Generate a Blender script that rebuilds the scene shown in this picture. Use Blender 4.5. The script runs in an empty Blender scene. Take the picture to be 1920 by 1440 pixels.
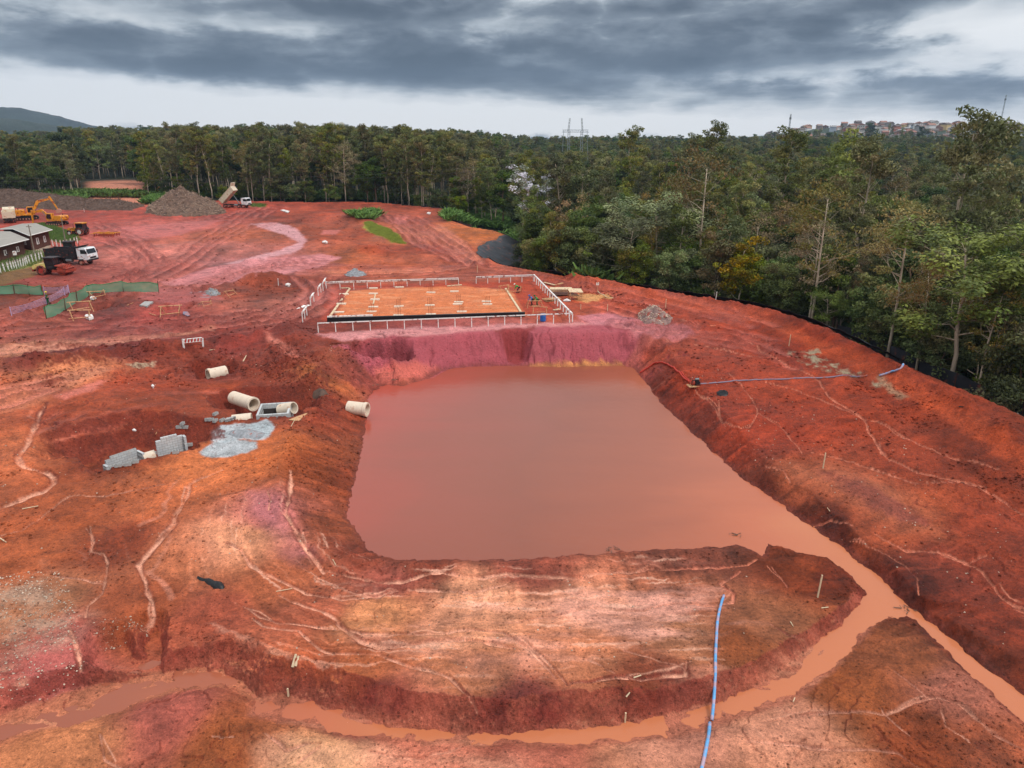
import bpy, math, random
import numpy as np
from math import radians as R, sin, cos, tan, pi
rng = np.random.default_rng(7)
random.seed(7)
scene = bpy.context.scene
C = scene.collection

# ------------------------------------------------------------------ camera
CAM_H = 22.0
PITCH = math.atan(463 / 1331.0)
FPX = 1331.0
cam_d = bpy.data.cameras.new('camera')
cam_d.sensor_fit = 'HORIZONTAL'
cam_d.sensor_width = 36.0
cam_d.lens = 36.0 * FPX / 1920.0
cam_d.clip_start = 0.5
cam_d.clip_end = 20000
cam = bpy.data.objects.new('camera', cam_d)
C.objects.link(cam)
cam.location = (0, 0, CAM_H)
cam.rotation_euler = (pi / 2 - PITCH, 0, 0)
scene.camera = cam

# ------------------------------------------------------------------ view
scene.view_settings.view_transform = 'Standard'
scene.view_settings.look = 'None'
scene.view_settings.gamma = 1.0
scene.view_settings.use_curve_mapping = False
scene.view_settings.exposure = 0.06
scene.cycles.max_bounces = 6
scene.cycles.diffuse_bounces = 3
scene.cycles.transparent_max_bounces = 8
scene.cycles.volume_bounces = 0
scene.cycles.use_denoising = True

# ------------------------------------------------------------------ sun
SUN_EL, SUN_AZ = R(52), R(118)     # azimuth clockwise from +Y
sd = bpy.data.lights.new('sun', 'SUN')
sd.energy = 1.9
sd.angle = R(11)
sd.color = (1.0, 0.965, 0.92)
sun = bpy.data.objects.new('sun', sd)
C.objects.link(sun)
sun.rotation_euler = (pi / 2 - SUN_EL, 0, pi - SUN_AZ)

# ------------------------------------------------------------------ world: overcast sky
def node(nt, typ, **kw):
    n = nt.nodes.new(typ)
    for k, v in kw.items():
        setattr(n, k, v)
    return n

def mathn(nt, op, a, b=None, c=None, clamp=False):
    n = nt.nodes.new('ShaderNodeMath'); n.operation = op; n.use_clamp = clamp
    for i, v in enumerate((a, b, c)):
        if v is None: continue
        if hasattr(v, 'is_linked') or hasattr(v, 'links'): nt.links.new(v, n.inputs[i])
        else: n.inputs[i].default_value = v
    return n.outputs[0]

def ramp(nt, fac, stops, interp='LINEAR'):
    n = nt.nodes.new('ShaderNodeValToRGB')
    n.color_ramp.interpolation = interp
    el = n.color_ramp.elements
    while len(el) < len(stops): el.new(0.5)
    for e, (p, c) in zip(el, stops):
        e.position = p
        e.color = (c[0], c[1], c[2], 1) if hasattr(c, '__len__') else (c, c, c, 1)
    nt.links.new(fac, n.inputs[0])
    return n.outputs[0]

def s2l(c):
    out = []
    for v in c:
        v = v / 255.0
        out.append(v / 12.92 if v <= 0.04045 else ((v + 0.055) / 1.055) ** 2.4)
    return tuple(out)

world = bpy.data.worlds.new("World")
scene.world = world
world.use_nodes = True
nt = world.node_tree
nt.nodes.clear()
L = nt.links.new
out = node(nt, 'ShaderNodeOutputWorld')
sky = node(nt, 'ShaderNodeTexSky')
sky.sky_type = 'NISHITA'
sky.sun_disc = False
sky.sun_elevation = SUN_EL
sky.sun_rotation = SUN_AZ
bg_sky = node(nt, 'ShaderNodeBackground'); bg_sky.inputs[1].default_value = 0.1
L(sky.outputs[0], bg_sky.inputs[0])
tc = node(nt, 'ShaderNodeTexCoord')
sep = node(nt, 'ShaderNodeSeparateXYZ'); L(tc.outputs['Generated'], sep.inputs[0])
X, Y, Z = sep.outputs
zc = mathn(nt, 'MAXIMUM', Z, 0.004)
el = Z                                    # sin of elevation
az = mathn(nt, 'ARCTAN2', X, Y)           # azimuth, right positive
# cloud deck seen in perspective: direction projected on a plane, softened near the horizon
den = mathn(nt, 'ADD', zc, 0.045)
u = mathn(nt, 'DIVIDE', X, den)
v = mathn(nt, 'DIVIDE', Y, den)
comb = node(nt, 'ShaderNodeCombineXYZ'); L(u, comb.inputs[0]); L(v, comb.inputs[1])
def noise(scale, detail, rough, off, dist=0.0, vec=None):
    m = node(nt, 'ShaderNodeMapping'); L(vec or comb.outputs[0], m.inputs[0]); m.inputs['Location'].default_value = off
    n = node(nt, 'ShaderNodeTexNoise'); L(m.outputs[0], n.inputs['Vector'])
    n.inputs['Scale'].default_value = scale; n.inputs['Detail'].default_value = detail
    n.inputs['Roughness'].default_value = rough; n.inputs['Distortion'].default_value = dist
    return n.outputs['Fac']
big = noise(0.26, 3, 0.5, (3.1, 1.7, 0))
mid = noise(0.75, 6, 0.55, (8.2, 4.4, 2), 0.3)
fine = noise(2.3, 6, 0.6, (1.2, 7.7, 5), 0.2)
azel = node(nt, 'ShaderNodeCombineXYZ')
L(az, azel.inputs[0]); L(mathn(nt, 'MULTIPLY', el, 2.9), azel.inputs[1])
puff = noise(7.0, 6, 0.55, (2.3, 0.4, 1.0), 0.25, azel.outputs[0])
wisp = noise(15.0, 6, 0.6, (5.3, 2.4, 3.0), 0.4, azel.outputs[0])
# brightness as sum of authored large forms (azimuth, elevation) and noise
SKYW = []     # (az0, el0, raz, rel, weight)
def blob(a0, e0, ra, re, w):
    a = mathn(nt, 'DIVIDE', mathn(nt, 'SUBTRACT', azw, a0), ra)
    e = mathn(nt, 'DIVIDE', mathn(nt, 'SUBTRACT', elw, e0), re)
    d = mathn(nt, 'ADD', mathn(nt, 'MULTIPLY', a, a), mathn(nt, 'MULTIPLY', e, e))
    g = mathn(nt, 'EXPONENT', mathn(nt, 'MULTIPLY', d, -1.0))
    return mathn(nt, 'MULTIPLY', g, w)
azw = mathn(nt, 'ADD', az, mathn(nt, 'MULTIPLY', mathn(nt, 'SUBTRACT', puff, 0.5), 0.28))
elw = mathn(nt, 'ADD', el, mathn(nt, 'MULTIPLY', mathn(nt, 'SUBTRACT', puff, 0.5), 0.045))
elw = mathn(nt, 'ADD', elw, mathn(nt, 'MULTIPLY', mathn(nt, 'SUBTRACT', wisp, 0.5), 0.022))
azw = mathn(nt, 'ADD', azw, mathn(nt, 'MULTIPLY', mathn(nt, 'SUBTRACT', wisp, 0.5), 0.09))
blobs = [
 (-0.58, 0.040, 0.30, 0.024, 0.85), (-0.25, 0.026, 0.34, 0.015, 0.80), (0.02, 0.017, 0.36, 0.012, 0.62),
 (0.42, 0.010, 0.42, 0.008, 0.62), (0.59, 0.100, 0.11, 0.030, 0.75), (0.43, 0.076, 0.14, 0.014, 0.34), (0.66, 0.06, 0.10, 0.020, 0.16),
 (-0.45, 0.103, 0.34, 0.020, -0.17), (0.0, 0.082, 0.42, 0.026, -0.32), (0.0, 0.145, 0.75, 0.034, -0.15), (0.34, 0.050, 0.28, 0.016, -0.12), (-0.40, 0.078, 0.26, 0.012, -0.22), (0.28, 0.108, 0.26, 0.026, -0.22),
 (-0.22, 0.150, 0.16, 0.016, -0.22), (0.52, 0.160, 0.25, 0.020, -0.16), (-0.60, 0.140, 0.16, 0.010, 0.12),
 (0.05, 0.132, 0.20, 0.012, 0.10), (0.16, 0.052, 0.16, 0.012, 0.10), (0.40, 0.034, 0.30, 0.012, 0.04), (-0.35, 0.128, 0.2, 0.010, 0.10),
]
s = None
for b in blobs:
    g = blob(*b); s = g if s is None else mathn(nt, 'ADD', s, g)
s = mathn(nt, 'ADD', s, 0.41)
s = mathn(nt, 'ADD', s, mathn(nt, 'MULTIPLY', mathn(nt, 'SUBTRACT', mid, 0.5), 0.22))
s = mathn(nt, 'ADD', s, mathn(nt, 'MULTIPLY', mathn(nt, 'SUBTRACT', fine, 0.5), 0.12))
# rounded undersides: billows from folded noise
puff2 = noise(4.0, 7, 0.5, (7.3, 3.4, 2.0), 0.1, azel.outputs[0])
bil = mathn(nt, 'SUBTRACT', 0.16, mathn(nt, 'MULTIPLY', mathn(nt, 'ABSOLUTE', mathn(nt, 'SUBTRACT', puff2, 0.5)), 1.6))
s = mathn(nt, 'ADD', s, mathn(nt, 'MULTIPLY', bil, 1.05))
s = mathn(nt, 'ADD', s, mathn(nt, 'MULTIPLY', mathn(nt, 'SUBTRACT', puff, 0.5), 0.55))
s = mathn(nt, 'ADD', s, mathn(nt, 'MULTIPLY', mathn(nt, 'SUBTRACT', wisp, 0.5), 0.30))
# higher up the deck is thinner and evenly bright
hi = node(nt, 'ShaderNodeMapRange'); L(Z, hi.inputs[0]); hi.inputs[1].default_value = 0.2; hi.inputs[2].default_value = 0.5
hi.interpolation_type = 'SMOOTHSTEP'
s = mathn(nt, 'ADD', mathn(nt, 'MULTIPLY', s, mathn(nt, 'SUBTRACT', 1.0, mathn(nt, 'MULTIPLY', hi.outputs[0], 0.6))), mathn(nt, 'MULTIPLY', hi.outputs[0], 0.42))
s = mathn(nt, 'ADD', mathn(nt, 'MULTIPLY', s, 1.08), 0.01)
col = ramp(nt, s, [(0.0, s2l((56, 62, 70))), (0.20, s2l((82, 89, 98))), (0.38, s2l((122, 130, 139))),
                   (0.54, s2l((182, 189, 194))), (0.70, s2l((228, 230, 231))), (1.0, s2l((250, 250, 249)))])
bg_cl = node(nt, 'ShaderNodeBackground'); L(col, bg_cl.inputs[0])
L(mathn(nt, 'ADD', 1.0, mathn(nt, 'MULTIPLY', hi.outputs[0], 0.65)), bg_cl.inputs[1])   # an overcast sky is brighter overhead
mix = node(nt, 'ShaderNodeMixShader'); mix.inputs[0].default_value = 0.93
L(bg_sky.outputs[0], mix.inputs[1]); L(bg_cl.outputs[0], mix.inputs[2])
L(mix.outputs[0], out.inputs[0])
# ------------------------------------------------------------------ geometry helpers for laying out the site
CP, SP = cos(PITCH), sin(PITCH)
def raydir(px, py):
    a = (np.asarray(px, float) - 960) / FPX; b = (720 - np.asarray(py, float)) / FPX
    return a, CP + b * SP, -SP + b * CP
def at(px, py, z=0.0):
    """point of the plane at height z that stands where the survey photo shows (px, py)"""
    dx, dy, dz = raydir(px, py)
    t = (np.asarray(z, float) - CAM_H) / dz
    return dx * t, dy * t

def vnoise(x, y, seed=0):
    xi = np.floor(x).astype(np.int64); yi = np.floor(y).astype(np.int64)
    fx = x - xi; fy = y - yi
    fx = fx * fx * fx * (fx * (fx * 6 - 15) + 10); fy = fy * fy * fy * (fy * (fy * 6 - 15) + 10)
    def h(a, b):
        n = (a * 374761393 + b * 668265263 + seed * 974634777) & 0xffffffff
        n = ((n ^ (n >> 13)) * 1274126177) & 0xffffffff
        n = ((n ^ (n >> 16)) * 2246822519) & 0xffffffff
        return ((n >> 8) & 0xffff) / 65535.0
    a = h(xi, yi); b = h(xi + 1, yi); c = h(xi, yi + 1); d = h(xi + 1, yi + 1)
    return (a + (b - a) * fx) * (1 - fy) + (c + (d - c) * fx) * fy
def fbm(x, y, scale, octv=4, rough=0.5, seed=0):
    r = np.zeros(np.shape(x)); amp = 1.0; tot = 0.0; f = 1.0 / scale
    for o in range(octv):
        ca, sa = cos(o * 1.3 + seed), sin(o * 1.3 + seed)
        r += amp * vnoise((x * ca - y * sa) * f + o * 17.3, (x * sa + y * ca) * f - o * 9.1, seed + o)
        tot += amp; amp *= rough; f *= 2.03
    return r / tot * 2 - 1
def sstep(a, b, x):
    t = np.clip((x - a) / (b - a), 0, 1); return t * t * (3 - 2 * t)

# polar sheet of ground: fine where it is close, coarse far off
az_f = np.radians(np.linspace(-40, 40, 1180))
az_c = np.radians(np.concatenate([np.linspace(40.5, 80, 50)]))
AZ = np.concatenate([-az_c[::-1], az_f, az_c])
dep = np.radians(np.linspace(56, 2.6, 860))
rr = CAM_H / np.tan(dep)
rr = rr + 2.0
RAD = np.concatenate([[2.0, 8.0], rr, np.geomspace(rr[-1] * 1.02, 9000, 90)])
NA, NR = len(AZ), len(RAD)
GX = RAD[:, None] * np.sin(AZ)[None, :]
GY = RAD[:, None] * np.cos(AZ)[None, :]
LR = np.log(RAD)
def sample(A, x, y):
    x = np.asarray(x, float); y = np.asarray(y, float)
    r = np.log(np.clip(np.hypot(x, y), 2.01, 8900)); a = np.arctan2(x, y)
    i = np.clip(np.searchsorted(LR, r) - 1, 0, NR - 2); j = np.clip(np.searchsorted(AZ, a) - 1, 0, NA - 2)
    fr = (r - LR[i]) / (LR[i + 1] - LR[i]); fa = np.clip((a - AZ[j]) / (AZ[j + 1] - AZ[j]), 0, 1)
    return (A[i, j] * (1 - fr) + A[i + 1, j] * fr) * (1 - fa) + (A[i, j + 1] * (1 - fr) + A[i + 1, j + 1] * fr) * fa
_ts = np.geomspace(20, 900, 1400)
def march(A, px, py):
    """where the sight line through (px, py) meets the ground grid A"""
    dx, dy, dz = raydir(px, py)
    n = math.sqrt(dx * dx + dy * dy + dz * dz)
    x = dx / n * _ts; y = dy / n * _ts; z = CAM_H + dz / n * _ts
    g = sample(A, x, y)
    k = np.argmax(z < g)
    if k == 0: k = len(_ts) - 1
    z0 = z[k - 1] - g[k - 1]; z1 = z[k] - g[k]
    f = z0 / (z0 - z1) if z0 != z1 else 0
    return x[k - 1] + (x[k] - x[k - 1]) * f, y[k - 1] + (y[k] - y[k - 1]) * f

# ------------------------------------------------------------------ 1. broad lie of the land
WL = -3.5
CTL = [(20,470,0),(300,470,0),(600,460,.4),(450,400,.8),(150,420,.3),(700,400,.9),(850,400,.2),(900,440,0),(20,385,1),(300,385,1),(560,385,1.2),
 (760,440,.4),(560,520,0),(300,540,0),(60,560,0),(700,520,0),(900,520,0),(1000,530,0),(620,600,-.1),(800,600,0),(1000,590,0),(1120,600,0),(1180,625,-.2),
 (760,620,-.1),(900,615,-.1),(1000,612,-.1),
 (1100,545,.1),(1250,570,.1),(1400,600,.1),(1550,660,0),(1700,740,-.1),(1850,840,-.3),(1300,640,-.5),(1250,680,-1.0),(1400,700,-.9),(1550,760,-1.0),(1700,850,-1.1),
 (1330,780,-1.6),(1450,870,-2.1),(1550,880,-1.9),(1600,960,-2.3),(1700,1000,-2.4),(1850,950,-1.6),(1900,1050,-2.0),(1800,1100,-2.6),(1900,1200,-2.7),
 (0,640,0),(200,620,0),(400,610,0),(520,600,0),(60,700,-.4),(300,680,-.7),(450,680,-1.0),(560,660,-.5),(640,650,-.3),(640,710,-1.0),
 (150,760,-.9),(350,760,-1.1),(600,760,-1.3),(0,850,-1.2),(100,830,-1.2),(380,860,-1.6),(560,840,-1.2),(560,900,-1.2),(480,900,-1.6),(300,920,-1.8),(100,950,-1.8),
 (0,1000,-1.8),(250,1020,-2.1),(420,1000,-2.1),(540,960,-1.6),(560,1010,-2.1),(640,1050,-2.7),(60,1150,-2.1),(250,1130,-2.4),(450,1120,-2.5),(300,1200,-2.6),(100,1240,-2.5),
 (620,1080,-2.9),(800,1070,-3.05),(1000,1065,-3.1),(1200,1055,-3.1),(1380,1045,-3.15),
 (640,1150,-2.75),(900,1150,-2.8),(1150,1150,-2.85),(1350,1130,-2.95),(480,1215,-2.35),(560,1245,-2.3),(750,1280,-2.25),(950,1300,-2.25),(1150,1290,-2.3),(1330,1245,-2.45),(1450,1210,-2.5),
 (1500,1060,-2.9),(1550,1100,-2.8),(1480,1160,-2.8),(400,1180,-2.5),
 (150,1400,-3.0),(400,1340,-3.1),(650,1420,-3.1),(900,1430,-3.1),(1150,1420,-3.1),(1400,1400,-3.1),(1550,1320,-3.0),(1650,1220,-2.95),(1750,1280,-2.9),(1850,1360,-2.95),(1700,1400,-3.0),(1900,1430,-2.9),(20,1440,-3.0)]
cp = np.array([(*at(a, b, c), c) for a, b, c in CTL])
def tps(d2): return 0.5 * d2 * np.log(d2 + 1e-9)
n = len(cp)
lx = lambda x, y: (np.arctan2(x, y) * 60, np.log(np.hypot(x, y)) * 60)
cu, cv = lx(cp[:, 0], cp[:, 1])
K = tps((cu[:, None] - cu) ** 2 + (cv[:, None] - cv) ** 2) + np.eye(n) * 12.0
P = np.c_[np.ones(n), cu, cv]
Aw = np.zeros((n + 3, n + 3)); Aw[:n, :n] = K; Aw[:n, n:] = P; Aw[n:, :n] = P.T
wsol = np.linalg.solve(Aw, np.r_[cp[:, 2], 0, 0, 0])
# evaluated on a coarse sub-grid, then interpolated
ci = np.unique(np.r_[np.arange(0, NR, 8), NR - 1]); cj = np.unique(np.r_[np.arange(0, NA, 8), NA - 1])
U, V = lx(GX[np.ix_(ci, cj)], np.clip(GY[np.ix_(ci, cj)], 0.5, None))
V = np.clip(V, math.log(24) * 60, math.log(260) * 60); U = np.clip(U, -52, 52)
Bc = wsol[n] + wsol[n + 1] * U + wsol[n + 2] * V
for k in range(n): Bc = Bc + wsol[k] * tps((U - cu[k]) ** 2 + (V - cv[k]) ** 2)
tmp = np.array([np.interp(np.arange(NR), ci, Bc[:, q]) for q in range(len(cj))]).T
BASE = np.array([np.interp(np.arange(NA), cj, tmp[q]) for q in range(NR)])
BASE = np.clip(BASE, -3.3, 1.5)

# ------------------------------------------------------------------ 2. outline of the cleared site; the wood lies lower beyond it on the right
EDGE = [(-900,400),(-300,380),(0,374),(180,374),(280,374),(420,380),(560,384),(700,383),(830,392),(845,402),(842,412),(880,424),(925,430),(945,437),(925,448),(900,457),(890,470),(905,485),(950,496),
        (1010,506),(1100,523),(1250,547),(1340,561),(1440,580),(1520,607),(1600,643),(1680,681),(1740,706),(1800,732),(1860,757),(1930,790),(2100,880),(2500,1120),(2900,1500)]
edge = [at(a, b, 0.2) for a, b in EDGE]
site = edge + [(40, -5), (-300, -5)]
def clipbox(pts, pad):
    p = np.array(pts)
    return (GX > p[:, 0].min() - pad) & (GX < p[:, 0].max() + pad) & (GY > p[:, 1].min() - pad) & (GY < p[:, 1].max() + pad)
def seg_dist(x, y, pts, closed=False):
    """distance to a polyline and the position along it"""
    p = np.array(pts, float)
    if closed: p = np.vstack([p, p[:1]])
    best = np.full(x.shape, 1e18); s = np.zeros(x.shape); acc = 0.0
    for (x0, y0), (x1, y1) in zip(p[:-1], p[1:]):
        vx, vy = x1 - x0, y1 - y0; l2 = vx * vx + vy * vy + 1e-12
        t = np.clip(((x - x0) * vx + (y - y0) * vy) / l2, 0, 1)
        d = (x - x0 - t * vx) ** 2 + (y - y0 - t * vy) ** 2
        m = d < best
        best = np.where(m, d, best); s = np.where(m, acc + t * math.sqrt(l2), s); acc += math.sqrt(l2)
    return np.sqrt(best), s
def inside(x, y, pts):
    r = np.zeros(x.shape, bool); p = pts
    for k in range(len(p)):
        x0, y0 = p[k - 1]; x1, y1 = p[k]
        if y0 == y1: continue
        r ^= ((y0 > y) != (y1 > y)) & (x < (x1 - x0) * (y - y0) / (y1 - y0) + x0)
    return r
def sdist(x, y, pts):
    d, s = seg_dist(x, y, pts, True)
    return np.where(inside(x, y, pts), -d, d)
def resample(pts, step):
    p = np.array(pts, float); l = np.r_[0, np.cumsum(np.hypot(*np.diff(p, axis=0).T))]
    q = np.linspace(0, l[-1], max(2, int(l[-1] / step) + 1))
    return np.c_[np.interp(q, l, p[:, 0]), np.interp(q, l, p[:, 1])]
AZG = np.broadcast_to(AZ[None, :], GX.shape); RG = np.broadcast_to(RAD[:, None], GX.shape)
de = sdist(GX, GY, site)
rightness = sstep(R(-14), R(6), AZG)
floor_z = 0.4 - rightness * (7.5 + 2.0 * sstep(R(8), R(28), AZG))
floor_z = floor_z + sstep(280, 900, RG) * (8.0 + 5 * fbm(GX, GY, 420, 3, .5, 5)) + 0.8 * fbm(GX, GY, 30, 3, .5, 9)
# distant ground: a ridge on the right that carries the town, low hills on the left
town = sstep(R(13), R(24), AZG) * sstep(950, 1500, RG)
floor_z = floor_z + town * 40 + sstep(1800, 4000, RG) * 6
drop = np.where(de > 0, 1, 0)
H = np.where(de > 0, np.maximum(floor_z, np.minimum(BASE, 0.4) - np.clip(de, 0, None) * (0.55 + 0.0 * de)), BASE)
H = np.where((de > 0) & (floor_z > BASE), BASE + (floor_z - BASE) * sstep(0, 25, de), H)
G0 = H.copy()
def g0(px, py):
    return march(G0, px, py)
def gl(pts):
    """list of picture points -> ground points on the broad terrain (a third value fixes the height instead)"""
    return [at(*p) if len(p) == 3 else g0(*p) for p in pts]

# ------------------------------------------------------------------ 3. banks, mounds, pits, pond
def ridge(pts, h, w, rough=0.25, seed=1):
    global H
    p = gl(pts); m = clipbox(p, w * 4)
    d, s = seg_dist(GX[m], GY[m], p)
    L_ = s.max() if s.size else 1
    endf = sstep(0, w * 1.5, s) * sstep(0, w * 1.5, L_ - s)
    nz = fbm(GX[m], GY[m], w * 1.6, 4, .6, seed)
    d = d * (1 + 0.25 * nz)
    H[m] += h * endf * np.exp(-(d / w) ** 2) * (1 + rough * 2 * nz)
def dig(pts, zf, slope, jit=0.3, seed=3, fill=False, js=2.5, front=None):
    global H
    p = [at(a[0], a[1], a[2] if len(a) > 2 else zf) for a in pts]; m = clipbox(p, 14)
    d = sdist(GX[m], GY[m], p) + jit * fbm(GX[m], GY[m], js, 4, .55, seed)
    if fill: H[m] = np.maximum(H[m], zf - np.clip(d, 0, None) * slope)
    elif front:
        q = np.array(sorted(p)); lo = [min(p, key=lambda k: k[0] * .3 + k[1]), max(p, key=lambda k: k[0] - .5 * k[1])]; yc = np.mean(q[:, 1])
        fr_ = sstep(.3, -.3, GY[m] - (yc - .6) - front * (GX[m] - np.mean(q[:, 0])))
        H[m] = np.minimum(H[m], zf + np.clip(d, 0, None) * (slope + (5 - slope) * fr_))
    else: H[m] = np.minimum(H[m], zf + np.clip(d, 0, None) * slope - 0.10 * sstep(0, 2, -d))
    return p
# mounds and spoil ridges
ridge([(-60,692),(60,682),(180,668),(300,655),(420,640),(520,628)], 0.75, 1.5, .5, 11)
ridge([(522,606),(562,640),(606,676),(650,708),(688,732)], 0.8, 1.7, .35, 12)
ridge([(505,640),(545,690),(600,722),(650,745)], 0.7, 1.5, .3, 13)
ridge([(565,800),(560,850),(545,900),(540,960)], 0.45, 1.3, .4, 14)
ridge([(400,512),(470,492),(560,474),(640,466),(720,476)], 0.55, 1.5, .6, 15)
ridge([(440,535),(490,525),(545,530)], 1.5, 3.2, .3, 16)
ridge([(455,592),(500,590)], 0.8, 1.8, .3, 17)
ridge([(490,432),(540,425),(600,430)], 0.5, 3.0, .5, 18)
ridge([(560,400),(640,410),(720,430),(770,455)], 1.1, 5.0, .25, 19)
ridge([(590,450),(680,470),(760,480),(860,492)], 0.7, 3.0, .3, 20)
ridge([(160,556),(230,548),(290,552)], 0.8, 2.0, .3, 21)
ridge([(0,574),(60,566),(130,548)], 0.6, 2.2, .5, 22)
ridge([(240,420),(330,408),(440,404),(470,398)], 0.5, 1.5, .3, 23)
ridge([(1060,520),(1180,546),(1300,566),(1440,592),(1540,628),(1600,660),(1700,712),(1780,752),(1920,848),(2050,930)], 0.95, 1.3, .3, 24)
ridge([(1060,535),(1180,562),(1300,584),(1440,622),(1540,662),(1620,710),(1720,790),(1790,850),(1880,930),(2000,1020)], -0.30, 0.9, .3, 25)
ridge([(1500,880),(1600,905),(1700,960)], 0.35, 1.8, .3, 26)
ridge([(870,512),(980,500),(1080,520)], 0.5, 1.6, .3, 27)
ridge([(0,750),(60,762),(110,800)], -0.3, 1.5, .2, 28)
ridge([(1540,1255),(1620,1265),(1700,1290)], 0.25, 1.4, .3, 29)
ridge([(1640,1370),(1700,1345),(1760,1350)], -0.35, 1.3, .3, 30)
ridge([(1850,1400),(1900,1420)], -0.25, 1.2, .3, 31)
ridge([(560,1060),(700,1090)], -0.12, .8, .3, 32)
ridge([(380,1190),(470,1215),(560,1260),(700,1300),(880,1335),(1100,1335),(1250,1310)], 0.22, 1.3, .4, 33)
ridge([(-80,500),(0,515),(60,520)], 0.5, 4, .2, 34)
# pits
dig([(452,785,-1.35),(556,776,-1.35),(560,742,-1.35),(446,748,-1.35)], -3.6, .95, .45, 41, front=.05)
dig([(188,882,-1.6),(272,862,-1.6),(300,855,-1.6),(362,838,-1.6),(350,815,-1.6),(240,805,-1.6),(140,835,-1.6)], -3.5, .72, .6, 42, front=.35)
dig([(376,708,-1.05),(420,706,-1.05),(426,686,-1.05),(374,686,-1.05)], -2.6, 1.3, .45, 43, front=.05)
dig([(176,596),(206,586),(212,578),(176,580)], -.9, 2.0, .2, 44)
dig([(300,594),(352,590),(366,580),(316,582)], -.8, 1.8, .2, 45)
dig([(366,556),(392,552),(392,546),(368,548)], -.8, 1.6, .2, 46)
dig([(60,566),(100,562),(100,556),(40,556)], -.5, 1.0, .2, 47)
dig([(276,1186),(297,1184),(307,1222),(306,1262),(262,1268),(232,1262),(182,1262),(172,1242),(200,1212),(226,1208),(250,1236),(276,1236)], -3.44, 1.7, .35, 48, js=1.0)
dig([(1700,1358),(1722,1362),(1730,1385),(1712,1392)], -3.3, .35, .1, 49)
# gully of the foreground and the mouth of the channel
GUL1 = [(1668,1140),(1640,1110),(1606,1138),(1545,1193),(1480,1236),(1400,1284),(1300,1325),(1200,1350),(1100,1364),(1000,1368),(900,1372),(800,1364),(720,1355),(680,1343),(640,1325),(600,1308),(540,1298),(480,1306),
        (470,1340),(520,1352),(600,1364),(680,1378),(780,1390),(900,1396),(1080,1398),(1200,1388),(1310,1370),(1400,1342),(1480,1312),(1545,1268),(1595,1212),(1645,1160),(1690,1146)]
GUL2 = [(-60,1366),(0,1345),(100,1312),(200,1282),(270,1268),(310,1262),(370,1250),(430,1252),(462,1270),(486,1296),(484,1312),(462,1304),(440,1290),(360,1292),(260,1312),(180,1342),(80,1367),(0,1386),(-60,1400)]
def carve_gully(poly, seed, nt_):
    global H
    p = [at(a, b, WL + .05) for a, b in poly]; m = clipbox(p, 10)
    x, y = GX[m], GY[m]
    d = sdist(x, y, p) + 0.34 * fbm(x, y, 1.6, 5, .62, seed) + .12 * fbm(x, y, .45, 3, .6, seed + 7) + 0.5 * fbm(x, y, 5, 2, .5, seed + 1)
    # the far side is an undercut step, the near side shelves
    A_ = np.array(sorted(p[:nt_])); B_ = np.array(sorted(p[nt_:]))
    cy = (np.interp(x, A_[:, 0], A_[:, 1]) + np.interp(x, B_[:, 0], B_[:, 1])) / 2
    far = sstep(-0.4, 0.4, y - cy)
    sl = 0.30 + (1.25 - 0.30) * far
    mea = cy + .9 * fbm(x, x * 0 + seed, 5.0, 3, .5, seed + 3); mea2 = cy + 1.1 * fbm(x, x * 0 + seed + 9, 4.0, 3, .5, seed + 4)
    bed = .088 - .112 * np.maximum(np.exp(-((y - mea) / .55) ** 2), .85 * np.exp(-((y - mea2) / .3) ** 2)) + .022 * fbm(x, y * 2, 1.6, 4, .6, seed + 5) - .12 * sstep(13.5, 19.0, x)
    H[m] = np.minimum(H[m], WL + bed + np.clip(d, 0, None) * sl + 0.02 * fbm(x, y, 1.5, 3, .5, seed))
carve_gully(GUL1, 51, 18); carve_gully(GUL2, 53, 10)
# pond
SHORE = [(688,780),(690,748),(715,724),(760,722),(800,708),(826,694),(880,688),(950,686),(1050,688),(1170,685),(1190,692),(1215,725),(1250,765),(1300,815),(1350,860),(1400,905),(1440,930),(1480,955),(1520,987),(1580,1027),(1640,1077),
         (1700,1132),(1760,1180),(1840,1240),(1920,1305),(2010,1370),(2100,1440),(2090,1500),(1920,1354),(1850,1294),(1790,1236),(1742,1192),(1704,1156),(1680,1140),(1655,1150),(1628,1110),(1600,1080),(1560,1053),(1500,1037),(1438,1018),
         (1428,1042),(1408,1030),(1385,1018),(1350,1024),(1250,1030),(1120,1038),(1000,1047),(900,1050),(800,1051),(740,1050),(712,1043),(690,1031),(674,1013),(663,994),(657,968),(660,930),(672,880),(682,810)]
pond = [at(a, b, WL) for a, b in SHORE]
m = clipbox(pond, 16)
x, y = GX[m], GY[m]
dpond = np.full(GX.shape, 99.0)
dp = sdist(x, y, pond) + 0.26 * fbm(x, y, 1.1, 3, .6, 61) + .14 * fbm(x, y, .4, 3, .6, 63) + 0.18 * fbm(x, y, 5, 2, .5, 62)
dpond[m] = dp
_, sp0 = seg_dist(x, y, pond, True)
SHS = np.zeros(GX.shape); SHS[m] = sp0
SLP = [(720,650,.75),(800,650,1.05),(900,650,1.15),(1050,650,1.15),(1140,650,1.1),(1220,700,.8),(1300,790,.7),(1400,880,.75),(1500,950,.8),(1600,1030,1.0),(1700,1110,1.3),(1800,1180,1.1),(1920,1270,.8),
       (660,720,.6),(650,780,.55),(620,850,.45),(600,930,.45),(620,1010,.5),(700,1060,.5),(900,1062,.45),(1200,1045,.4),(1380,1030,.35),(1500,1060,.5),(1600,1120,.6),(1750,1200,.5),(1880,1330,.6)]
sp_ = np.array([(*at(a, b, -2.5), c) for a, b, c in SLP])
num = np.zeros(x.shape); dn = np.zeros(x.shape)
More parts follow.
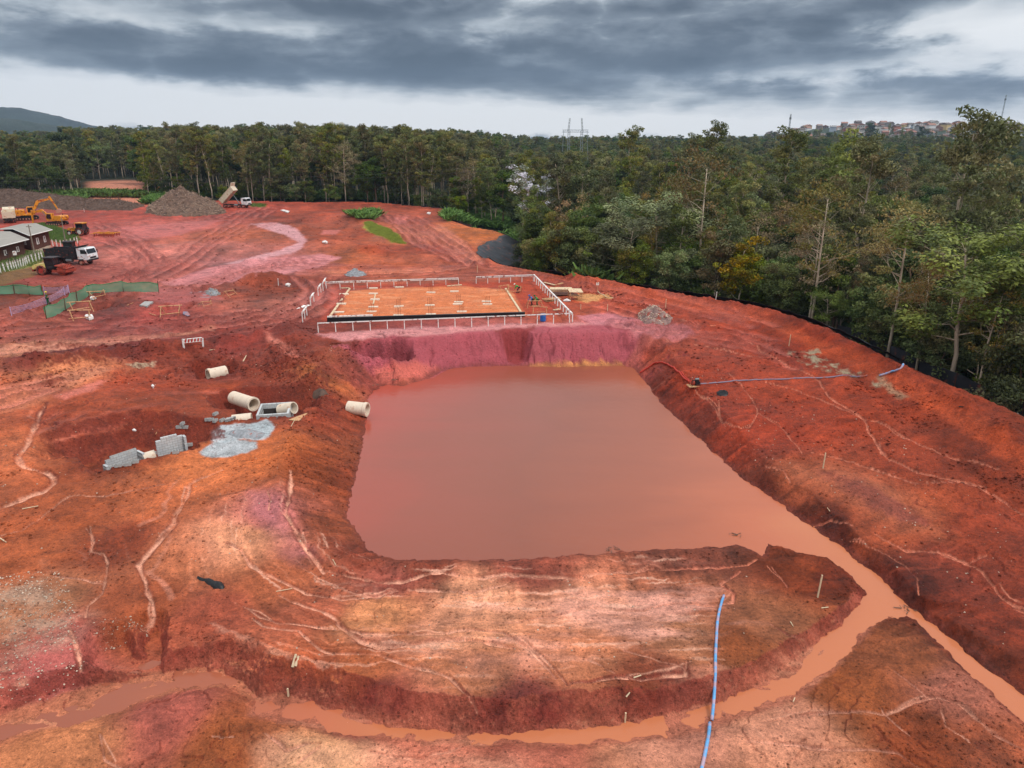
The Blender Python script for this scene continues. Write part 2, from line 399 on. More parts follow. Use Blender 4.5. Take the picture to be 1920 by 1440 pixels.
for a, b, c in sp_:
    w = 1.0 / (((x - a) ** 2 + (y - b) ** 2) ** 2 + .1); num += w * c; dn += w
slp = num / dn
H[m] = np.minimum(H[m], np.where(dp > 0, WL + 0.0 + dp * slp, WL - np.minimum(-dp * .5, 1.2)))
# collapses in the purple cut
dig([(952,692,-3.4),(992,692,-3.4),(985,650,-1.6),(975,628,-.4),(958,628,-.4)], -3.3, 2.2, .4, 71)
dig([(690,700,-3.4),(760,700,-3.4),(768,678,-2.2),(762,662,-1.6),(735,656,-1.4),(705,668,-1.8),(675,675,-2.0)], -2.9, 2.6, .5, 72)
dig([(700,712),(745,716),(800,704),(822,692),(800,684),(760,682),(700,690)], WL + .06, .06, .15, 73, fill=True)
# small crests and roughness
rough = 0.5 + 0.5 * fbm(GX, GY, 14, 2, .5, 81)
inp = (de < 0) & (dpond > -0.2)
amp = sstep(0, 1.5, dpond) * 1.0 + .05
H += np.where(inp, 1, 0) * amp * (0.06 * fbm(GX, GY, 3.2, 4, .55, 82) + 0.09 * rough * fbm(GX, GY, 1.1, 4, .6, 83))
# ridged creases washed into the open ground, furrows straight down the pond banks
H -= np.where(inp, 1, 0) * sstep(.3, 1.5, dpond) * .10 * np.clip(1 - 5 * np.abs(fbm(GX, GY, 5.5, 4, .55, 85)), 0, 1)
bk = sstep(0, .4, dpond) * sstep(7, 4, dpond)
STREAK = fbm(SHS, dpond * .16, .55, 4, .6, 86)
BKL = bk * sstep(78, 66, GY); H += BKL * .10 * STREAK
# clods of the dug ridges
CLOD = [((0,640),(560,640),(560,700),(0,720),.30),((600,640),(760,640),(770,700),(640,700),.45),((400,560),(600,600),(690,740),(520,700),.18),((160,560),(300,550),(440,600),(160,600),.2),
        ((1060,515),(1440,575),(1920,780),(1920,900),.15),((930,620),(1000,620),(1000,690),(930,690),.35),((0,780),(330,760),(330,870),(0,880),.16)]
for *q, a_ in CLOD:
    p = gl(q[:4]); m = clipbox(p, 3)
    d = sdist(GX[m], GY[m], p)
    H[m] += a_ * sstep(1.5, -1.5, d) * np.where(dpond[m] > 0, 1, 0) * fbm(GX[m], GY[m], .8, 3, .6, 91)

FACE = [((60,640),(600,640),(620,880),(60,900),.22),((0,1180),(900,1270),(1620,1060),(1680,1150),.16),((0,1180),(1680,1150),(900,1390),(0,1390),.16)]
gy_, gx_ = np.gradient(H); sl_ = np.hypot(gy_ / np.gradient(RAD)[:, None], gx_ / (np.gradient(AZ)[None, :] * RG))
for *q, a_ in FACE:
    p = gl(q[:4]); m = clipbox(p, 3); d = sdist(GX[m], GY[m], p)
    H[m] += a_ * sstep(1, -1, d) * sstep(.35, .8, sl_[m]) * np.where(dpond[m] > .1, 1, 0) * (fbm(GX[m], GY[m], .7, 4, .62, 191) + .5 * np.abs(fbm(GX[m], GY[m], 2.2, 3, .6, 192)))
PUR = clipbox([at(640, 700, -3), at(1200, 610, 0)], 6) & (dpond > .2) & (dpond < 9) & (GY > 66)
crk = np.zeros(GX.shape); cn_ = fbm(GX[PUR], GY[PUR] * .7, 4.2, 4, .55, 193); crk[PUR] = np.clip(1 - 26 * np.abs(cn_), 0, 1) * sstep(.0, .2, fbm(GX[PUR], GY[PUR], 9, 2, .5, 194))
H -= .22 * crk; H[PUR] += .10 * fbm(GX[PUR], GY[PUR], 1.5, 4, .6, 195) * sstep(.2, 1.2, dpond[PUR])
# crusted ground breaks in small ledges: crisp little scarps along wandering lines
ln_ = fbm(GX, GY, 7.5, 5, .52, 197) * 5.0; saw = ln_ - np.floor(ln_)
LEDG = (RG < 84) * sstep(.5, 2, dpond) * (de < -1) * sstep(-.1, .25, fbm(GX, GY, 13, 3, .5, 198))
H += LEDG * .085 * (saw - .5)
LINE = LEDG * np.maximum(sstep(.07, .0, saw), sstep(.97, 1.0, saw))
# ------------------------------------------------------------------ 3b. rain has run over the bare soil: trace it downhill and let it cut
EX0, EX1, EY0, EY1, ES = -62.0, 70.0, 24.0, 112.0, .16
ex = np.arange(EX0, EX1, ES); ey = np.arange(EY0, EY1, ES)
EXg, EYg = np.meshgrid(ex, ey)
EH = sample(H, EXg, EYg) * .5 + sample(G0, EXg, EYg) * .5 + .05 * fbm(EXg, EYg, 2.4, 3, .5, 1201)
def blur(A, n=1):
    for _ in range(n):
        A = (np.roll(A, 1, 0) + A * 2 + np.roll(A, -1, 0)) / 4; A = (np.roll(A, 1, 1) + A * 2 + np.roll(A, -1, 1)) / 4
    return A
EACC = np.zeros(EH.shape); EDEEP = np.zeros(EH.shape)
def ebil(A, x, y):
    u_ = np.clip((x - EX0) / ES, 0, len(ex) - 1.01); v_ = np.clip((y - EY0) / ES, 0, len(ey) - 1.01); i = u_.astype(int); j = v_.astype(int); a = u_ - i; b = v_ - j
    return (A[j, i] * (1 - a) + A[j, i + 1] * a) * (1 - b) + (A[j + 1, i] * (1 - a) + A[j + 1, i + 1] * a) * b
rge = np.random.default_rng(17)
for pas in range(4):
    Hs = blur(EH - EDEEP, 2); gy, gx = np.gradient(Hs, ES)
    n_ = 26000; px_ = rge.uniform(EX0, EX1, n_); py_ = rge.uniform(EY0, EY1, n_); vx = np.zeros(n_); vy = np.zeros(n_); acc = np.zeros(EH.shape); alive = np.ones(n_, bool)
    for ba in range(24):
        ox, oy = px_.copy(), py_.copy(); cells = []
        for st in range(7):
            ax = -ebil(gx, px_, py_); ay = -ebil(gy, px_, py_); l = np.hypot(ax, ay) + 1e-6
            vx = vx * .5 + ax / l * .5; vy = vy * .5 + ay / l * .5; vl = np.hypot(vx, vy) + 1e-6
            px_ = px_ + vx / vl * ES * .9; py_ = py_ + vy / vl * ES * .9
            cells.append((((py_ - EY0) / ES).astype(int).clip(0, len(ey) - 1), ((px_ - EX0) / ES).astype(int).clip(0, len(ex) - 1)))
        alive &= (np.hypot(px_ - ox, py_ - oy) > ES * 4.0) & (px_ > EX0 + 1) & (px_ < EX1 - 1) & (py_ > EY0 + 1) & (py_ < EY1 - 1)
        for j, i in cells: np.add.at(acc, (j[alive], i[alive]), 1.0)
    acc = blur(acc, 1); EACC = acc
    EDEEP = EDEEP * .6 + .022 * np.log1p(acc)
flow = ebil(np.log1p(EACC), GX, GY); inE = (GX > EX0 + 1) & (GX < EX1 - 1) & (GY > EY0 + 1) & (GY < EY1 - 1) & (de < -.5) & (dpond > .05)
FLOW = np.where(inE, flow, 0)
H -= np.where(inE, 1, 0) * sstep(.3, 4.5, dpond) * (.045 * sstep(2.2, 4.6, FLOW) + .05 * sstep(4.0, 5.4, FLOW))
# fine streaks that follow the fall of the ground (noise smeared along it)
Hs = blur(EH, 10); gy, gx = np.gradient(Hs, ES); gl_ = np.hypot(gx, gy) + 1e-6; gx /= gl_; gy /= gl_
LICn = np.zeros(EXg.shape); nz0 = rge.uniform(0, 1, EXg.shape); nz1 = blur(nz0, 1)
for sg in (-1, 1):
    qx, qy = EXg.copy(), EYg.copy()
    for st in range(12):
        ax = ebil(gx, qx, qy); ay = ebil(gy, qx, qy); qx = qx + sg * ax * ES * 1.1; qy = qy + sg * ay * ES * 1.1; LICn += ebil(nz1, qx, qy)
LICn = (LICn - LICn.mean()) / LICn.std()
LIC = np.where(inE, ebil(LICn, GX, GY), 0)
H += .018 * np.clip(LIC, -2, 2) * np.where(inE, 1, 0)

# ------------------------------------------------------------------ 4. runnels and wheel tracks (relief + colour)
def wig(p, amp, sc, seed):
    q = resample(p, sc * .35)
    t = np.gradient(q, axis=0); t /= np.hypot(t[:, 0], t[:, 1])[:, None] + 1e-9
    o = fbm(q[:, 0], q[:, 1], sc, 3, .55, seed) * amp
    return q + np.c_[-t[:, 1] * o, t[:, 0] * o]
RILL = [
 ([(420,880),(375,895),(350,900),(348,925),(335,950),(318,985),(300,1005),(285,1025),(270,1045),(265,1065),(278,1080),(285,1100),(275,1115),(290,1130),(298,1135),(290,1150),(275,1165),(274,1184)], .30),
 ([(-40,965),(20,945),(60,925),(100,910),(105,895),(90,885),(60,880),(35,870),(28,860),(40,845),(55,815),(70,780),(90,755)], .40),
 ([(160,990),(172,1015),(158,1035),(195,1043),(200,1065),(208,1080),(200,1100),(180,1120),(162,1135),(163,1155)], .17),
 ([(92,1083),(140,1090),(190,1098)], .12), ([(0,1000),(60,985),(130,930),(220,925),(330,905)], .12),
 ([(430,1015),(450,1030),(460,1048),(475,1060),(505,1075),(540,1090),(560,1110),(600,1120),(640,1127),(690,1120),(740,1108),(790,1105),(830,1110),(880,1113),(925,1102),(950,1095)], .20),
 ([(515,1120),(545,1135),(580,1145),(620,1155),(640,1165),(655,1180),(680,1190),(710,1187),(760,1183),(830,1187),(870,1180),(930,1188),(960,1195),(1000,1225),(1020,1250),(1040,1272)], .18),
 ([(640,1165),(665,1190),(700,1205),(760,1210),(800,1205),(860,1200),(960,1212)], .35),
 ([(480,1155),(500,1175),(540,1178),(565,1185),(590,1208),(620,1220),(660,1222),(700,1218),(730,1230),(760,1250),(800,1255),(830,1262),(850,1280),(865,1300),(885,1320),(890,1340)], .20),
 ([(440,1130),(480,1150),(520,1165),(560,1170),(640,1175)], .10),
 ([(538,880),(540,900),(537,930),(532,960),(540,985),(555,1010),(575,1035),(595,1048),(610,1072)], .30),
 ([(610,1072),(650,1083),(700,1088),(745,1090),(790,1080),(820,1072),(880,1078),(940,1077),(1000,1080),(1040,1082),(1100,1078),(1140,1075),(1210,1068),(1290,1063),(1400,1058),(1420,1048)], .26),
 ([(1070,1280),(1100,1278),(1150,1268),(1200,1275),(1260,1272),(1290,1268),(1300,1255),(1297,1240)], .26),
 ([(1170,1220),(1210,1228),(1250,1240),(1285,1255)], .10), ([(1100,1235),(1150,1262)], .1), ([(980,1195),(1060,1262),(1070,1280)], .14),
 ([(960,1165),(1100,1140),(1150,1140),(1200,1143),(1240,1133),(1260,1130),(1320,1137),(1360,1133),(1385,1120),(1370,1105),(1355,1095),(1365,1080),(1385,1070)], .13),
 ([(1440,1170),(1480,1195),(1520,1215)], .1), ([(1450,1060),(1470,1080),(1480,1100)], .12),
 ([(1400,640),(1440,662),(1490,690),(1530,710),(1560,745),(1600,770),(1625,790),(1630,810),(1640,830),(1670,860),(1720,885),(1790,900),(1850,915)], .22),
 ([(1430,715),(1495,730),(1560,755),(1610,785),(1660,790),(1700,825),(1750,845),(1800,860),(1870,880)], .16),
 ([(1370,700),(1400,735),(1420,770),(1400,805),(1355,790),(1340,740)], .10), ([(1300,725),(1340,770),(1360,800)], .12), ([(1420,770),(1470,810),(1500,850)], .10),
 ([(1440,870),(1470,880),(1480,905)], .15), ([(1520,850),(1600,868),(1700,900),(1740,905)], .12), ([(1240,635),(1330,650),(1440,672)], .14), ([(1250,600),(1350,612),(1440,640)], .12),
 ([(1640,1000),(1700,1030),(1780,1040),(1815,1058),(1840,1080),(1880,1120),(1940,1165)], .18), ([(1815,1058),(1850,1040)], .09), ([(1510,985),(1550,975),(1600,985)], .08),
 ([(1740,905),(1800,905),(1850,920),(1900,950),(1940,975)], .16), ([(1720,1085),(1728,1105),(1720,1115)], .08), ([(1600,1010),(1680,1050),(1720,1085)], .08),
 ([(1440,1350),(1560,1336),(1650,1335),(1720,1310),(1760,1303),(1790,1305),(1820,1340),(1860,1375),(1930,1412)], .17),
 ([(1400,1385),(1500,1398),(1600,1402),(1680,1410),(1730,1445)], .20), ([(1650,1335),(1665,1360),(1680,1376),(1705,1378)], .10), ([(1770,1330),(1780,1365),(1820,1390)], .09), ([(1680,1255),(1720,1290),(1740,1305)], .09),
 ([(500,1372),(540,1395),(600,1390)], .14), ([(560,1430),(600,1400)], .1), ([(180,1380),(200,1425),(250,1440)], .12), ([(400,1375),(440,1372)], .1), ([(690,1410),(760,1430),(850,1400),(940,1380)], .15),
 ([(500,920),(512,945),(504,955)], .1), ([(130,1180),(150,1205),(155,1250)], .3), ([(0,1250),(40,1255),(45,1280)], .35), ([(660,1360),(700,1362),(800,1378)],.12),
]
TRACK = [
 ([(500,388),(480,397),(430,422),(380,452),(330,486),(275,510),(200,538),(110,572),(-40,612)], 2.2, 1), ([(495,400),(440,432),(390,462),(340,497),(290,520),(220,552)], 2.2, 1), ([(470,392),(400,412),(330,428),(240,432),(150,430)], 2.2, 1),
 ([(180,418),(240,445),(275,470),(288,492),(270,512),(215,535)], 2.0, 1), ([(170,440),(230,460),(262,478),(280,500)], 2.0, 1), ([(215,440),(250,452),(292,478)], 2.0, 1), ([(170,500),(230,505),(275,500),(290,485)], 2., 1),
 ([(735,408),(765,425),(800,448),(850,480),(880,496)], 2.2, 1), ([(750,405),(800,432),(840,455),(880,486),(900,500)], 2.2, 1), ([(720,405),(770,440),(820,475),(860,495)], 2.2, 1), ([(780,420),(860,470)], 2.2, 1),
 ([(560,512),(700,506),(830,502),(960,509),(1100,538),(1300,580),(1400,608)], 2.2, .8), ([(620,520),(760,512),(900,508),(1000,516),(1120,552),(1250,580),(1400,622)], 2.2, 1),
 ([(-40,650),(100,642),(250,628),(400,612),(500,598),(570,570),(590,540),(560,520)], 2.2, 1), ([(-40,632),(120,620),(280,606),(400,600),(470,580)], 2.2, 1), ([(-40,600),(60,585),(160,600),(300,615),(420,600)], 2., 1),
 ([(-40,745),(80,718),(200,690),(280,672)], 2.2, .8), ([(-40,770),(60,735),(170,705)], 2.0, .8), ([(90,815),(180,770),(300,742),(400,742)], 2.0, .7), ([(110,785),(210,742),(330,720),(430,705),(500,690)], 2.0, .7), ([(120,830),(220,780),(330,760)], 2.0, .6),
 ([(1200,600),(1262,604),(1290,618),(1280,634),(1240,642)], 2.0, 1), ([(1180,612),(1240,612),(1268,622),(1258,636),(1225,642)], 2.0, 1), ([(1230,640),(1300,612),(1400,640),(1500,690)], 2.0, .8),
 ([(420,520),(500,505),(580,498),(640,500)], 2.2, 1), ([(380,540),(470,510),(560,490),(620,488)], 2.2, 1), ([(600,560),(540,590),(500,600)], 2., 1), ([(1090,560),(1180,590),(1280,612)], 2.0, .8),
]
_rt = np.random.default_rng(31)
for pp, sep_, st in list(TRACK):
    if np.mean([q[1] for q in pp]) < 660:
        for _ in range(2):
            ox, oy = _rt.uniform(-34, 34), _rt.uniform(-9, 9); k_ = _rt.uniform(.9, 1.12); c0 = np.mean(pp, 0)
            TRACK.append(([(c0[0] + (a - c0[0]) * k_ + ox, min(660, max(388, c0[1] + (b - c0[1]) * _rt.uniform(.85, 1.1) + oy))) for a, b in pp], sep_, st * .7))
rillC = np.zeros(GX.shape); trackC = np.zeros(GX.shape); rutDark = np.zeros(GX.shape)
G1 = H.copy()
def g1(px, py): return march(G1, px, py)
for k, (pp, w) in enumerate(RILL):
    p = wig([g1(*q) for q in pp], .45, 3.0, 200 + k); m = clipbox(p, 3) & (dpond > 0.05)
    x, y = GX[m], GY[m]
    d, s = seg_dist(x, y, p)
    Ls = s.max(); tp = 0.45 + 0.55 * sstep(0, 3, s) * sstep(0, 2, Ls - s)
    ww = w * .36 * (.62 if p[:, 0].mean() > 11 else 1) * tp * (1 + 1.1 * fbm(x, y, 1.3, 3, .6, 300 + k))
    g = np.exp(-(d / (ww + .03)) ** 4)
    H[m] -= 0.22 * (0.5 + w) * (np.exp(-(d / (ww * 1.4 + .05)) ** 2)) - 0.03 * np.exp(-((d - ww * 2.4) / (ww * .8 + .03)) ** 2)
    rillC[m] = np.maximum(rillC[m], g * np.clip(0.65 + .9 * fbm(x, y, .9, 3, .6, k), 0, 1))
    p2 = wig(p, .35 + w, 2.2, 900 + k)[::2]; d2, _ = seg_dist(x, y, p2)
    rillC[m] = np.maximum(rillC[m], .7 * np.exp(-(d2 / (ww * .5 + .015)) ** 2) * sstep(-.1, .25, fbm(x, y, 3, 2, .5, 950 + k)))
    rutDark[m] = np.maximum(rutDark[m], .8 * np.exp(-((d - ww * 1.7) / (ww * .5 + .03)) ** 2) * (.5 + fbm(x, y, 1.1, 3, .6, 330 + k)))  # moist soil edge, darkened also in place of the faint runnel shadow
for k, (pp, sep_, st) in enumerate(TRACK):
    c = wig([g1(*q) for q in pp], .6, 14.0, 400 + k)
    t = np.gradient(c, axis=0); t /= np.hypot(t[:, 0], t[:, 1])[:, None] + 1e-9
    for sg in (-1, 1):
        p = c + np.c_[-t[:, 1], t[:, 0]] * sep_ * .5 * sg
        p = wig(p, .18, 5, 500 + k * 2 + sg)[::3]; m = clipbox(p, 3) & (de < -1) & (dpond > 1.5)
        if not m.any(): continue
        x, y = GX[m], GY[m]
        d, s = seg_dist(x, y, p)
        ww = .55 * (1 + .45 * fbm(x, y, 2.6, 3, .6, 600 + k))
        brk = sstep(-.35, .15, fbm(x, y, 9, 2, .5, 700 + k))
        g = np.exp(-(d / ww) ** 2) * brk * st
        e = np.exp(-((d - ww * 1.9) / (ww * .55)) ** 2) * brk * st
        H[m] += -0.20 * g + 0.15 * e * (1 + .8 * fbm(x, y, .7, 2, .5, 800 + k))
        trackC[m] = np.maximum(trackC[m], g); rutDark[m] = np.maximum(rutDark[m], e)
G2 = H
def g(px, py):
    x, y = march(G2, px, py); return float(x), float(y), float(sample(G2, x, y))
def gz(x, y): return float(sample(G2, x, y))
# ------------------------------------------------------------------ 5. soil colours (clay tones, partly with light and shade baked in)
COLS = """50 420 158 62 52;200 440 172 80 74;300 430 184 92 90;420 400 158 62 50;350 470 192 108 102;430 440 165 82 60;600 400 160 68 48;650 440 156 68 44;560 490 180 104 108;450 500 186 112 116
300 510 175 88 82;120 520 146 64 58;30 540 126 55 36;660 480 170 84 52;750 470 165 68 44;740 410 160 74 58;800 440 195 108 82;860 440 190 98 52;930 435 200 105 52;880 500 190 92 70;700 500 192 92 62
520 540 136 58 40;560 565 178 98 88;1100 545 184 78 46;1200 560 188 74 44;1050 585 172 74 52;1120 610 182 98 102;1180 620 180 92 92;1250 640 176 74 54;1300 600 176 66 40;1400 620 174 64 38;1500 660 166 60 36
1300 700 172 62 36;1500 720 176 68 42;1600 760 170 64 36;1400 800 168 60 36;1700 850 168 66 40;1850 850 138 52 28;1500 900 172 80 52;1700 950 172 78 50;1880 1000 162 64 40;1650 1000 178 82 54;1880 1180 146 58 38
1780 1080 156 64 46;50 620 176 84 70;250 600 160 66 62;100 668 118 46 46;250 655 118 46 44;350 660 130 52 36;30 720 188 96 68;100 705 200 118 86;250 720 160 64 40;150 790 155 66 38;450 640 126 48 42;560 660 124 50 38
620 700 156 80 44;590 760 138 58 38;640 850 134 58 36;600 850 136 62 34;20 850 188 98 66;380 870 200 108 68;300 920 188 96 60;500 850 188 96 54;130 960 166 80 48;60 1020 172 86 54;350 1030 194 108 78;430 1010 208 134 102
500 960 188 102 98;230 1010 140 60 36;250 1130 158 76 48;60 1150 168 104 78;80 1230 172 86 80;400 1150 174 82 62;500 1100 172 90 62;560 1150 176 90 68;720 1095 160 80 70;700 1150 198 124 90;900 1130 216 142 116
1100 1150 210 134 110;1300 1130 182 102 78;1300 1200 196 122 94;900 1200 210 136 110;700 1250 170 88 56;900 1250 190 110 78;1100 1240 192 114 86;1200 1300 146 68 46;600 1250 168 82 54;1450 1180 172 100 72;1400 1230 156 80 46
1550 1090 120 46 26;1500 1080 136 58 32;700 1330 120 46 44;1000 1345 124 48 44;1250 1315 134 58 44;100 1420 196 118 84;300 1340 168 84 76;450 1400 156 80 48;620 1420 214 148 114;800 1410 206 116 98
1000 1425 196 108 92;1200 1410 208 132 108;1450 1380 206 132 104;1600 1300 158 80 44;1700 1240 156 82 52;1800 1310 172 98 84;1750 1400 146 66 36;1900 1420 180 90 62;1550 1420 206 128 98;1100 650 172 80 92;900 660 174 80 92;1000 630 176 96 98;760 640 150 64 68
680 680 138 62 56;620 620 126 50 40;730 700 196 96 80;0 660 190 112 90;420 730 150 62 36;330 760 140 58 34;200 830 124 50 30;500 720 122 48 32;480 740 124 50 32;400 690 128 50 34;1000 1068 138 66 54;800 1066 126 58 44;1300 1045 138 70 56;620 960 138 66 44;660 1030 124 56 42
1430 900 108 38 22;1300 790 112 38 22;1220 700 112 38 24;1560 990 100 34 18;1700 1090 100 34 18;1850 1210 110 42 22;1550 790 176 66 40;1620 900 172 78 52"""
cl = np.array([[float(v) for v in q.split()] for ln in COLS.split('\n') for q in ln.split(';')])
cw = np.array([march(G0, a, b) for a, b in cl[:, :2]])
cc = np.array([s2l(c) for c in cl[:, 2:]])
ca, cb = np.arctan2(cw[:, 0], cw[:, 1]) * 60, np.log(np.hypot(cw[:, 0], cw[:, 1])) * 60
# warped lookup on every second vertex
wx = GX + 1.6 * fbm(GX, GY, 9, 3, .55, 900) + .5 * fbm(GX, GY, 1.6, 3, .6, 901)
wy = GY + 2.2 * fbm(GX, GY, 11, 3, .55, 902) + .7 * fbm(GX, GY, 1.8, 3, .6, 903)
wr = RG / 60.0; wx = GX + (wx - GX) * np.clip(wr, .6, 2.5); wy = GY + (wy - GY) * np.clip(wr, .6, 3.5)
U = np.arctan2(wx, np.clip(wy, .5, None)) * 60; V = np.log(np.hypot(wx, wy)) * 60
num = np.zeros(GX.shape + (3,), np.float32); dn = np.zeros(GX.shape, np.float32)
U = U.astype(np.float32); V = V.astype(np.float32)
for k in range(len(cl)):
    w = 1.0 / (((U - ca[k]) ** 2 + (V - cb[k]) ** 2) ** 2.1 + .6)
    dn += w; num += w[..., None] * cc[k].astype(np.float32)
COL = num / dn[..., None] * .84
del num, dn
def paint(mask, rgb, k=1.0):
    """lay a soil / material colour over the ground where mask (0..1)"""
    c = np.array(s2l(rgb), np.float32); mk = (np.clip(mask, 0, 1) * k)[..., None]
    COL[...] = COL * (1 - mk) + c * mk
def blobmask(pts, soft=.5, warp=.6, ws=1.6, seed=0, ground=None):
    p = [march(G2, a, b) for a, b in pts]; m = clipbox(p, 6)
    M = np.zeros(GX.shape)
    d = sdist(GX[m], GY[m], p) + warp * fbm(GX[m], GY[m], ws, 4, .6, seed)
    M[m] = sstep(soft, -soft, d); return M
# general variation: silt sheets, darker clods, streaks
st1 = fbm(GX * 1.0 + GY * .5, GY * .45, 2.2, 5, .62, 910); st2 = fbm(GX, GY, 6, 4, .6, 911); st3 = fbm(GX, GY, .7, 3, .6, 912)
COL *= np.clip(1 + .16 * st1 + .15 * st2 + .20 * st3, .35, 1.8)[..., None].astype(np.float32)
hue = fbm(GX, GY, 8, 3, .6, 913)[..., None]
COL *= np.clip(1 + (BKL * .55 * STREAK), .5, 1.5)[..., None].astype(np.float32)
COL *= np.clip(1 + hue * np.array([.01, .03, .03]), .5, 1.5).astype(np.float32)
COL *= np.clip(1 + .10 * LIC, .5, 1.6)[..., None].astype(np.float32)
COL *= np.array([1.16, 1.19, 1.00], np.float32)
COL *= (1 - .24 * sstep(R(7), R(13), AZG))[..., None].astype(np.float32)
yard = sstep(84, 96, RG)
yv = fbm(GX * .55, GY * .35, 1.6, 4, .62, 961); yv2 = fbm(GX, GY * .5, 9, 3, .6, 962)
COL *= np.clip(1 + yard * (-.20 + .44 * yv + .46 * yv2), .34, 1.7)[..., None].astype(np.float32)
# dry silt gathers on the flatter ground
silt = blobmask([(600,1130),(760,1105),(1000,1090),(1300,1085),(1440,1110),(1400,1200),(1200,1240),(900,1240),(700,1200)], 2.5, 2.2, 5, 1)
paint(silt * sstep(-.15, .4, fbm(GX * .5, GY * 1.6, 3.5, 5, .6, 914)), (232, 164, 144), .65)
paint(blobmask([(360,985),(440,975),(500,1010),(480,1050),(400,1060),(350,1020)], 1.5, .8, 2, 2), (214, 142, 112), .5)
paint(blobmask([(500,1400),(700,1400),(900,1425),(960,1440),(500,1440)], 1.2, 1.2, 3, 3), (226, 164, 132), .6)
paint(blobmask([(1300,1340),(1500,1330),(1560,1400),(1500,1440),(1150,1440),(1200,1390)], 1.6, 1.6, 3, 4), (220, 148, 122), .55)
paint(blobmask([(465,920),(520,930),(560,1000),(600,1045),(560,1050),(500,1000),(470,960)], 1.0, .8, 2, 5), (192, 116, 122), .55)
paint(blobmask([(60,1210),(130,1180),(165,1240),(150,1290),(60,1300)], 1.0, .7, 2, 6), (186, 98, 92), .6)
grv = blobmask([(-40,1090),(60,1070),(110,1110),(100,1150),(150,1160),(130,1200),(40,1235),(-40,1240)], 1.2, 1.2, 2, 7)
paint(grv * sstep(-.3, .5, fbm(GX, GY, 1.5, 4, .65, 915)), (178, 144, 122), .7)
# pink slick mud and puddle silt in the yard
for k, (pp, rgb, kk) in enumerate([
    ([(420,495),(520,470),(560,455),(535,440),(490,428),(470,420),(520,418),(560,432),(575,450),(560,470),(520,480),(470,500)], (196,140,142), .95),
    ([(300,530),(400,500),(480,485),(600,476),(640,482),(600,500),(480,510),(420,530),(330,536)], (198,122,122), .8),
    ([(470,495),(600,480),(640,485),(560,505),(480,515)], (204,128,128), .7),
    ([(-40,655),(100,640),(200,632),(300,628),(400,612),(400,620),(240,640),(120,655),(-40,672)], (212,146,116), .8),
    ([(-40,740),(70,705),(160,690),(220,690),(120,730),(-40,790)], (206,128,96), .6), ([(110,740),(160,722),(200,712),(180,730),(120,750)], (214,120,104), .7),
    ([(300,420),(420,412),(340,440),(250,450),(200,430)], (190,108,104), .5), ([(280,540),(360,540),(420,560),(330,580),(260,560)], (184,100,98), .5),
    ([(560,560),(600,545),(660,540),(640,560),(560,575)], (196,116,108), .5), ([(500,620),(545,650),(560,668),(540,665),(505,640)], (200,116,98), .8),
    ([(595,625),(700,618),(840,612),(1000,607),(1130,605),(1100,612),(900,622),(800,632),(720,634),(650,640)], (206,136,134), .85),
    ([(1080,592),(1140,585),(1200,600),(1290,612),(1300,625),(1260,640),(1180,640),(1110,612)], (190,116,122), .8),
    ([(825,420),(870,450),(910,490),(870,495),(820,460),(790,435)], (206,124,98), .5), ([(600,507),(800,502),(900,500),(800,512),(620,518)], (206,120,90), .6),
    ([(740,408),(765,406),(760,418),(735,420)], (196,112,104), .6), ([(605,432),(640,430),(630,440),(600,440)], (196,110,102), .7)]):
    paint(blobmask(pp, .5, .6, 1.8, 20 + k), rgb, kk)
# purple clay cut of the pond, tan beach strip, orange slab, red right side
paint(blobmask([(628,650),(740,628),(760,632),(900,620),(1050,612),(1160,612),(1195,640),(1170,684),(1000,690),(900,700),(820,700),(700,705)], .6, .5, 2, 40), (168, 78, 86), .95)
paint(blobmask([(700,640),(765,632),(775,690),(740,690),(690,660)], .5, 1.3, 1.2, 41), (104, 40, 42), .6)
paint(blobmask([(922,618),(1002,611),(985,655),(976,691),(960,691),(948,655)], .35, .7, 1.0, 42), (134, 46, 40), .7)
paint(blobmask([(705,712),(745,718),(800,706),(824,693),(800,682),(760,680),(700,690)], .6, .4, 1.2, 43), (206, 104, 90), .85)
paint(blobmask([(960,689),(1000,683),(1060,680),(1165,679),(1176,687),(1050,692)], .12, .2, 1.2, 44), (218, 144, 84), .95)
paint(blobmask([(622,600),(655,545),(870,535),(960,545),(990,592)], .2, .2, 1.5, 45), (206, 116, 70), .95)
st_ = fbm(GX * .25, GY, .8, 4, .6, 950); paint(blobmask([(622,600),(655,545),(870,535),(960,545),(990,592)], .2, .2, 1.5, 45) * sstep(.05, .35, st_), (222, 150, 108), .5)
paint(blobmask([(600,600),(625,535),(860,530),(1000,524),(1060,585),(980,590),(960,545),(870,537),(655,543),(620,602)], .6, .5, 1.5, 46), (168, 62, 38), .75)
paint(blobmask([(1090,520),(1440,585),(1600,655),(1780,748),(1940,850),(1940,900),(1780,790),(1600,690),(1440,612),(1100,540)], .6, .5, 1.5, 47), (190, 80, 42), .6)
paint(blobmask([(1480,870),(1560,868),(1700,930),(1760,1000),(1700,990),(1560,930),(1480,900)], 1.6, 1.0, 2.5, 48), (176, 100, 70), .6)
paint(blobmask([(1530,880),(1600,895),(1700,950),(1735,980),(1690,975),(1580,920)], .7, .9, 1.5, 49), (120, 56, 52), .6)
paint(blobmask([(1480,660),(1530,655),(1560,680),(1620,705),(1680,720),(1640,722),(1560,700),(1500,680)], .3, .8, .8, 50) * sstep(-.2, .3, fbm(GX, GY, .8, 3, .6, 916)), (168, 160, 132), .8)
paint(blobmask([(1650,700),(1700,745),(1690,750),(1640,710)], .3, .5, .8, 51), (168, 150, 120), .5)
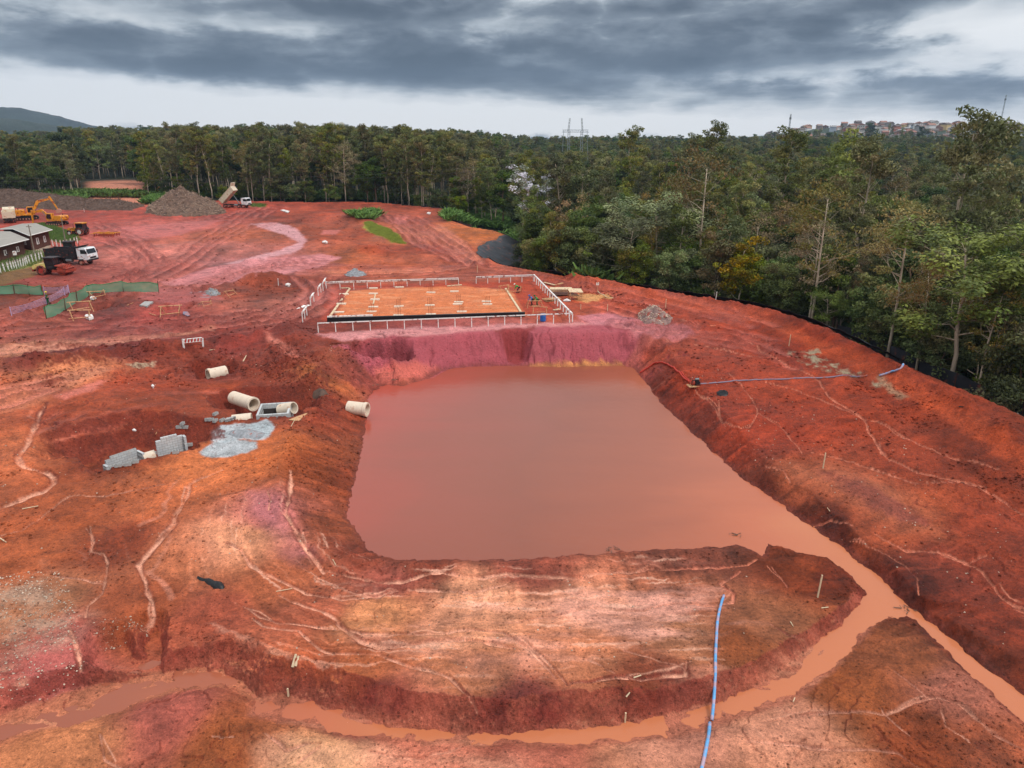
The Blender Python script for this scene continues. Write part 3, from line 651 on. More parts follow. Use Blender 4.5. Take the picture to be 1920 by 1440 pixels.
# wet cement spills beside the manholes
for k, pp in enumerate([[(395,810),(440,793),(480,795),(515,800),(510,815),(490,825),(450,822),(420,830),(400,826)], [(370,848),(400,828),(440,824),(480,828),(484,840),(460,850),(420,858),(385,856)], [(470,795),(500,785),(515,800),(500,820),(480,812)]]):
    paint(blobmask(pp, .15, .25, .9, 60 + k), (172, 180, 184), .92)
paint(blobmask([(235,682),(290,678),(286,690),(250,690)], .2, .3, .8, 64), (180, 156, 128), .8)
paint(blobmask([(360,548),(395,545),(412,552),(380,560)], .3, .6, .8, 65) * sstep(0, .3, fbm(GX, GY, .7, 3, .6, 917)), (150, 150, 156), .7)
# the runnels and ruts
paint(LINE, (116, 48, 36), .55)
rfield_ = sstep(R(9), R(14), AZG)  # mask over the right-hand field
paint(sstep(2.6, 4.4, FLOW) * (1 - rfield_), (222, 150, 126), .36); paint(sstep(4.2, 5.4, FLOW) * (1 - rfield_), (234, 172, 150), .5)
paint(sstep(3.8, 5.3, FLOW) * rfield_, (184, 84, 58), .38)
con = sstep(.6, 1.6, dpond) * sstep(14, 10, dpond) * sstep(47, 43, GY) * sstep(-24, -18, GX) * sstep(13, 9, GX)
fl1 = fbm(SHS / 5.0, dpond * 1.0, .9, 4, .6, 931); fl2 = fbm(SHS / 9.0, dpond * 1.0, .35, 3, .6, 932)
COL *= np.clip(1 + con * (.38 * fl1 + .34 * fl2), .45, 1.6)[..., None].astype(np.float32)
paint(con * sstep(.22, .45, fl2) * sstep(-.2, .3, fl1), (232, 176, 150), .55)
paint(rillC, (232, 166, 138), .95)
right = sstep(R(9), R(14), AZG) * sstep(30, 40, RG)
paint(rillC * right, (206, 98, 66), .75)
paint(trackC, (200, 114, 102), .55)
paint(rutDark, (104, 38, 34), .6)
# gully silt
for poly, rgb in ((GUL1, (178, 104, 80)), (GUL2, (184, 110, 80))):
    p = [at(a, b, WL + .05) for a, b in poly]; m = clipbox(p, 3); M = np.zeros(GX.shape)
    M[m] = sstep(.45, -.1, sdist(GX[m], GY[m], p) + .2 * fbm(GX[m], GY[m], 1.2, 3, .6, 70)); paint(M, rgb, .85)
    paint(M * sstep(.1, .5, fbm(GX * .4, GY * 2.2, 1.6, 4, .6, 71)), (206, 136, 106), .5)
# grass and weeds on the slopes, woodland floor
GRASS = np.zeros(GX.shape)
for k, (pp, rgb) in enumerate([([(683,418),(695,416),(740,438),(762,458),(735,454),(700,438),(682,428)], (146,152,62)), ([(655,402),(700,396),(712,404),(700,412),(672,412)], (70,86,40)), ([(836,404),(880,402),(970,404),(972,432),(900,426),(838,416)], (84,118,44)),
    ([(-60,345),(40,355),(110,362),(165,372),(165,380),(100,378),(30,374),(-60,370)], (92,118,52)), ([(60,420),(85,418),(140,438),(150,450),(120,458),(90,448),(60,436)], (78,104,40)), ([(270,376),(290,366),(310,362),(300,378),(280,386)], (92,124,44)),
    ([(-60,500),(40,470),(90,468),(94,484),(60,500),(10,512),(-60,530)], (122,124,62)), ([(-60,520),(20,508),(80,498),(70,516),(0,536),(-60,545)], (112,82,44)), ([(470,382),(500,384),(498,388),(470,388)], (96,120,54))]):
    M = blobmask(pp, .5, .7, 1.5, 80 + k); paint(M, rgb, .9)
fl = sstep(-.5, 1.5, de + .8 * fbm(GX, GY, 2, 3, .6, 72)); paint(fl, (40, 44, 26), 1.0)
paint(sstep(500, 900, RG), (44, 58, 40), 1.0)
sidebank = sstep(.5, 1.5, de) * sstep(14, 8, de) * sstep(R(14), R(20), AZG); paint(sidebank, (128, 66, 44), .8)
# the slope of dug field seen far off through the wood
paint(blobmask([(0,488),(30,478),(62,470),(92,458),(96,462),(90,470),(60,482),(0,504)], .25, .1, 2, 90), (176, 160, 140), .9)
paint(blobmask([(1080,552),(1140,550),(1150,560),(1100,568),(1078,562)], .4, .4, 1, 91), (206, 152, 96), .8)
# darker maroon on the steep faces of the gully cut and the pits
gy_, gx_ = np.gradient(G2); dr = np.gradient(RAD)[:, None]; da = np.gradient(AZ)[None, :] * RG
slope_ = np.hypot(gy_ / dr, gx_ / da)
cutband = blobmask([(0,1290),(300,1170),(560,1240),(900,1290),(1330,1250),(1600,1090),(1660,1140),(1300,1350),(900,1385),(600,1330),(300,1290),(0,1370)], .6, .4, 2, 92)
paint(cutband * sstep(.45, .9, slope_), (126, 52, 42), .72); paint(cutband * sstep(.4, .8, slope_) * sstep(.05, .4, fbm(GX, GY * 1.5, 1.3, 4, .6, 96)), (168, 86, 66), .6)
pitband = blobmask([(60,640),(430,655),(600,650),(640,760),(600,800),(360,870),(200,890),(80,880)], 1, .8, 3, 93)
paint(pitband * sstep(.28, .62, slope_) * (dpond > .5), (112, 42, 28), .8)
paint(crk, (112, 42, 48), .7)
rim = sstep(.42, .05, dpond + .25 * fbm(GX, GY, .6, 3, .6, 94)) * (dpond > -.5); paint(rim, (112, 52, 42), .6)
NG = np.ones(GX.shape)
NG -= .62 * blobmask([(740,640),(900,616),(1050,608),(1165,606),(1195,640),(1170,684),(1000,690),(830,700),(745,690)], .6, .3, 2, 40)
NG -= .35 * blobmask([(622,600),(655,545),(870,535),(960,545),(990,592)], .4, .3, 1.5, 45)
paint(sstep(R(-30.4), R(-29.6), AZG) * sstep(R(-26.2), R(-27.0), AZG) * sstep(262, 270, RG) * sstep(420, 400, RG), (196, 124, 98), .9)
WET = np.clip(trackC * .8, 0, 1)
COL = np.clip(COL, .004, .9)

def grid_mesh(name, GXa, GYa, GZa):
    nr, na = GXa.shape
    co = np.empty((nr * na, 3), np.float32); co[:, 0] = GXa.ravel(); co[:, 1] = GYa.ravel(); co[:, 2] = GZa.ravel()
    idx = np.arange(nr * na, dtype=np.int32).reshape(nr, na)
    q = np.stack([idx[:-1, :-1], idx[:-1, 1:], idx[1:, 1:], idx[1:, :-1]], -1).reshape(-1, 4)[:, ::-1]
    me = bpy.data.meshes.new(name)
    me.vertices.add(len(co)); me.vertices.foreach_set('co', co.ravel())
    me.loops.add(q.size); me.loops.foreach_set('vertex_index', q.ravel())
    me.polygons.add(len(q)); me.polygons.foreach_set('loop_start', np.arange(0, q.size, 4, dtype=np.int32))
    me.polygons.foreach_set('use_smooth', np.ones(len(q), bool))
    me.update(calc_edges=True)
    return me
def add_col(me, rgb, name='soil', alpha=1):
    a = me.color_attributes.new(name, 'FLOAT_COLOR', 'POINT')
    d = np.ones((len(me.vertices), 4), np.float32); d[:, :3] = rgb.reshape(-1, 3); d[:, 3] = alpha
    a.data.foreach_set('color', d.ravel())

# ------------------------------------------------------------------ materials
MATS = {}
def new_mat(name):
    mt = bpy.data.materials.new(name); mt.use_nodes = True; mt.node_tree.nodes.clear()
    nt = mt.node_tree; o = nt.nodes.new('ShaderNodeOutputMaterial'); b = nt.nodes.new('ShaderNodeBsdfPrincipled')
    nt.links.new(b.outputs[0], o.inputs[0]); MATS[name] = mt
    return mt, nt, b, o
def mat(name, rgb, rough=.7, metal=0.0, var=.25, scale=2.0, bump=0.0, spec=.3, dirt=None, dirt_amt=0.0):
    """plain painted / natural material: colour broken up by noise, optional splashed dirt"""
    if name in MATS: return MATS[name]
    mt, nt, b, o = new_mat(name)
    c = s2l(rgb); tc = nt.nodes.new('ShaderNodeTexCoord')
    n = nt.nodes.new('ShaderNodeTexNoise'); n.inputs['Scale'].default_value = scale; n.inputs['Detail'].default_value = 6; n.inputs['Roughness'].default_value = .6
    nt.links.new(tc.outputs['Object'], n.inputs['Vector'])
    colr = ramp(nt, n.outputs['Fac'], [(.3, tuple(v * (1 - var) for v in c)), (.7, tuple(min(1, v * (1 + var)) for v in c))])
    if dirt is not None:
        n2 = nt.nodes.new('ShaderNodeTexNoise'); n2.inputs['Scale'].default_value = scale * .7 + .4; n2.inputs['Detail'].default_value = 8
        nt.links.new(tc.outputs['Object'], n2.inputs['Vector'])
        f = ramp(nt, n2.outputs['Fac'], [(.62 - dirt_amt * .4, 0.0), (.72 - dirt_amt * .3, 1.0)])
        mx = nt.nodes.new('ShaderNodeMix'); mx.data_type = 'RGBA'
        nt.links.new(f, mx.inputs['Factor']); nt.links.new(colr, mx.inputs['A']); mx.inputs['B'].default_value = (*s2l(dirt), 1)
        colr = mx.outputs['Result']
    nt.links.new(colr, b.inputs['Base Color'])
    b.inputs['Roughness'].default_value = rough; b.inputs['Metallic'].default_value = metal
    b.inputs['Specular IOR Level'].default_value = spec
    if bump:
        bp = nt.nodes.new('ShaderNodeBump'); bp.inputs['Strength'].default_value = bump; bp.inputs['Distance'].default_value = .05
        nt.links.new(n.outputs['Fac'], bp.inputs['Height']); nt.links.new(bp.outputs[0], b.inputs['Normal'])
    return mt
def soil_mat(name, attr='soil', gain=1.0):
    mt, nt, b, o = new_mat(name); Lk = nt.links.new
    vc = nt.nodes.new('ShaderNodeAttribute'); vc.attribute_name = attr
    geo = nt.nodes.new('ShaderNodeNewGeometry')
    def nz(scale, det, ro, sx=1, sy=1, dist=0):
        m_ = nt.nodes.new('ShaderNodeMapping'); m_.inputs['Scale'].default_value = (sx, sy, 1); Lk(geo.outputs['Position'], m_.inputs[0])
        n_ = nt.nodes.new('ShaderNodeTexNoise'); Lk(m_.outputs[0], n_.inputs['Vector'])
        n_.inputs['Scale'].default_value = scale; n_.inputs['Detail'].default_value = det; n_.inputs['Roughness'].default_value = ro; n_.inputs['Distortion'].default_value = dist
        return n_.outputs['Fac']
    a1 = nz(.9, 9, .7); a2 = nz(5.0, 6, .7); a3 = nz(.22, 5, .6)
    def ctr(x, k): return mathn(nt, 'MULTIPLY', mathn(nt, 'SUBTRACT', x, .5), k)
    f = mathn(nt, 'ADD', mathn(nt, 'ADD', ctr(a1, 1.1), ctr(a2, 1.7)), ctr(a3, .6)); f = mathn(nt, 'ADD', f, 1.0)
    lt = nz(.38, 10, .66, 1, 1.4); dk = nz(.6, 10, .68, 1, 1.3)
    f = mathn(nt, 'MULTIPLY', f, mathn(nt, 'ADD', 1.0, mathn(nt, 'MULTIPLY', ramp(nt, lt, [(.50, 0.0), (.56, 1.0)]), .14)))
    f = mathn(nt, 'MULTIPLY', f, mathn(nt, 'SUBTRACT', 1.0, mathn(nt, 'MULTIPLY', ramp(nt, dk, [(.54, 0.0), (.60, 1.0)]), .24)))
    a4 = nz(15.0, 5, .7); f = mathn(nt, 'MULTIPLY', f, mathn(nt, 'ADD', 1.0, ctr(a4, 1.6)))
    f = mathn(nt, 'ADD', 1.0, mathn(nt, 'MULTIPLY', mathn(nt, 'SUBTRACT', f, 1.0), vc.outputs['Alpha']))
    f = mathn(nt, 'MULTIPLY', mathn(nt, 'MAXIMUM', f, .25), gain)
    # dark crumbs
    vo = nt.nodes.new('ShaderNodeTexVoronoi'); vo.inputs['Scale'].default_value = 2.6; vo.inputs['Randomness'].default_value = 1; Lk(geo.outputs['Position'], vo.inputs['Vector'])
    cr = mathn(nt, 'MULTIPLY', mathn(nt, 'LESS_THAN', vo.outputs['Distance'], .17), mathn(nt, 'GREATER_THAN', a1, .47))
    vo2 = nt.nodes.new('ShaderNodeTexVoronoi'); vo2.inputs['Scale'].default_value = 6.5; Lk(geo.outputs['Position'], vo2.inputs['Vector'])
    cr2 = mathn(nt, 'MULTIPLY', mathn(nt, 'LESS_THAN', vo2.outputs['Distance'], .2), mathn(nt, 'GREATER_THAN', dk, .50))
    f = mathn(nt, 'MULTIPLY', f, mathn(nt, 'SUBTRACT', 1.0, mathn(nt, 'MULTIPLY', cr, .45)))
    f = mathn(nt, 'MULTIPLY', f, mathn(nt, 'SUBTRACT', 1.0, mathn(nt, 'MULTIPLY', cr2, .45)))
    sc = nt.nodes.new('ShaderNodeVectorMath'); sc.operation = 'SCALE'; Lk(vc.outputs['Color'], sc.inputs[0]); Lk(f, sc.inputs['Scale'])
    Lk(sc.outputs[0], b.inputs['Base Color'])
    rg = nt.nodes.new('ShaderNodeMapRange'); Lk(a3, rg.inputs[0]); rg.inputs[1].default_value = .35; rg.inputs[2].default_value = .65; rg.inputs[3].default_value = .62; rg.inputs[4].default_value = .9
    Lk(rg.outputs[0], b.inputs['Roughness']); b.inputs['Specular IOR Level'].default_value = .25
    h = mathn(nt, 'ADD', mathn(nt, 'MULTIPLY', a1, .6), mathn(nt, 'MULTIPLY', a2, .22)); h = mathn(nt, 'SUBTRACT', h, mathn(nt, 'MULTIPLY', cr, -.06))
    bp = nt.nodes.new('ShaderNodeBump'); bp.inputs['Strength'].default_value = .9; bp.inputs['Distance'].default_value = .7; Lk(h, bp.inputs['Height']); Lk(bp.outputs[0], b.inputs['Normal'])
    return mt
def tag(o, label=None, cat=None, group=None, kind=None):
    if label: o['label'] = label
    if cat: o['category'] = cat
    if group: o['group'] = group
    if kind: o['kind'] = kind
    return o
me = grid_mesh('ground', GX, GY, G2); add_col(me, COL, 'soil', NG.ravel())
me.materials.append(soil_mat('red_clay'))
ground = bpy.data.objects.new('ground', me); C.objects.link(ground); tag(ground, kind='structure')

# ------------------------------------------------------------------ muddy water
def water_mat():
    mt, nt, b, o = new_mat('muddy_water'); Lk = nt.links.new
    geo = nt.nodes.new('ShaderNodeNewGeometry')
    n = nt.nodes.new('ShaderNodeTexNoise'); n.inputs['Scale'].default_value = .07; n.inputs['Detail'].default_value = 4; Lk(geo.outputs['Position'], n.inputs['Vector'])
    sp = nt.nodes.new('ShaderNodeSeparateXYZ'); Lk(geo.outputs['Position'], sp.inputs[0])
    fx = mathn(nt, 'ADD', mathn(nt, 'MULTIPLY', sp.outputs[0], 1 / 46.0), mathn(nt, 'MULTIPLY', sp.outputs[1], -1 / 260.0))
    m2 = nt.nodes.new('ShaderNodeMapping'); m2.inputs['Scale'].default_value = (.05, .22, 1); m2.inputs['Rotation'].default_value = (0, 0, .35); Lk(geo.outputs['Position'], m2.inputs[0])
    n3 = nt.nodes.new('ShaderNodeTexNoise'); n3.inputs['Scale'].default_value = 1.0; n3.inputs['Detail'].default_value = 6; n3.inputs['Distortion'].default_value = .6; Lk(m2.outputs[0], n3.inputs['Vector'])
    fx = mathn(nt, 'ADD', fx, mathn(nt, 'ADD', .34, mathn(nt, 'ADD', mathn(nt, 'MULTIPLY', n.outputs['Fac'], .22), mathn(nt, 'MULTIPLY', n3.outputs['Fac'], .22))))
    gl2 = nt.nodes.new('ShaderNodeMapRange'); Lk(sp.outputs[1], gl2.inputs[0]); gl2.inputs[1].default_value = 37.5; gl2.inputs[2].default_value = 33.5
    fx = mathn(nt, 'MINIMUM', mathn(nt, 'ADD', mathn(nt, 'MAXIMUM', fx, 0.0), mathn(nt, 'MULTIPLY', gl2.outputs[0], .56)), .9)   # silt in the shallow gully is tanner
    c = ramp(nt, fx, [(0.0, s2l((162, 74, 60))), (.20, s2l((142, 75, 60))), (.40, s2l((134, 75, 58))), (.60, s2l((148, 82, 60))), (.80, s2l((176, 98, 68))), (1.0, s2l((190, 118, 78)))])
    Lk(c, b.inputs['Base Color']); b.inputs['Roughness'].default_value = .16; b.inputs['Specular IOR Level'].default_value = .42; b.inputs['IOR'].default_value = 1.33
    n2 = nt.nodes.new('ShaderNodeTexNoise'); n2.inputs['Scale'].default_value = 1.4; n2.inputs['Detail'].default_value = 5; n2.inputs['Roughness'].default_value = .6; Lk(geo.outputs['Position'], n2.inputs['Vector'])
    bp = nt.nodes.new('ShaderNodeBump'); bp.inputs['Strength'].default_value = .35; bp.inputs['Distance'].default_value = .06; Lk(n2.outputs['Fac'], bp.inputs['Height']); Lk(bp.outputs[0], b.inputs['Normal'])
    return mt
WPOLY = [(640,700),(700,690),(760,678),(830,660),(1180,660),(1240,690),(1500,880),(1700,1060),(1960,1250),(2250,1430),(2250,1600),(1930,1380),(1760,1262),(1700,1215),(1640,1230),(1590,1262),(1480,1335),(1200,1402),(900,1412),(500,1385),(-120,1430),(-120,1325),(300,1235),(500,1252),(900,1350),(1200,1330),(1480,1212),(1600,1125),(1560,1100),(1480,1090),(1440,1062),(1400,1052),(1250,1055),(1000,1066),(720,1070),(640,1040),(610,980),(640,850),(650,760)]
wp = [at(a, b, WL) for a, b in WPOLY]
me = bpy.data.meshes.new('water'); me.from_pydata([(a, b, WL) for a, b in wp], [], [list(range(len(wp)))[::-1]]); me.update()
if me.polygons[0].normal.z < 0: me.flip_normals()
me.materials.append(water_mat()); o = bpy.data.objects.new('water', me); C.objects.link(o); tag(o, kind='structure')
# ------------------------------------------------------------------ vegetation
def leaf_mat(name):
    mt, nt, b, o = new_mat(name); Lk = nt.links.new
    vc = nt.nodes.new('ShaderNodeAttribute'); vc.attribute_name = 'tint'
    oi = nt.nodes.new('ShaderNodeObjectInfo')
    hs = nt.nodes.new('ShaderNodeHueSaturation'); Lk(vc.outputs['Color'], hs.inputs['Color'])
    Lk(mathn(nt, 'ADD', .475, mathn(nt, 'MULTIPLY', oi.outputs['Random'], .04)), hs.inputs['Hue'])
    r2 = mathn(nt, 'FRACT', mathn(nt, 'MULTIPLY', oi.outputs['Random'], 7.31))
    Lk(mathn(nt, 'ADD', .52, mathn(nt, 'MULTIPLY', r2, .66)), hs.inputs['Value'])
    r3 = mathn(nt, 'FRACT', mathn(nt, 'MULTIPLY', oi.outputs['Random'], 3.77))
    Lk(mathn(nt, 'ADD', .72, mathn(nt, 'MULTIPLY', r3, .45)), hs.inputs['Saturation'])
    Lk(hs.outputs[0], b.inputs['Base Color']); b.inputs['Roughness'].default_value = .55; b.inputs['Specular IOR Level'].default_value = .25
    tr = nt.nodes.new('ShaderNodeBsdfTranslucent'); Lk(hs.outputs[0], tr.inputs[0])
    mx = nt.nodes.new('ShaderNodeMixShader'); mx.inputs[0].default_value = .25
    Lk(b.outputs[0], mx.inputs[1]); Lk(tr.outputs[0], mx.inputs[2]); Lk(mx.outputs[0], o.inputs[0])
    return mt
LEAF = leaf_mat('leaves')
BARK = {'pale': mat('pale_bark', (176, 158, 138), .85, var=.35, scale=.7), 'brown': mat('brown_bark', (112, 88, 70), .9, var=.35, scale=.8)}

class MB:
    """collects simple solids into one mesh"""
    def __init__(s): s.v = []; s.f = []
    def add(s, v, f):
        n = len(s.v); s.v += [tuple(map(float, q)) for q in v]; s.f += [tuple(i + n for i in q) for q in f]; return s
    def hexa(s, p):   # 8 corners: bottom 4 ccw, top 4 ccw
        return s.add(p, [(3, 2, 1, 0), (4, 5, 6, 7), (0, 1, 5, 4), (1, 2, 6, 5), (2, 3, 7, 6), (3, 0, 4, 7)])
    def box(s, x0, x1, y0, y1, z0, z1):
        return s.hexa([(x0, y0, z0), (x1, y0, z0), (x1, y1, z0), (x0, y1, z0), (x0, y0, z1), (x1, y0, z1), (x1, y1, z1), (x0, y1, z1)])
    def prism(s, prof, y0, y1):   # profile in x,z (ccw seen from -y), extruded along y
        n = len(prof); v = [(a, y0, b) for a, b in prof] + [(a, y1, b) for a, b in prof]
        f = [tuple(range(n)), tuple(range(2 * n - 1, n - 1, -1))] + [(i, i + n, (i + 1) % n + n, (i + 1) % n) for i in range(n)]
        return s.add(v, f)
    def tube(s, pts, r, n=6, cap=True):
        P_ = [np.array(p, float) for p in pts]; rs = r if hasattr(r, '__len__') else [r] * len(P_)
        v = []; f = []
        for i, p in enumerate(P_):
            t = P_[min(i + 1, len(P_) - 1)] - P_[max(i - 1, 0)]; t /= np.linalg.norm(t) + 1e-9
            a = np.cross(t, (0, 0, 1.0)) if abs(t[2]) < .95 else np.cross(t, (1.0, 0, 0)); a /= np.linalg.norm(a); b = np.cross(t, a)
            for k in range(n):
                th = 2 * pi * k / n; v.append(p + rs[i] * (a * cos(th) + b * sin(th)))
        for i in range(len(P_) - 1):
            for k in range(n): f.append((i * n + k, i * n + (k + 1) % n, (i + 1) * n + (k + 1) % n, (i + 1) * n + k))
        if cap: f += [tuple(range(n))[::-1], tuple(range((len(P_) - 1) * n, len(P_) * n))]
        return s.add(v, f)
    def cyl(s, c, axis, r, h, n=16):   # centred cylinder
        a = np.array({'x': (1, 0, 0), 'y': (0, 1, 0), 'z': (0, 0, 1)}[axis], float); c = np.array(c, float)
        return s.tube([c - a * h / 2, c + a * h / 2], r, n)
    def mesh(s, name, m, smooth=False):
        me = bpy.data.meshes.new(name); me.from_pydata(s.v, [], s.f); me.update()
        if m: me.materials.append(MATS[m] if isinstance(m, str) else m)
        if smooth: me.polygons.foreach_set('use_smooth', [True] * len(me.polygons))
        return me
    def build(s, name, m, parent=None, smooth=False, loc=None, rz=0):
        o = bpy.data.objects.new(name, s.mesh(name, m, smooth)); C.objects.link(o)
        if parent is not None: o.parent = parent
        if loc is not None: o.location = loc
        if rz: o.rotation_euler.z = rz
        return o
def empty(name, loc=(0, 0, 0), rz=0):
    o = bpy.data.objects.new(name, None); C.objects.link(o); o.location = loc; o.rotation_euler.z = rz; o.empty_display_size = .5
    return o
KIDS = {}
def copy_tree(o, parent=None):
    c = o.copy(); C.objects.link(c)
    if parent is not None: c.parent = parent
    for ch in list(o.children): copy_tree(ch, c)
    return c

def leaf_mesh(name, clusters, colfn, seed, size, n_per, flat=.5, shape=(1, 1, .6), aspect=.5):
    """many small leaf sprays scattered through each cluster"""
    g_ = np.random.default_rng(seed); V = []; T = []
    for (cx, cy, cz, cr) in clusters:
        n = max(4, int(n_per * (cr ** 1.6)))
        d = g_.normal(size=(n, 3)); d /= np.linalg.norm(d, axis=1)[:, None]
        rad = g_.uniform(.25, 1, n) ** .6
        c = np.array([cx, cy, cz]) + d * (rad * cr)[:, None] * np.array(shape)
        nn = g_.normal(size=(n, 3)) * (1 - flat) + np.array([0, 0, 1]) * flat + d * .35; nn /= np.linalg.norm(nn, axis=1)[:, None]
        a = np.cross(nn, g_.normal(size=(n, 3))); a /= np.linalg.norm(a, axis=1)[:, None]; b = np.cross(nn, a)
        s_ = (size * g_.uniform(.55, 1.35, n))[:, None]
        V.append(np.stack([c - a * s_, c - b * s_ * aspect, c + a * s_, c + b * s_ * aspect], 1))
        base = np.array(colfn(g_)); cl_ = g_.uniform(.7, 1.35); t = base * cl_ * g_.uniform(.72, 1.34, (n, 1)) 
        T.append(np.repeat(t[:, None, :], 4, 1))
    V = np.concatenate(V).reshape(-1, 3).astype(np.float32); T = np.concatenate(T).reshape(-1, 3)
    return V, T
def quads_to_mesh(name, V, T, m):
    me = bpy.data.meshes.new(name); nv = len(V); me.vertices.add(nv); me.vertices.foreach_set('co', V.ravel())
    me.loops.add(nv); me.loops.foreach_set('vertex_index', np.arange(nv, dtype=np.int32))
    me.polygons.add(nv // 4); me.polygons.foreach_set('loop_start', np.arange(0, nv, 4, dtype=np.int32))
    me.update(calc_edges=True); add_col(me, np.clip(T, 0, 1), 'tint'); me.materials.append(m); return me
def pick(*cols):
    cols = [s2l(c) for c in cols]
    return lambda g_: cols[g_.integers(len(cols))]
SPEC = {
 'eucalyptus': dict(h=24, fb=.32, cr=4.3, nl=26, clr=(.7, 1.4), ls=.21, n=75, flat=.2, col=pick((112,122,76),(128,134,84),(98,110,70),(134,130,86)), bark='pale', up=.8, tr=.22),
 'slender_tree': dict(h=19, fb=.22, cr=3.5, nl=22, clr=(.7, 1.35), ls=.20, n=78, flat=.3, col=pick((104,120,66),(120,132,72),(92,108,62)), bark='pale', up=.65, tr=.15),
 'broadleaf_tree': dict(h=15, fb=.26, cr=4.8, nl=24, clr=(1.0, 1.8), ls=.23, n=85, flat=.45, col=pick((76,100,48),(88,112,54),(66,88,46)), bark='brown', up=.4, tr=.26),
 'feathery_tree': dict(h=12, fb=.36, cr=5.2, nl=22, clr=(1.0, 1.7), ls=.20, n=90, flat=.8, col=pick((118,136,82),(132,148,92),(104,126,78)), bark='pale', up=.3, tr=.2),
 'bushy_tree': dict(h=9, fb=.12, cr=3.8, nl=20, clr=(.9, 1.6), ls=.20, n=95, flat=.4, col=pick((98,120,56),(114,132,64),(84,106,54),(120,122,70)), bark='brown', up=.4, tr=.14),
 'bare_tree': dict(h=17, fb=.30, cr=4.5, nl=20, clr=(.8, 1.3), ls=.17, n=38, flat=.3, col=pick((134,122,84),(126,122,80),(142,124,92)), bark='pale', up=.55, tr=.18),
 'yellow_tree': dict(h=11, fb=.22, cr=3.0, nl=18, clr=(.8, 1.3), ls=.20, n=75, flat=.4, col=pick((128,122,62),(114,122,62),(138,126,62),(106,116,60)), bark='pale', up=.5, tr=.13),
 'blossom_tree': dict(h=15, fb=.55, cr=5.4, nl=16, clr=(.6, 1.0), ls=.24, n=50, flat=.7, col=pick((196,196,202),(150,158,142),(220,218,226),(120,130,110)), bark='pale', up=.45, tr=.2),
}
def limb(rg, p0, d0, ln, nseg, up):
    p = np.array(p0, float); d = np.array(d0, float); pts = [p.copy()]
    for i in range(nseg):
        d = d + rg.normal(size=3) * .22 + np.array([0, 0, up * .25]); d /= np.linalg.norm(d)
        p = p + d * ln / nseg; pts.append(p.copy())
    return pts
TEMPL = {}
def make_template(kind, seed):
    sp = SPEC[kind]; rg = np.random.default_rng(seed); h = sp['h'] * rg.uniform(.92, 1.08)
    tm = MB(); cl_ = []
    lean = rg.normal(size=2) * .05 * h
    trunk = [np.array([0, 0, -.6])]
    for i in range(1, 8):
        t = i / 7; trunk.append(np.array([lean[0] * t * t + rg.normal() * .12, lean[1] * t * t + rg.normal() * .12, h * .93 * t]))
    r0 = sp['tr']; tm.tube(trunk, [r0 * (1.25 if i == 0 else 1) * (1 - .8 * i / 7) + .02 for i in range(8)], 7)
    for k in range(sp['nl']):
        t = sp['fb'] + (1 - sp['fb']) * ((k + rg.uniform(0, 1)) / sp['nl'])
        f = t * 7; i = min(6, int(f)); p0 = trunk[i] + (trunk[i + 1] - trunk[i]) * (f - i)
        th = rg.uniform(0, 2 * pi); tt = (t - sp['fb']) / (1 - sp['fb'])
        ln = sp['cr'] * rg.uniform(.45, 1.2) * (1.05 - .40 * tt ** 2) * (.6 + .85 * min(tt + .2, .55))
        d0 = np.array([cos(th), sin(th), sp['up'] * rg.uniform(.5, 1.4)]); d0 /= np.linalg.norm(d0)
        pts = limb(rg, p0, d0, ln * 1.15, 4, sp['up']); rb = r0 * (1 - .75 * t) * .55
        tm.tube(pts, [rb, rb * .75, rb * .5, rb * .3, .015], 4, False)
        cl_.append((*pts[-1], rg.uniform(*sp['clr']))); cl_.append((*pts[3], rg.uniform(*sp['clr']) * .8))
        for q in (2, 3, 3):
            dd = rg.normal(size=3); dd[2] = abs(dd[2]) * .6; dd /= np.linalg.norm(dd)
            pp = limb(rg, pts[q], dd, ln * rg.uniform(.35, .6), 2, .3)
            tm.tube(pp, [rb * .35, rb * .2, .012], 3, False)
            if rg.uniform() < .85: cl_.append((*pp[-1], rg.uniform(*sp['clr']) * .85))
    V, T = leaf_mesh(kind, cl_, sp['col'], seed + 5, sp['ls'], sp['n'], sp['flat'])
    T = T * (np.array([1.02, .92, .62]) if kind != 'blossom_tree' else np.array([1, .98, 1.02]))
    tme = tm.mesh(kind + '_trunk', BARK[sp['bark']], True); cme = quads_to_mesh(kind + '_crown', V, T, LEAF)
    tz = float(V[:, 2].max()); rad = float(np.percentile(np.hypot(V[:, 0], V[:, 1]), 90))
    return dict(kind=kind, trunk=tme, crown=cme, h=tz, r=rad, V=V, T=T, tv=tm)
NT_ = {'eucalyptus': 4, 'slender_tree': 3, 'broadleaf_tree': 4, 'feathery_tree': 2, 'bushy_tree': 3, 'bare_tree': 2, 'yellow_tree': 1, 'blossom_tree': 1}
for ki, (k, n_) in enumerate(NT_.items()):
    TEMPL[k] = [make_template(k, 1000 + 37 * ki + q) for q in range(n_)]

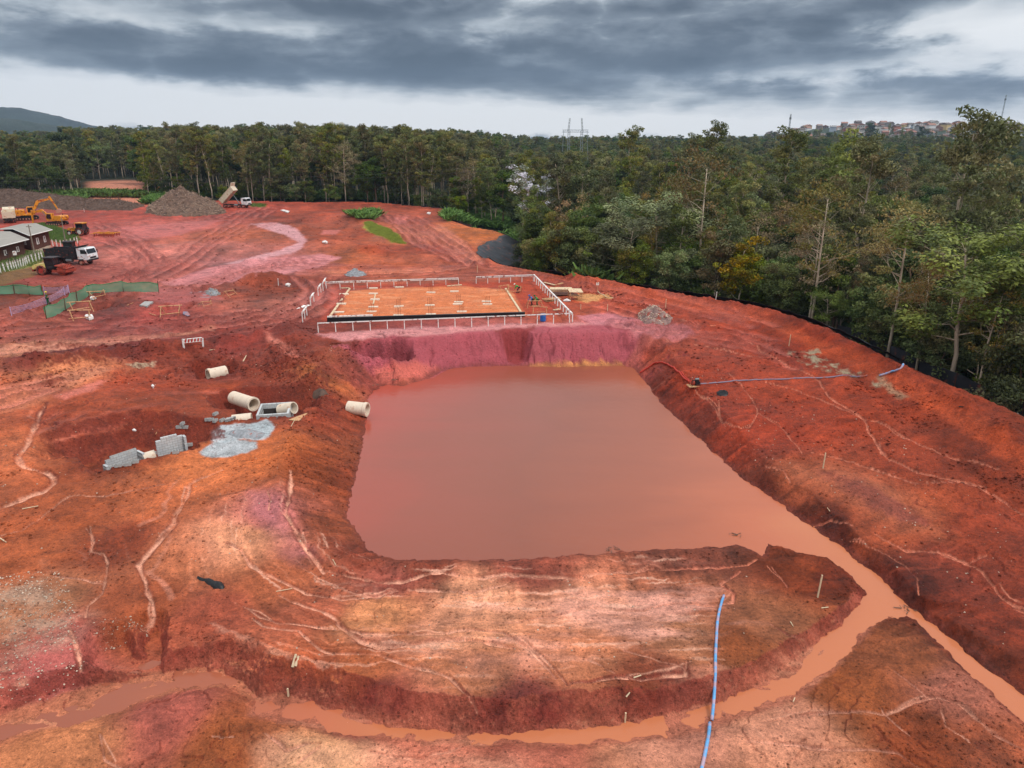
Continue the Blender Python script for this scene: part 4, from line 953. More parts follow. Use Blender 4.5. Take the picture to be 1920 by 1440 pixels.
# ------------------------------------------------------------------ where the trees stand
def in_fov(x, y, pad=3.0):
    return (np.abs(np.arctan2(x, y)) < R(37 + pad)) & (y > 5)
tr_ = []      # x, y, kind, template, scale
def scatter(r0, r1, a0, a1, spc, seed):
    g_ = np.random.default_rng(seed); xs = np.arange(-r1, r1, spc); ys = np.arange(0, r1, spc)
    X_, Y_ = np.meshgrid(xs, ys); X_ = X_ + g_.uniform(-.45, .45, X_.shape) * spc; Y_ = Y_ + g_.uniform(-.45, .45, Y_.shape) * spc
    rr_ = np.hypot(X_, Y_); aa = np.degrees(np.arctan2(X_, Y_)); m_ = (rr_ > r0) & (rr_ < r1) & (aa > a0) & (aa < a1)
    return X_[m_], Y_[m_]
rg = np.random.default_rng(99)
sx_, sy_ = scatter(40, 330, -42, 42, 4.8, 5)
dd_ = sdist(sx_, sy_, site)
def world_poly(pp): return [at(a, b, 0) for a, b in pp]
bushpatch = world_poly([(832,400),(880,398),(975,402),(990,440),(945,440),(900,426),(838,416)])
membr = world_poly([(845,412),(930,430),(1010,440),(1000,505),(890,500),(870,450)])
clearing = np.array([-58.0, 300.0])
for x, y, d in zip(sx_, sy_, dd_):
    a = math.degrees(math.atan2(x, y)); r = math.hypot(x, y)
    if d < 3.5: continue
    if a < -1 and d > 45 and rg.uniform() < .25: continue
    rightside = a > -1
    if inside(np.array([x]), np.array([y]), bushpatch)[0] or (inside(np.array([x]), np.array([y]), membr)[0] and d < 9): continue
    gap_ = -30.4 < a < -26.4
    if gap_ and (262 < r or rg.uniform() < .45): continue   # the gap with the clay field
    if a > 14 and d < 6.5: continue
    near = d < 11
    u_ = rg.uniform()
    if rightside:
        k = ('bushy_tree' if u_ < .55 else 'feathery_tree' if u_ < .68 else 'broadleaf_tree' if u_ < .78 else 'slender_tree' if u_ < .93 else 'yellow_tree') if near else \
            ('eucalyptus' if u_ < .24 else 'slender_tree' if u_ < .42 else 'broadleaf_tree' if u_ < .62 else 'feathery_tree' if u_ < .72 else 'bushy_tree' if u_ < .86 else 'bare_tree' if u_ < .98 else 'yellow_tree')
    else:
        if a < -30: k = 'broadleaf_tree' if u_ < .45 else 'eucalyptus' if u_ < .6 else 'slender_tree' if u_ < .8 else 'feathery_tree'
        else: k = 'bushy_tree' if (near and u_ < .6) else 'eucalyptus' if u_ < .66 else 'slender_tree' if u_ < .86 else 'bare_tree' if u_ < .93 else 'broadleaf_tree'
    s_ = rg.uniform(.72, 1.12)
    if gap_: k = 'bushy_tree'; s_ *= .62
    if rightside:
        s_ *= .80 if k == 'eucalyptus' else .9
        if r > 200: s_ *= 1.12
    elif a < -30: s_ *= .9
    if near and not rightside and k == 'bushy_tree': s_ *= .7
    tr_.append((x, y, k, s_))
# trees one can pick out: (picture column, distance, height of the top in the picture, kind)
HERO = [(1832,118,192,'eucalyptus'),(1880,140,214,'eucalyptus'),(1345,215,222,'eucalyptus'),(1300,225,246,'eucalyptus'),(1190,240,232,'eucalyptus'),(1480,180,232,'eucalyptus'),(1630,150,238,'slender_tree'),(1330,128,268,'bare_tree'),
        (1060,165,282,'eucalyptus'),(1085,160,300,'slender_tree'),(997,170,306,'blossom_tree'),(1350,96,430,'yellow_tree'),(1400,92,440,'yellow_tree'),(1560,95,330,'bare_tree'),(1545,88,400,'bare_tree'),(1720,80,360,'bare_tree'),(1020,128,440,'bushy_tree'),
        (640,222,262,'bare_tree'),(720,238,246,'eucalyptus'),(760,240,240,'eucalyptus'),(790,238,250,'eucalyptus'),(480,240,232,'eucalyptus'),(560,236,235,'eucalyptus'),(600,236,238,'eucalyptus'),(315,245,226,'eucalyptus'),(345,245,232,'eucalyptus'),(380,242,235,'eucalyptus'),
        (520,236,312,'bushy_tree'),(1140,150,380,'broadleaf_tree'),(1240,130,350,'feathery_tree'),(1180,120,390,'feathery_tree'),(1880,68,520,'bare_tree'),(1760,72,480,'bare_tree'),(1640,135,246,'eucalyptus'),(1850,75,400,'feathery_tree'),(1560,75,540,'feathery_tree'),(870,232,330,'broadleaf_tree'),(700,232,350,'slender_tree')]
for px, r, ty, k in HERO:
    a_, b_, c_ = raydir(px, ty); hh = math.hypot(a_, b_)
    for _ in range(60):
        x, y = a_ / hh * r, b_ / hh * r
        if sdist(np.array([x]), np.array([y]), site)[0] > 5: break
        r += 2.0
    z1 = CAM_H + c_ / hh * r; z0 = gz(x, y)
    tr_.append((x, y, k, (z1 - z0) / TEMPL[k][0]['h'], 1))
trees = []
for q in tr_:
    x, y, k, s_ = q[:4]; t = 0 if len(q) > 4 else rg.integers(len(TEMPL[k]))
    trees.append(dict(x=x, y=y, z=gz(x, y) - .1, k=k, t=int(t), s=s_, rz=rg.uniform(0, 6.28), r=math.hypot(x, y), hero=len(q) > 4))
trees.sort(key=lambda q: q['r'])
# what each shows: cells of a coarse view mask it is the first to fill
BW, BH = 480, 360
buf = np.zeros((BH, BW), bool)
def project(x, y, z):
    zc_ = y * CP - (z - CAM_H) * SP; yc = y * SP + (z - CAM_H) * CP
    return 960 + x / zc_ * FPX, 720 - yc / zc_ * FPX, zc_
for q in trees:
    tp = TEMPL[q['k']][q['t']]; h = tp['h'] * q['s']; rd = tp['r'] * q['s']
    u0, v0, zc_ = project(q['x'], q['y'], q['z'] + h); u1, v1, _ = project(q['x'], q['y'], q['z'] + h * (.35 if q['k'] in ('eucalyptus', 'slender_tree') else .15))
    w_ = rd / zc_ * FPX * .8
    a0, a1 = int((u0 - w_) / 4), int((u0 + w_) / 4) + 1; b0, b1 = int(v0 / 4), int(v1 / 4) + 1
    a0, a1 = max(0, a0), min(BW, a1); b0, b1 = max(0, b0), min(BH, b1)
    q['vis'] = 0
    if a0 < a1 and b0 < b1:
        q['vis'] = int((~buf[b0:b1, a0:a1]).sum()) + (30 if q['hero'] else 0); buf[b0:b1, a0:a1] = True
order = sorted(range(len(trees)), key=lambda i: -trees[i]['vis'])
solo = set(order[:300])
LABEL = {'eucalyptus': ('tall pale-trunked tree with thin olive crown', 'tree'), 'slender_tree': ('slim tree with narrow green crown', 'tree'), 'broadleaf_tree': ('dense dark green broadleaf tree', 'tree'),
         'feathery_tree': ('spreading tree with feathery light green foliage', 'tree'), 'bushy_tree': ('low bushy tree leafy to the ground', 'tree'), 'bare_tree': ('sparse brownish tree with pale bare branches', 'tree'),
         'yellow_tree': ('small tree with yellow green leaves', 'tree'), 'blossom_tree': ('tree with whitish silver crown on bare trunk', 'tree')}
def where(q):
    a = math.degrees(math.atan2(q['x'], q['y']))
    if a < -26: return 'far left behind the machines'
    if a < -13: return 'behind the wood chip heap'
    if a < -1: return 'far behind the building pad'
    if a < 10: return 'right of the black membrane'
    if a < 22: return 'beyond the curved earth bank'
    return 'at the right edge beyond the black fabric'
for i in sorted(solo):
    q = trees[i]; tp = TEMPL[q['k']][q['t']]
    e = empty(q['k'], (q['x'], q['y'], q['z']), q['rz']); e.scale = (q['s'],) * 3
    lb, ct = LABEL[q['k']]
    w_ = where(q); near_ = ''
    tag(e, f"{lb}, {w_}", ct, f"{q['k'].replace('_', ' ')} group {w_}")
    for nm, me_ in (('trunk', tp['trunk']), ('crown', tp['crown'])):
        o = bpy.data.objects.new(nm, me_); C.objects.link(o); o.parent = e

# the rest of the wood reads as one mass
def woodland(name, items):
    """one object; each tree an instance of a leafy template"""
    coll = bpy.data.collections.new(name + '_kinds'); names = []
    kinds = []
    for k in TEMPL:
        for t, tp in enumerate(TEMPL[k]):
            kinds.append((k, t))
            me_ = bpy.data.meshes.new('wood'); tv, tf = tp['tv'].v, tp['tv'].f
            # trunk and crown in one mesh with two materials
            V = tp['V']; nv = len(tv); keep = slice(None)
            vv = np.concatenate([np.array(tv, np.float32), V]); nq = len(V) // 4
            loops = np.concatenate([np.array([i for f_ in tf for i in f_], np.int32), np.arange(len(V), dtype=np.int32) + nv])
            starts = np.concatenate([np.cumsum([0] + [len(f_) for f_ in tf])[:-1], sum(len(f_) for f_ in tf) + np.arange(nq) * 4]).astype(np.int32)
            me_.vertices.add(len(vv)); me_.vertices.foreach_set('co', vv.ravel()); me_.loops.add(len(loops)); me_.loops.foreach_set('vertex_index', loops)
            me_.polygons.add(len(starts)); me_.polygons.foreach_set('loop_start', starts)
            me_.polygons.foreach_set('material_index', np.concatenate([np.zeros(len(tf), np.int32), np.ones(nq, np.int32)]))
            me_.update(calc_edges=True); add_col(me_, np.concatenate([np.zeros((nv, 3)), tp['T']]), 'tint')
            me_.materials.append(BARK[SPEC[k]['bark']]); me_.materials.append(LEAF)
            ob = bpy.data.objects.new('wood_%02d' % len(names), me_); coll.objects.link(ob); names.append(ob.name)
    me_ = bpy.data.meshes.new(name); me_.from_pydata([(q['x'], q['y'], q['z']) for q in items], [], [])
    for an, ty, vals in (('idx', 'INT', [kinds.index((q['k'], q['t'])) for q in items]), ('scl', 'FLOAT', [q['s'] for q in items]), ('rot', 'FLOAT', [q['rz'] for q in items])):
        at_ = me_.attributes.new(an, ty, 'POINT'); at_.data.foreach_set('value', np.array(vals, np.int32 if ty == 'INT' else np.float32))
    o = bpy.data.objects.new(name, me_); C.objects.link(o)
    ng = bpy.data.node_groups.new(name, 'GeometryNodeTree')
    ng.interface.new_socket('Geometry', in_out='INPUT', socket_type='NodeSocketGeometry'); ng.interface.new_socket('Geometry', in_out='OUTPUT', socket_type='NodeSocketGeometry')
    gi = ng.nodes.new('NodeGroupInput'); go = ng.nodes.new('NodeGroupOutput'); ins = ng.nodes.new('GeometryNodeInstanceOnPoints'); cinf = ng.nodes.new('GeometryNodeCollectionInfo')
    cinf.inputs['Collection'].default_value = coll; cinf.inputs['Separate Children'].default_value = True; cinf.inputs['Reset Children'].default_value = True
    def attr(nm, ty):
        n_ = ng.nodes.new('GeometryNodeInputNamedAttribute'); n_.data_type = ty; n_.inputs[0].default_value = nm; return n_.outputs[0]
    ins.inputs['Pick Instance'].default_value = True
    lk = ng.links.new; lk(gi.outputs[0], ins.inputs['Points']); lk(cinf.outputs[0], ins.inputs['Instance']); lk(attr('idx', 'INT'), ins.inputs['Instance Index'])
    cx = ng.nodes.new('ShaderNodeCombineXYZ'); lk(attr('rot', 'FLOAT'), cx.inputs[2]); lk(cx.outputs[0], ins.inputs['Rotation'])
    lk(attr('scl', 'FLOAT'), ins.inputs['Scale']); lk(ins.outputs[0], go.inputs[0])
    md = o.modifiers.new('wood', 'NODES'); md.node_group = ng
    return o
rest = [trees[i] for i in range(len(trees)) if i not in solo and (trees[i]['vis'] > 0 or trees[i]['r'] < 200)]
for seed_, (ra, rb, sp2) in enumerate([(330, 560, 7.5), (560, 1000, 11.0), (1000, 1300, 15.0)]):
    fx, fy = scatter(ra, rb, -40, 40, sp2, 50 + seed_)
    for x, y in zip(fx, fy):
        a = math.degrees(math.atan2(x, y))
        if a > 15 and math.hypot(x, y) > 1180 and rg.uniform() < .8: continue
        k = rg.choice(['eucalyptus', 'broadleaf_tree', 'slender_tree', 'feathery_tree', 'bare_tree'], p=[.4, .25, .2, .1, .05])
        s_ = rg.uniform(.7, 1.05) * (.85 if a > -1 else .95) * (.8 if a < -31 else 1)
        if k in ('broadleaf_tree', 'feathery_tree'): s_ *= 1.35
        if -30.4 < a < -26.4 and math.hypot(x, y) < 425: continue
        rest.append(dict(x=x, y=y, z=gz(x, y), k=str(k), t=int(rg.integers(len(TEMPL[k]))), s=s_, rz=rg.uniform(0, 6)))
wood = woodland('distant_woodland', rest); tag(wood, 'dense green wood filling the ground behind the nearest trees', 'woodland', kind='stuff')

# wooded hills far to the left, the higher one blue with distance
def hill_mesh(name, prof, r0, wid, seed, nfoot=2.0):
    px_ = [p[0] for p in prof]; azs = np.radians(np.linspace(-50, 50, 700)); rs = np.linspace(r0 - wid, r0 + wid, 70)
    pa = [math.atan2(*[float(v) for v in raydir(a, b)[:2]]) for a, b in prof]; ph = [float(raydir(a, b)[2] / np.hypot(*raydir(a, b)[:2])) * r0 + CAM_H for a, b in prof]
    A_, R_ = np.meshgrid(azs, rs); top = np.interp(A_, pa, ph)
    bell = np.exp(-((R_ - r0) / (wid * .45)) ** 2)
    X_, Y_ = R_ * np.sin(A_), R_ * np.cos(A_)
    Z_ = top * bell * (1 + .05 * fbm(X_, Y_, wid * .4, 4, .5, seed)) - 6 + 6 * fbm(X_, Y_, 40, 4, .6, seed + 1) - 30 * (1 - bell)
    me_ = grid_mesh(name, X_, Y_, Z_); add_col(me_, np.ones((X_.size, 3)) * np.array(s2l((40, 50, 40))) * np.clip(1 + .6 * fbm(X_, Y_, 60, 5, .6, seed + 2), .3, 2).ravel()[:, None])
    me_.materials.append(MATS['hill_cover']); o_ = bpy.data.objects.new(name, me_); C.objects.link(o_); tag(o_, kind='structure')
soil_mat('hill_cover')
hill_mesh('hills', [(-500,230),(-200,205),(0,199),(40,202),(80,210),(130,222),(180,234),(230,243),(262,247),(290,240),(310,240),(350,252),(500,262),(2400,262)], 3600, 900, 1)
hill_mesh('hills', [(-500,222),(-100,216),(0,216),(60,224),(120,232),(190,242),(260,252),(400,264),(2400,264)], 2300, 500, 5)
# ------------------------------------------------------------------ materials of made things
mat('white_paint', (228, 226, 222), .5, var=.10, scale=3, dirt=(150, 84, 66), dirt_amt=.25)
mat('white_cab', (216, 220, 222), .35, var=.05, scale=2, dirt=(170, 110, 90), dirt_amt=.15)
mat('cream_paint', (206, 192, 168), .45, var=.08, scale=2, dirt=(180, 130, 108), dirt_amt=.12)
mat('yellow_paint', (214, 140, 34), .42, var=.10, scale=2, dirt=(150, 76, 50), dirt_amt=.25)
mat('pale_yellow', (214, 196, 120), .45, var=.08, scale=2, dirt=(150, 76, 50), dirt_amt=.2)
mat('black_steel', (34, 34, 38), .55, var=.3, scale=3, dirt=(110, 52, 40), dirt_amt=.15)
mat('dark_glass', (24, 30, 36), .12, var=.1, spec=.6)
mat('rubber', (40, 34, 32), .85, var=.2, scale=4, dirt=(150, 76, 62), dirt_amt=.45)
mat('muddy_rim', (176, 126, 108), .7, var=.2, scale=4)
mat('red_rim', (168, 54, 44), .7, var=.2, scale=4)
mat('rusty_red', (158, 62, 46), .75, var=.3, scale=4, dirt=(120, 54, 40), dirt_amt=.4)
mat('steel_grey', (120, 122, 124), .45, metal=.3, var=.2, scale=4)
mat('concrete', (158, 158, 156), .9, var=.22, scale=4, bump=.4, dirt=(166, 116, 96), dirt_amt=.1)
mat('pipe_concrete', (214, 196, 176), .85, var=.10, scale=2, dirt=(190, 150, 124), dirt_amt=.05)
mat('roof_sheet', (146, 140, 132), .6, var=.12, scale=1)
mat('eave', (210, 208, 204), .6, var=.06, scale=1)
mat('dark_timber', (84, 52, 42), .85, var=.3, scale=2)
mat('timber', (190, 148, 108), .85, var=.25, scale=3, dirt=(160, 80, 56), dirt_amt=.2)
mat('pale_timber', (206, 184, 152), .85, var=.2, scale=3, dirt=(160, 84, 60), dirt_amt=.1)
mat('grey_pole', (128, 116, 104), .9, var=.2, scale=2)
mat('rebar', (104, 50, 36), .7, metal=.3, var=.3, scale=5)
mat('blue_hose', (96, 156, 206), .6, var=.2, scale=3, dirt=(176, 150, 164), dirt_amt=.45)
mat('grey_hose', (126, 118, 136), .6, var=.2, scale=2, dirt=(176, 92, 70), dirt_amt=.25)
mat('red_hose', (176, 50, 32), .5, var=.15, scale=2)
mat('black_plastic', (24, 24, 27), .45, var=.4, scale=3, bump=.6)
mat('membrane', (40, 42, 48), .55, var=.35, scale=.6, bump=.8, dirt=(110, 60, 48), dirt_amt=.08)
mat('blue_plastic', (36, 96, 168), .4, var=.15, scale=3)
mat('chips', (98, 76, 64), .95, var=.6, scale=1.1, bump=1.0)
mat('brush', (84, 64, 54), .95, var=.5, scale=1.2, bump=1.0)
mat('pale_chips', (150, 126, 108), .9, var=.3, scale=.5)
mat('twigs', (104, 82, 70), .95, var=.4, scale=.4)
mat('grey_gravel', (136, 138, 142), .95, var=.4, scale=3, bump=1.0, dirt=(150, 90, 76), dirt_amt=.05)
mat('stones', (186, 166, 148), .9, var=.35, scale=.3)
mat('clods', (140, 58, 42), .95, var=.45, scale=.5)
mat('green_net_edge', (22, 132, 84), .7, var=.2)
mat('lilac_tape', (178, 156, 190), .6, var=.15)
mat('skin', (146, 98, 74), .6, var=.05)
mat('hivis_green', (52, 150, 74), .8, var=.12, scale=6)
mat('dark_green_cloth', (20, 84, 52), .85, var=.2, scale=6)
mat('blue_cloth', (62, 128, 198), .85, var=.12, scale=6)
mat('dark_cloth', (38, 44, 52), .85, var=.2, scale=6)
mat('yellow_helmet', (226, 200, 60), .35, var=.03)
mat('white_helmet', (226, 224, 214), .35, var=.03)
mat('hoop_red', (190, 60, 50), .6, var=.1)
mat('wet_cement', (170, 176, 180), .5, var=.12, scale=1.5)
mat('wire', (48, 46, 44), .6)
mat('galv', (150, 156, 160), .5, metal=.4, var=.15, scale=.5)
mat('strip_grass', (140, 148, 62), .8, var=.2, scale=.6)
mat('grassy', (84, 106, 46), .8, var=.3, scale=.6)
mat('weedy', (88, 118, 50), .7, var=.35, scale=.5)
# see-through shade netting: a weave of strands with gaps
mt, nt, b, o = new_mat('green_net')
b.inputs['Base Color'].default_value = (*s2l((92, 156, 124)), 1); b.inputs['Roughness'].default_value = .8
tp_ = nt.nodes.new('ShaderNodeBsdfTransparent'); mx = nt.nodes.new('ShaderNodeMixShader'); mx.inputs[0].default_value = .72
nt.links.new(tp_.outputs[0], mx.inputs[1]); nt.links.new(b.outputs[0], mx.inputs[2]); nt.links.new(mx.outputs[0], o.inputs[0])

def V3(*a): return np.array(a, float)
def face_to(px0, py0, px1, py1):
    a = g(px0, py0); b_ = g(px1, py1); return math.atan2(b_[1] - a[1], b_[0] - a[0])

# ------------------------------------------------------------------ vehicles (x forward, y left, origin on the ground)
def add_wheel(parent, x, y, r, w, rim='muddy_rim', name='wheel', hub=.55):
    t = MB(); n = 20
    for sgn in (0,):
        prof = [(-w / 2, r * .86), (-w / 2 * .8, r), (w / 2 * .8, r), (w / 2, r * .86), (w / 2, r * hub), (-w / 2, r * hub)]
        v = []; f = []
        for i in range(n):
            th = 2 * pi * i / n; k_ = 1.0 + (.035 if i % 2 else 0)
            for a, q in prof: v.append((q * k_ * cos(th) if q > r * .9 else q * cos(th), a, (q * k_ if q > r * .9 else q) * sin(th)))
        for i in range(n):
            for k in range(6): f.append((i * 6 + k, i * 6 + (k + 1) % 6, ((i + 1) % n) * 6 + (k + 1) % 6, ((i + 1) % n) * 6 + k))
        t.add(v, f)
    o = t.build(name, 'rubber', parent, loc=(x, y, r))
    rm = MB().cyl((0, 0, 0), 'y', r * hub * 1.02, w * .7, 14); rm.cyl((0, 0, 0), 'y', r * .2, w * .95, 10); rm.build('rim', rim, o)
    return o
def cab_over(parent, x0, x1, w, z0, z1, paint='white_cab'):
    L_ = x1 - x0; sl = .28
    c = MB().prism([(x0, z0), (x1, z0), (x1 + .02, z0 + .55), (x1 - sl * .2, z0 + (z1 - z0) * .5), (x1 - sl, z1 - .15), (x1 - sl - .2, z1), (x0 + .1, z1), (x0, z1 - .1)], -w / 2, w / 2)
    cb = c.build('cab', paint, parent)
    zz = z0 + (z1 - z0) * .52
    ws = MB().hexa([(x1 - sl * .15, -w * .43, zz), (x1 + .01 - sl * .15, -w * .43, zz), (x1 + .01 - sl * .15, w * .43, zz), (x1 - sl * .15, w * .43, zz), (x1 - sl - .02, -w * .41, z1 - .2), (x1 - sl + .02, -w * .41, z1 - .2), (x1 - sl + .02, w * .41, z1 - .2), (x1 - sl - .02, w * .41, z1 - .2)])
    ws.build('windscreen', 'dark_glass', cb)
    for sg in (-1, 1):
        y = sg * w / 2
        MB().prism([(x0 + L_ * .35, zz), (x1 - sl * .55, zz), (x1 - sl * 1.15, z1 - .25), (x0 + L_ * .35, z1 - .25)], y - .012, y + .012).build('side_window', 'dark_glass', cb)
        MB().box(x1 - .05, x1 + .03, sg * w * .36 - .16, sg * w * .36 + .16, z0 + .15, z0 + .36).build('headlight', 'eave', cb)
        m_ = MB().box(x1 - .12, x1 - .02, sg * (w / 2 + .12) - .08, sg * (w / 2 + .12) + .08, zz, zz + .5); m_.tube([(x1 - .1, y, zz + .4), (x1 - .08, sg * (w / 2 + .12), zz + .4)], .02, 4); m_.build('mirror', 'black_steel', cb)
    MB().box(x1 - .02, x1 + .12, -w * .49, w * .49, z0 - .18, z0 + .12).build('bumper', 'black_steel', cb)
    MB().box(x1 + .0, x1 + .035, -w * .3, w * .3, z0 + .2, z0 + .5).build('grille', 'black_steel', cb)
    return cb
def tipper_body(parent, x0, x1, w, z0, z1, m, tilt=0.0, canopy=True):
    """open dump body with outside ribs, hinged at its rear end"""
    b_ = MB(); t = .08; hl, wi = x1 - x0, w / 2
    b_.box(0, hl, -wi, wi, 0, .12)
    b_.box(0, hl, -wi, -wi + t, .12, z1 - z0); b_.box(0, hl, wi - t, wi, .12, z1 - z0)
    b_.prism([(hl - .1, .12), (hl, .12), (hl + .15, z1 - z0 + .15), (hl + .05, z1 - z0 + .15)], -wi, wi)
    b_.prism([(0, .12), (.08, .12), (.02, z1 - z0 - .05), (-.06, z1 - z0 - .05)], -wi + .02, wi - .02)
    if canopy: b_.prism([(hl + .05, z1 - z0 + .15), (hl + .1, z1 - z0 + .02), (hl + 1.1, z1 - z0 + .55), (hl + 1.1, z1 - z0 + .64)], -wi, wi)
    o_ = b_.build('dump_body', m, parent, loc=(x0, 0, z0))
    r_ = MB()
    for k in range(7):
        xx = .3 + (hl - .5) * k / 6
        for sg in (-1, 1): r_.box(xx - .05, xx + .05, sg * wi - .05, sg * wi + .05, .02, z1 - z0 - .02)
    for sg in (-1, 1): r_.box(0, hl, sg * (wi + .01) - .05, sg * (wi + .01) + .05, z1 - z0 - .02, z1 - z0 + .07)
    r_.build('rib', m, o_)
    o_.rotation_euler.y = -tilt
    return o_
def dump_truck(name, label, px, py, rz, body='black_steel', cab='white_cab', tilt=0.0, axles=(.8, 2.1, 6.9), group=None, sc_=1.0, load=None):
    x, y, z = g(px, py); e = empty(name, (x, y, z), rz); e.scale = (sc_,) * 3; tag(e, label, 'dump truck', group)
    ch = MB().box(0, 8.2, -.42, -.28, .85, 1.1).box(0, 8.2, .28, .42, .85, 1.1).box(.3, .5, -1.1, 1.1, .6, 1.0)
    for q in (1.2, 3, 5): ch.box(q, q + .2, -.28, .28, .87, 1.05)
    ch.build('chassis', 'black_steel', e)
    MB().cyl((4.6, -.9, .85), 'x', .32, 1.1, 12).build('fuel_tank', 'steel_grey', e)
    cab_over(e, 6.5, 8.5, 2.45, 1.0, 3.0, cab)
    tipper_body(e, .1, 6.0, 2.5, 1.25, 2.75, body, tilt)
    if tilt: MB().tube([(5.2, 0, 1.1), (.1 + 4.6 * cos(tilt) - .3, 0, 1.25 + 4.6 * sin(tilt))], [.14, .08], 8).build('hoist_ram', 'steel_grey', e)
    for ax in axles:
        for sg in (-1, 1):
            dbl = ax < 5; add_wheel(e, ax, sg * (.95 if dbl else 1.02), .52, .62 if dbl else .34)
    for sg in (-1, 1): MB().prism([(6.15, 1.02), (7.6, 1.02), (7.5, 1.14), (6.25, 1.14)], sg * 1.02 - .22, sg * 1.02 + .22).build('mudguard', 'black_steel', e)
    return e
t1 = dump_truck('dump_truck', 'dump truck with black body and white cab parked before the brown huts', 96, 494, R(-9), group=None, sc_=1.05)
t2 = dump_truck('dump_truck', 'white tipper truck with its body raised beside the wood chip heap', 421, 389, R(-10), body='cream_paint', tilt=R(42), axles=(.8, 2.1, 5.4, 6.9), sc_=1.02)
t3 = dump_truck('dump_truck', 'cream coloured dump truck seen from behind at the left edge', 19, 419, R(122), body='cream_paint', cab='cream_paint', sc_=1.1)

def track_unit(parent, L_, r, w, y):
    pr = []; n = 8
    for i in range(n + 1): th = -pi / 2 + pi * i / n; pr.append((L_ / 2 - r + r * cos(th), r + r * sin(th)))
    for i in range(n + 1): th = pi / 2 + pi * i / n; pr.append((-L_ / 2 + r + r * cos(th), r + r * sin(th)))
    t = MB().prism(pr, y - w / 2, y + w / 2)
    for k in range(14):
        xx = -L_ / 2 + r + (L_ - 2 * r) * k / 13; t.box(xx - .04, xx + .04, y - w / 2 - .01, y + w / 2 + .01, 2 * r - .01, 2 * r + .05)
    o_ = t.build('crawler_track', 'black_steel', parent)
    rl = MB()
    for k in range(6): rl.cyl((-L_ / 2 + r + (L_ - 2 * r) * k / 5, y, r * .75), 'y', r * .4, w + .06, 10)
    rl.build('roller_wheel', 'muddy_rim', o_)
def excavator(label, px, py, rz, swing=0.0, boom_up=R(42), stick_dn=R(-75), sc_=1.0, group='yellow tracked excavators', loc=None):
    x, y, z = loc or g(px, py); e = empty('excavator', (x, y, z), rz); e.scale = (sc_,) * 3; tag(e, label, 'excavator', group)
    for sg in (-1, 1): track_unit(e, 4.2, .45, .6, sg * 1.2)
    MB().box(-1, 1, -.9, .9, .45, .95).cyl((0, 0, 1.05), 'z', .65, .25, 16).build('undercarriage', 'black_steel', e)
    up = MB().box(-2.2, 1.6, -1.35, 1.35, 1.15, 1.4)
    up.prism([(-2.2, 1.4), (-2.45, 1.5), (-2.5, 2.2), (-2.2, 2.45), (-.6, 2.45), (-.4, 2.2), (-.4, 1.4)], -1.35, 1.35); u = up.build('house', 'yellow_paint', e); u.rotation_euler.z = swing
    MB().prism([(.05, 1.42), (1.75, 1.42), (1.8, 2.2), (1.45, 3.05), (.15, 3.05)], .4, 1.33).build('cab', 'yellow_paint', u)
    for yy in (.385, 1.345): MB().prism([(.3, 1.7), (1.55, 1.7), (1.6, 2.2), (1.35, 2.85), (.3, 2.85)], yy - .012, yy + .012).build('window', 'dark_glass', u)
    MB().hexa([(1.78, .5, 1.8), (1.82, .5, 1.8), (1.82, 1.25, 1.8), (1.78, 1.25, 1.8), (1.49, .5, 2.9), (1.53, .5, 2.9), (1.53, 1.25, 2.9), (1.49, 1.25, 2.9)]).build('window', 'dark_glass', u)
    MB().cyl((-1.4, -.8, 2.6), 'z', .09, .5, 8).build('exhaust', 'black_steel', u)
    # boom, stick, bucket
    p0 = V3(1.4, -.1, 1.7); p1 = p0 + V3(cos(boom_up), 0, sin(boom_up)) * 3.0; a2 = boom_up - R(48); p2 = p1 + V3(cos(a2), 0, sin(a2)) * 2.9; p3 = p2 + V3(cos(stick_dn), 0, sin(stick_dn)) * 2.9
    def beam(m_, a, b_, h0, h1, w):
        d = (b_ - a) / np.linalg.norm(b_ - a); nn = V3(-d[2], 0, d[0])
        m_.hexa([a - nn * h0 + V3(0, -w, 0), b_ - nn * h1 + V3(0, -w, 0), b_ - nn * h1 + V3(0, w, 0), a - nn * h0 + V3(0, w, 0), a + nn * h0 + V3(0, -w, 0), b_ + nn * h1 + V3(0, -w, 0), b_ + nn * h1 + V3(0, w, 0), a + nn * h0 + V3(0, w, 0)])
    bm = MB(); beam(bm, p0, p1, .22, .34, .2); beam(bm, p1, p2, .34, .18, .198); bo = bm.build('boom', 'yellow_paint', u)
    MB().tube([p0 + V3(.5, .3, -.2), p1 + V3(-.3, .3, -.1)], [.1, .06], 6).build('hydraulic_ram', 'steel_grey', bo)
    sm = MB(); d_ = (p3 - p2) / 2.9; beam(sm, p2 - d_ * .6, p3, .22, .12, .16); st = sm.build('stick', 'yellow_paint', u)
    MB().tube([p1 + V3(.3, 0, .4), p2 - d_ * .55], [.09, .05], 6).build('hydraulic_ram', 'steel_grey', st)
    bk_ = MB(); bw = .55; prof = []
    for i in range(9): th = R(200) - R(250) * i / 8 + stick_dn + R(90); prof.append((p3[0] + .1 + .62 * cos(th), p3[2] - .45 + .62 * sin(th)))
    bk_.prism(prof, -.1 - bw, -.1 + bw); bk_.build('bucket', 'muddy_rim', u)
    return e
excavator('yellow excavator with bent boom, standing right of the two others', 108, 422, R(172), boom_up=R(38), stick_dn=R(-82), sc_=1.02)
excavator('yellow excavator with raised arm behind the cream dump truck', 52, 412, R(12), swing=R(10), boom_up=R(60), stick_dn=R(-66), sc_=1.12)
ax_, ay_, az_ = g(318, 371)
excavator('yellow excavator hidden behind the wood chip heap, arm alone showing', 0, 0, R(172), boom_up=R(70), stick_dn=R(-70), sc_=1.25, loc=(ax_ * 1.02 - 1, ay_ * 1.02, az_))

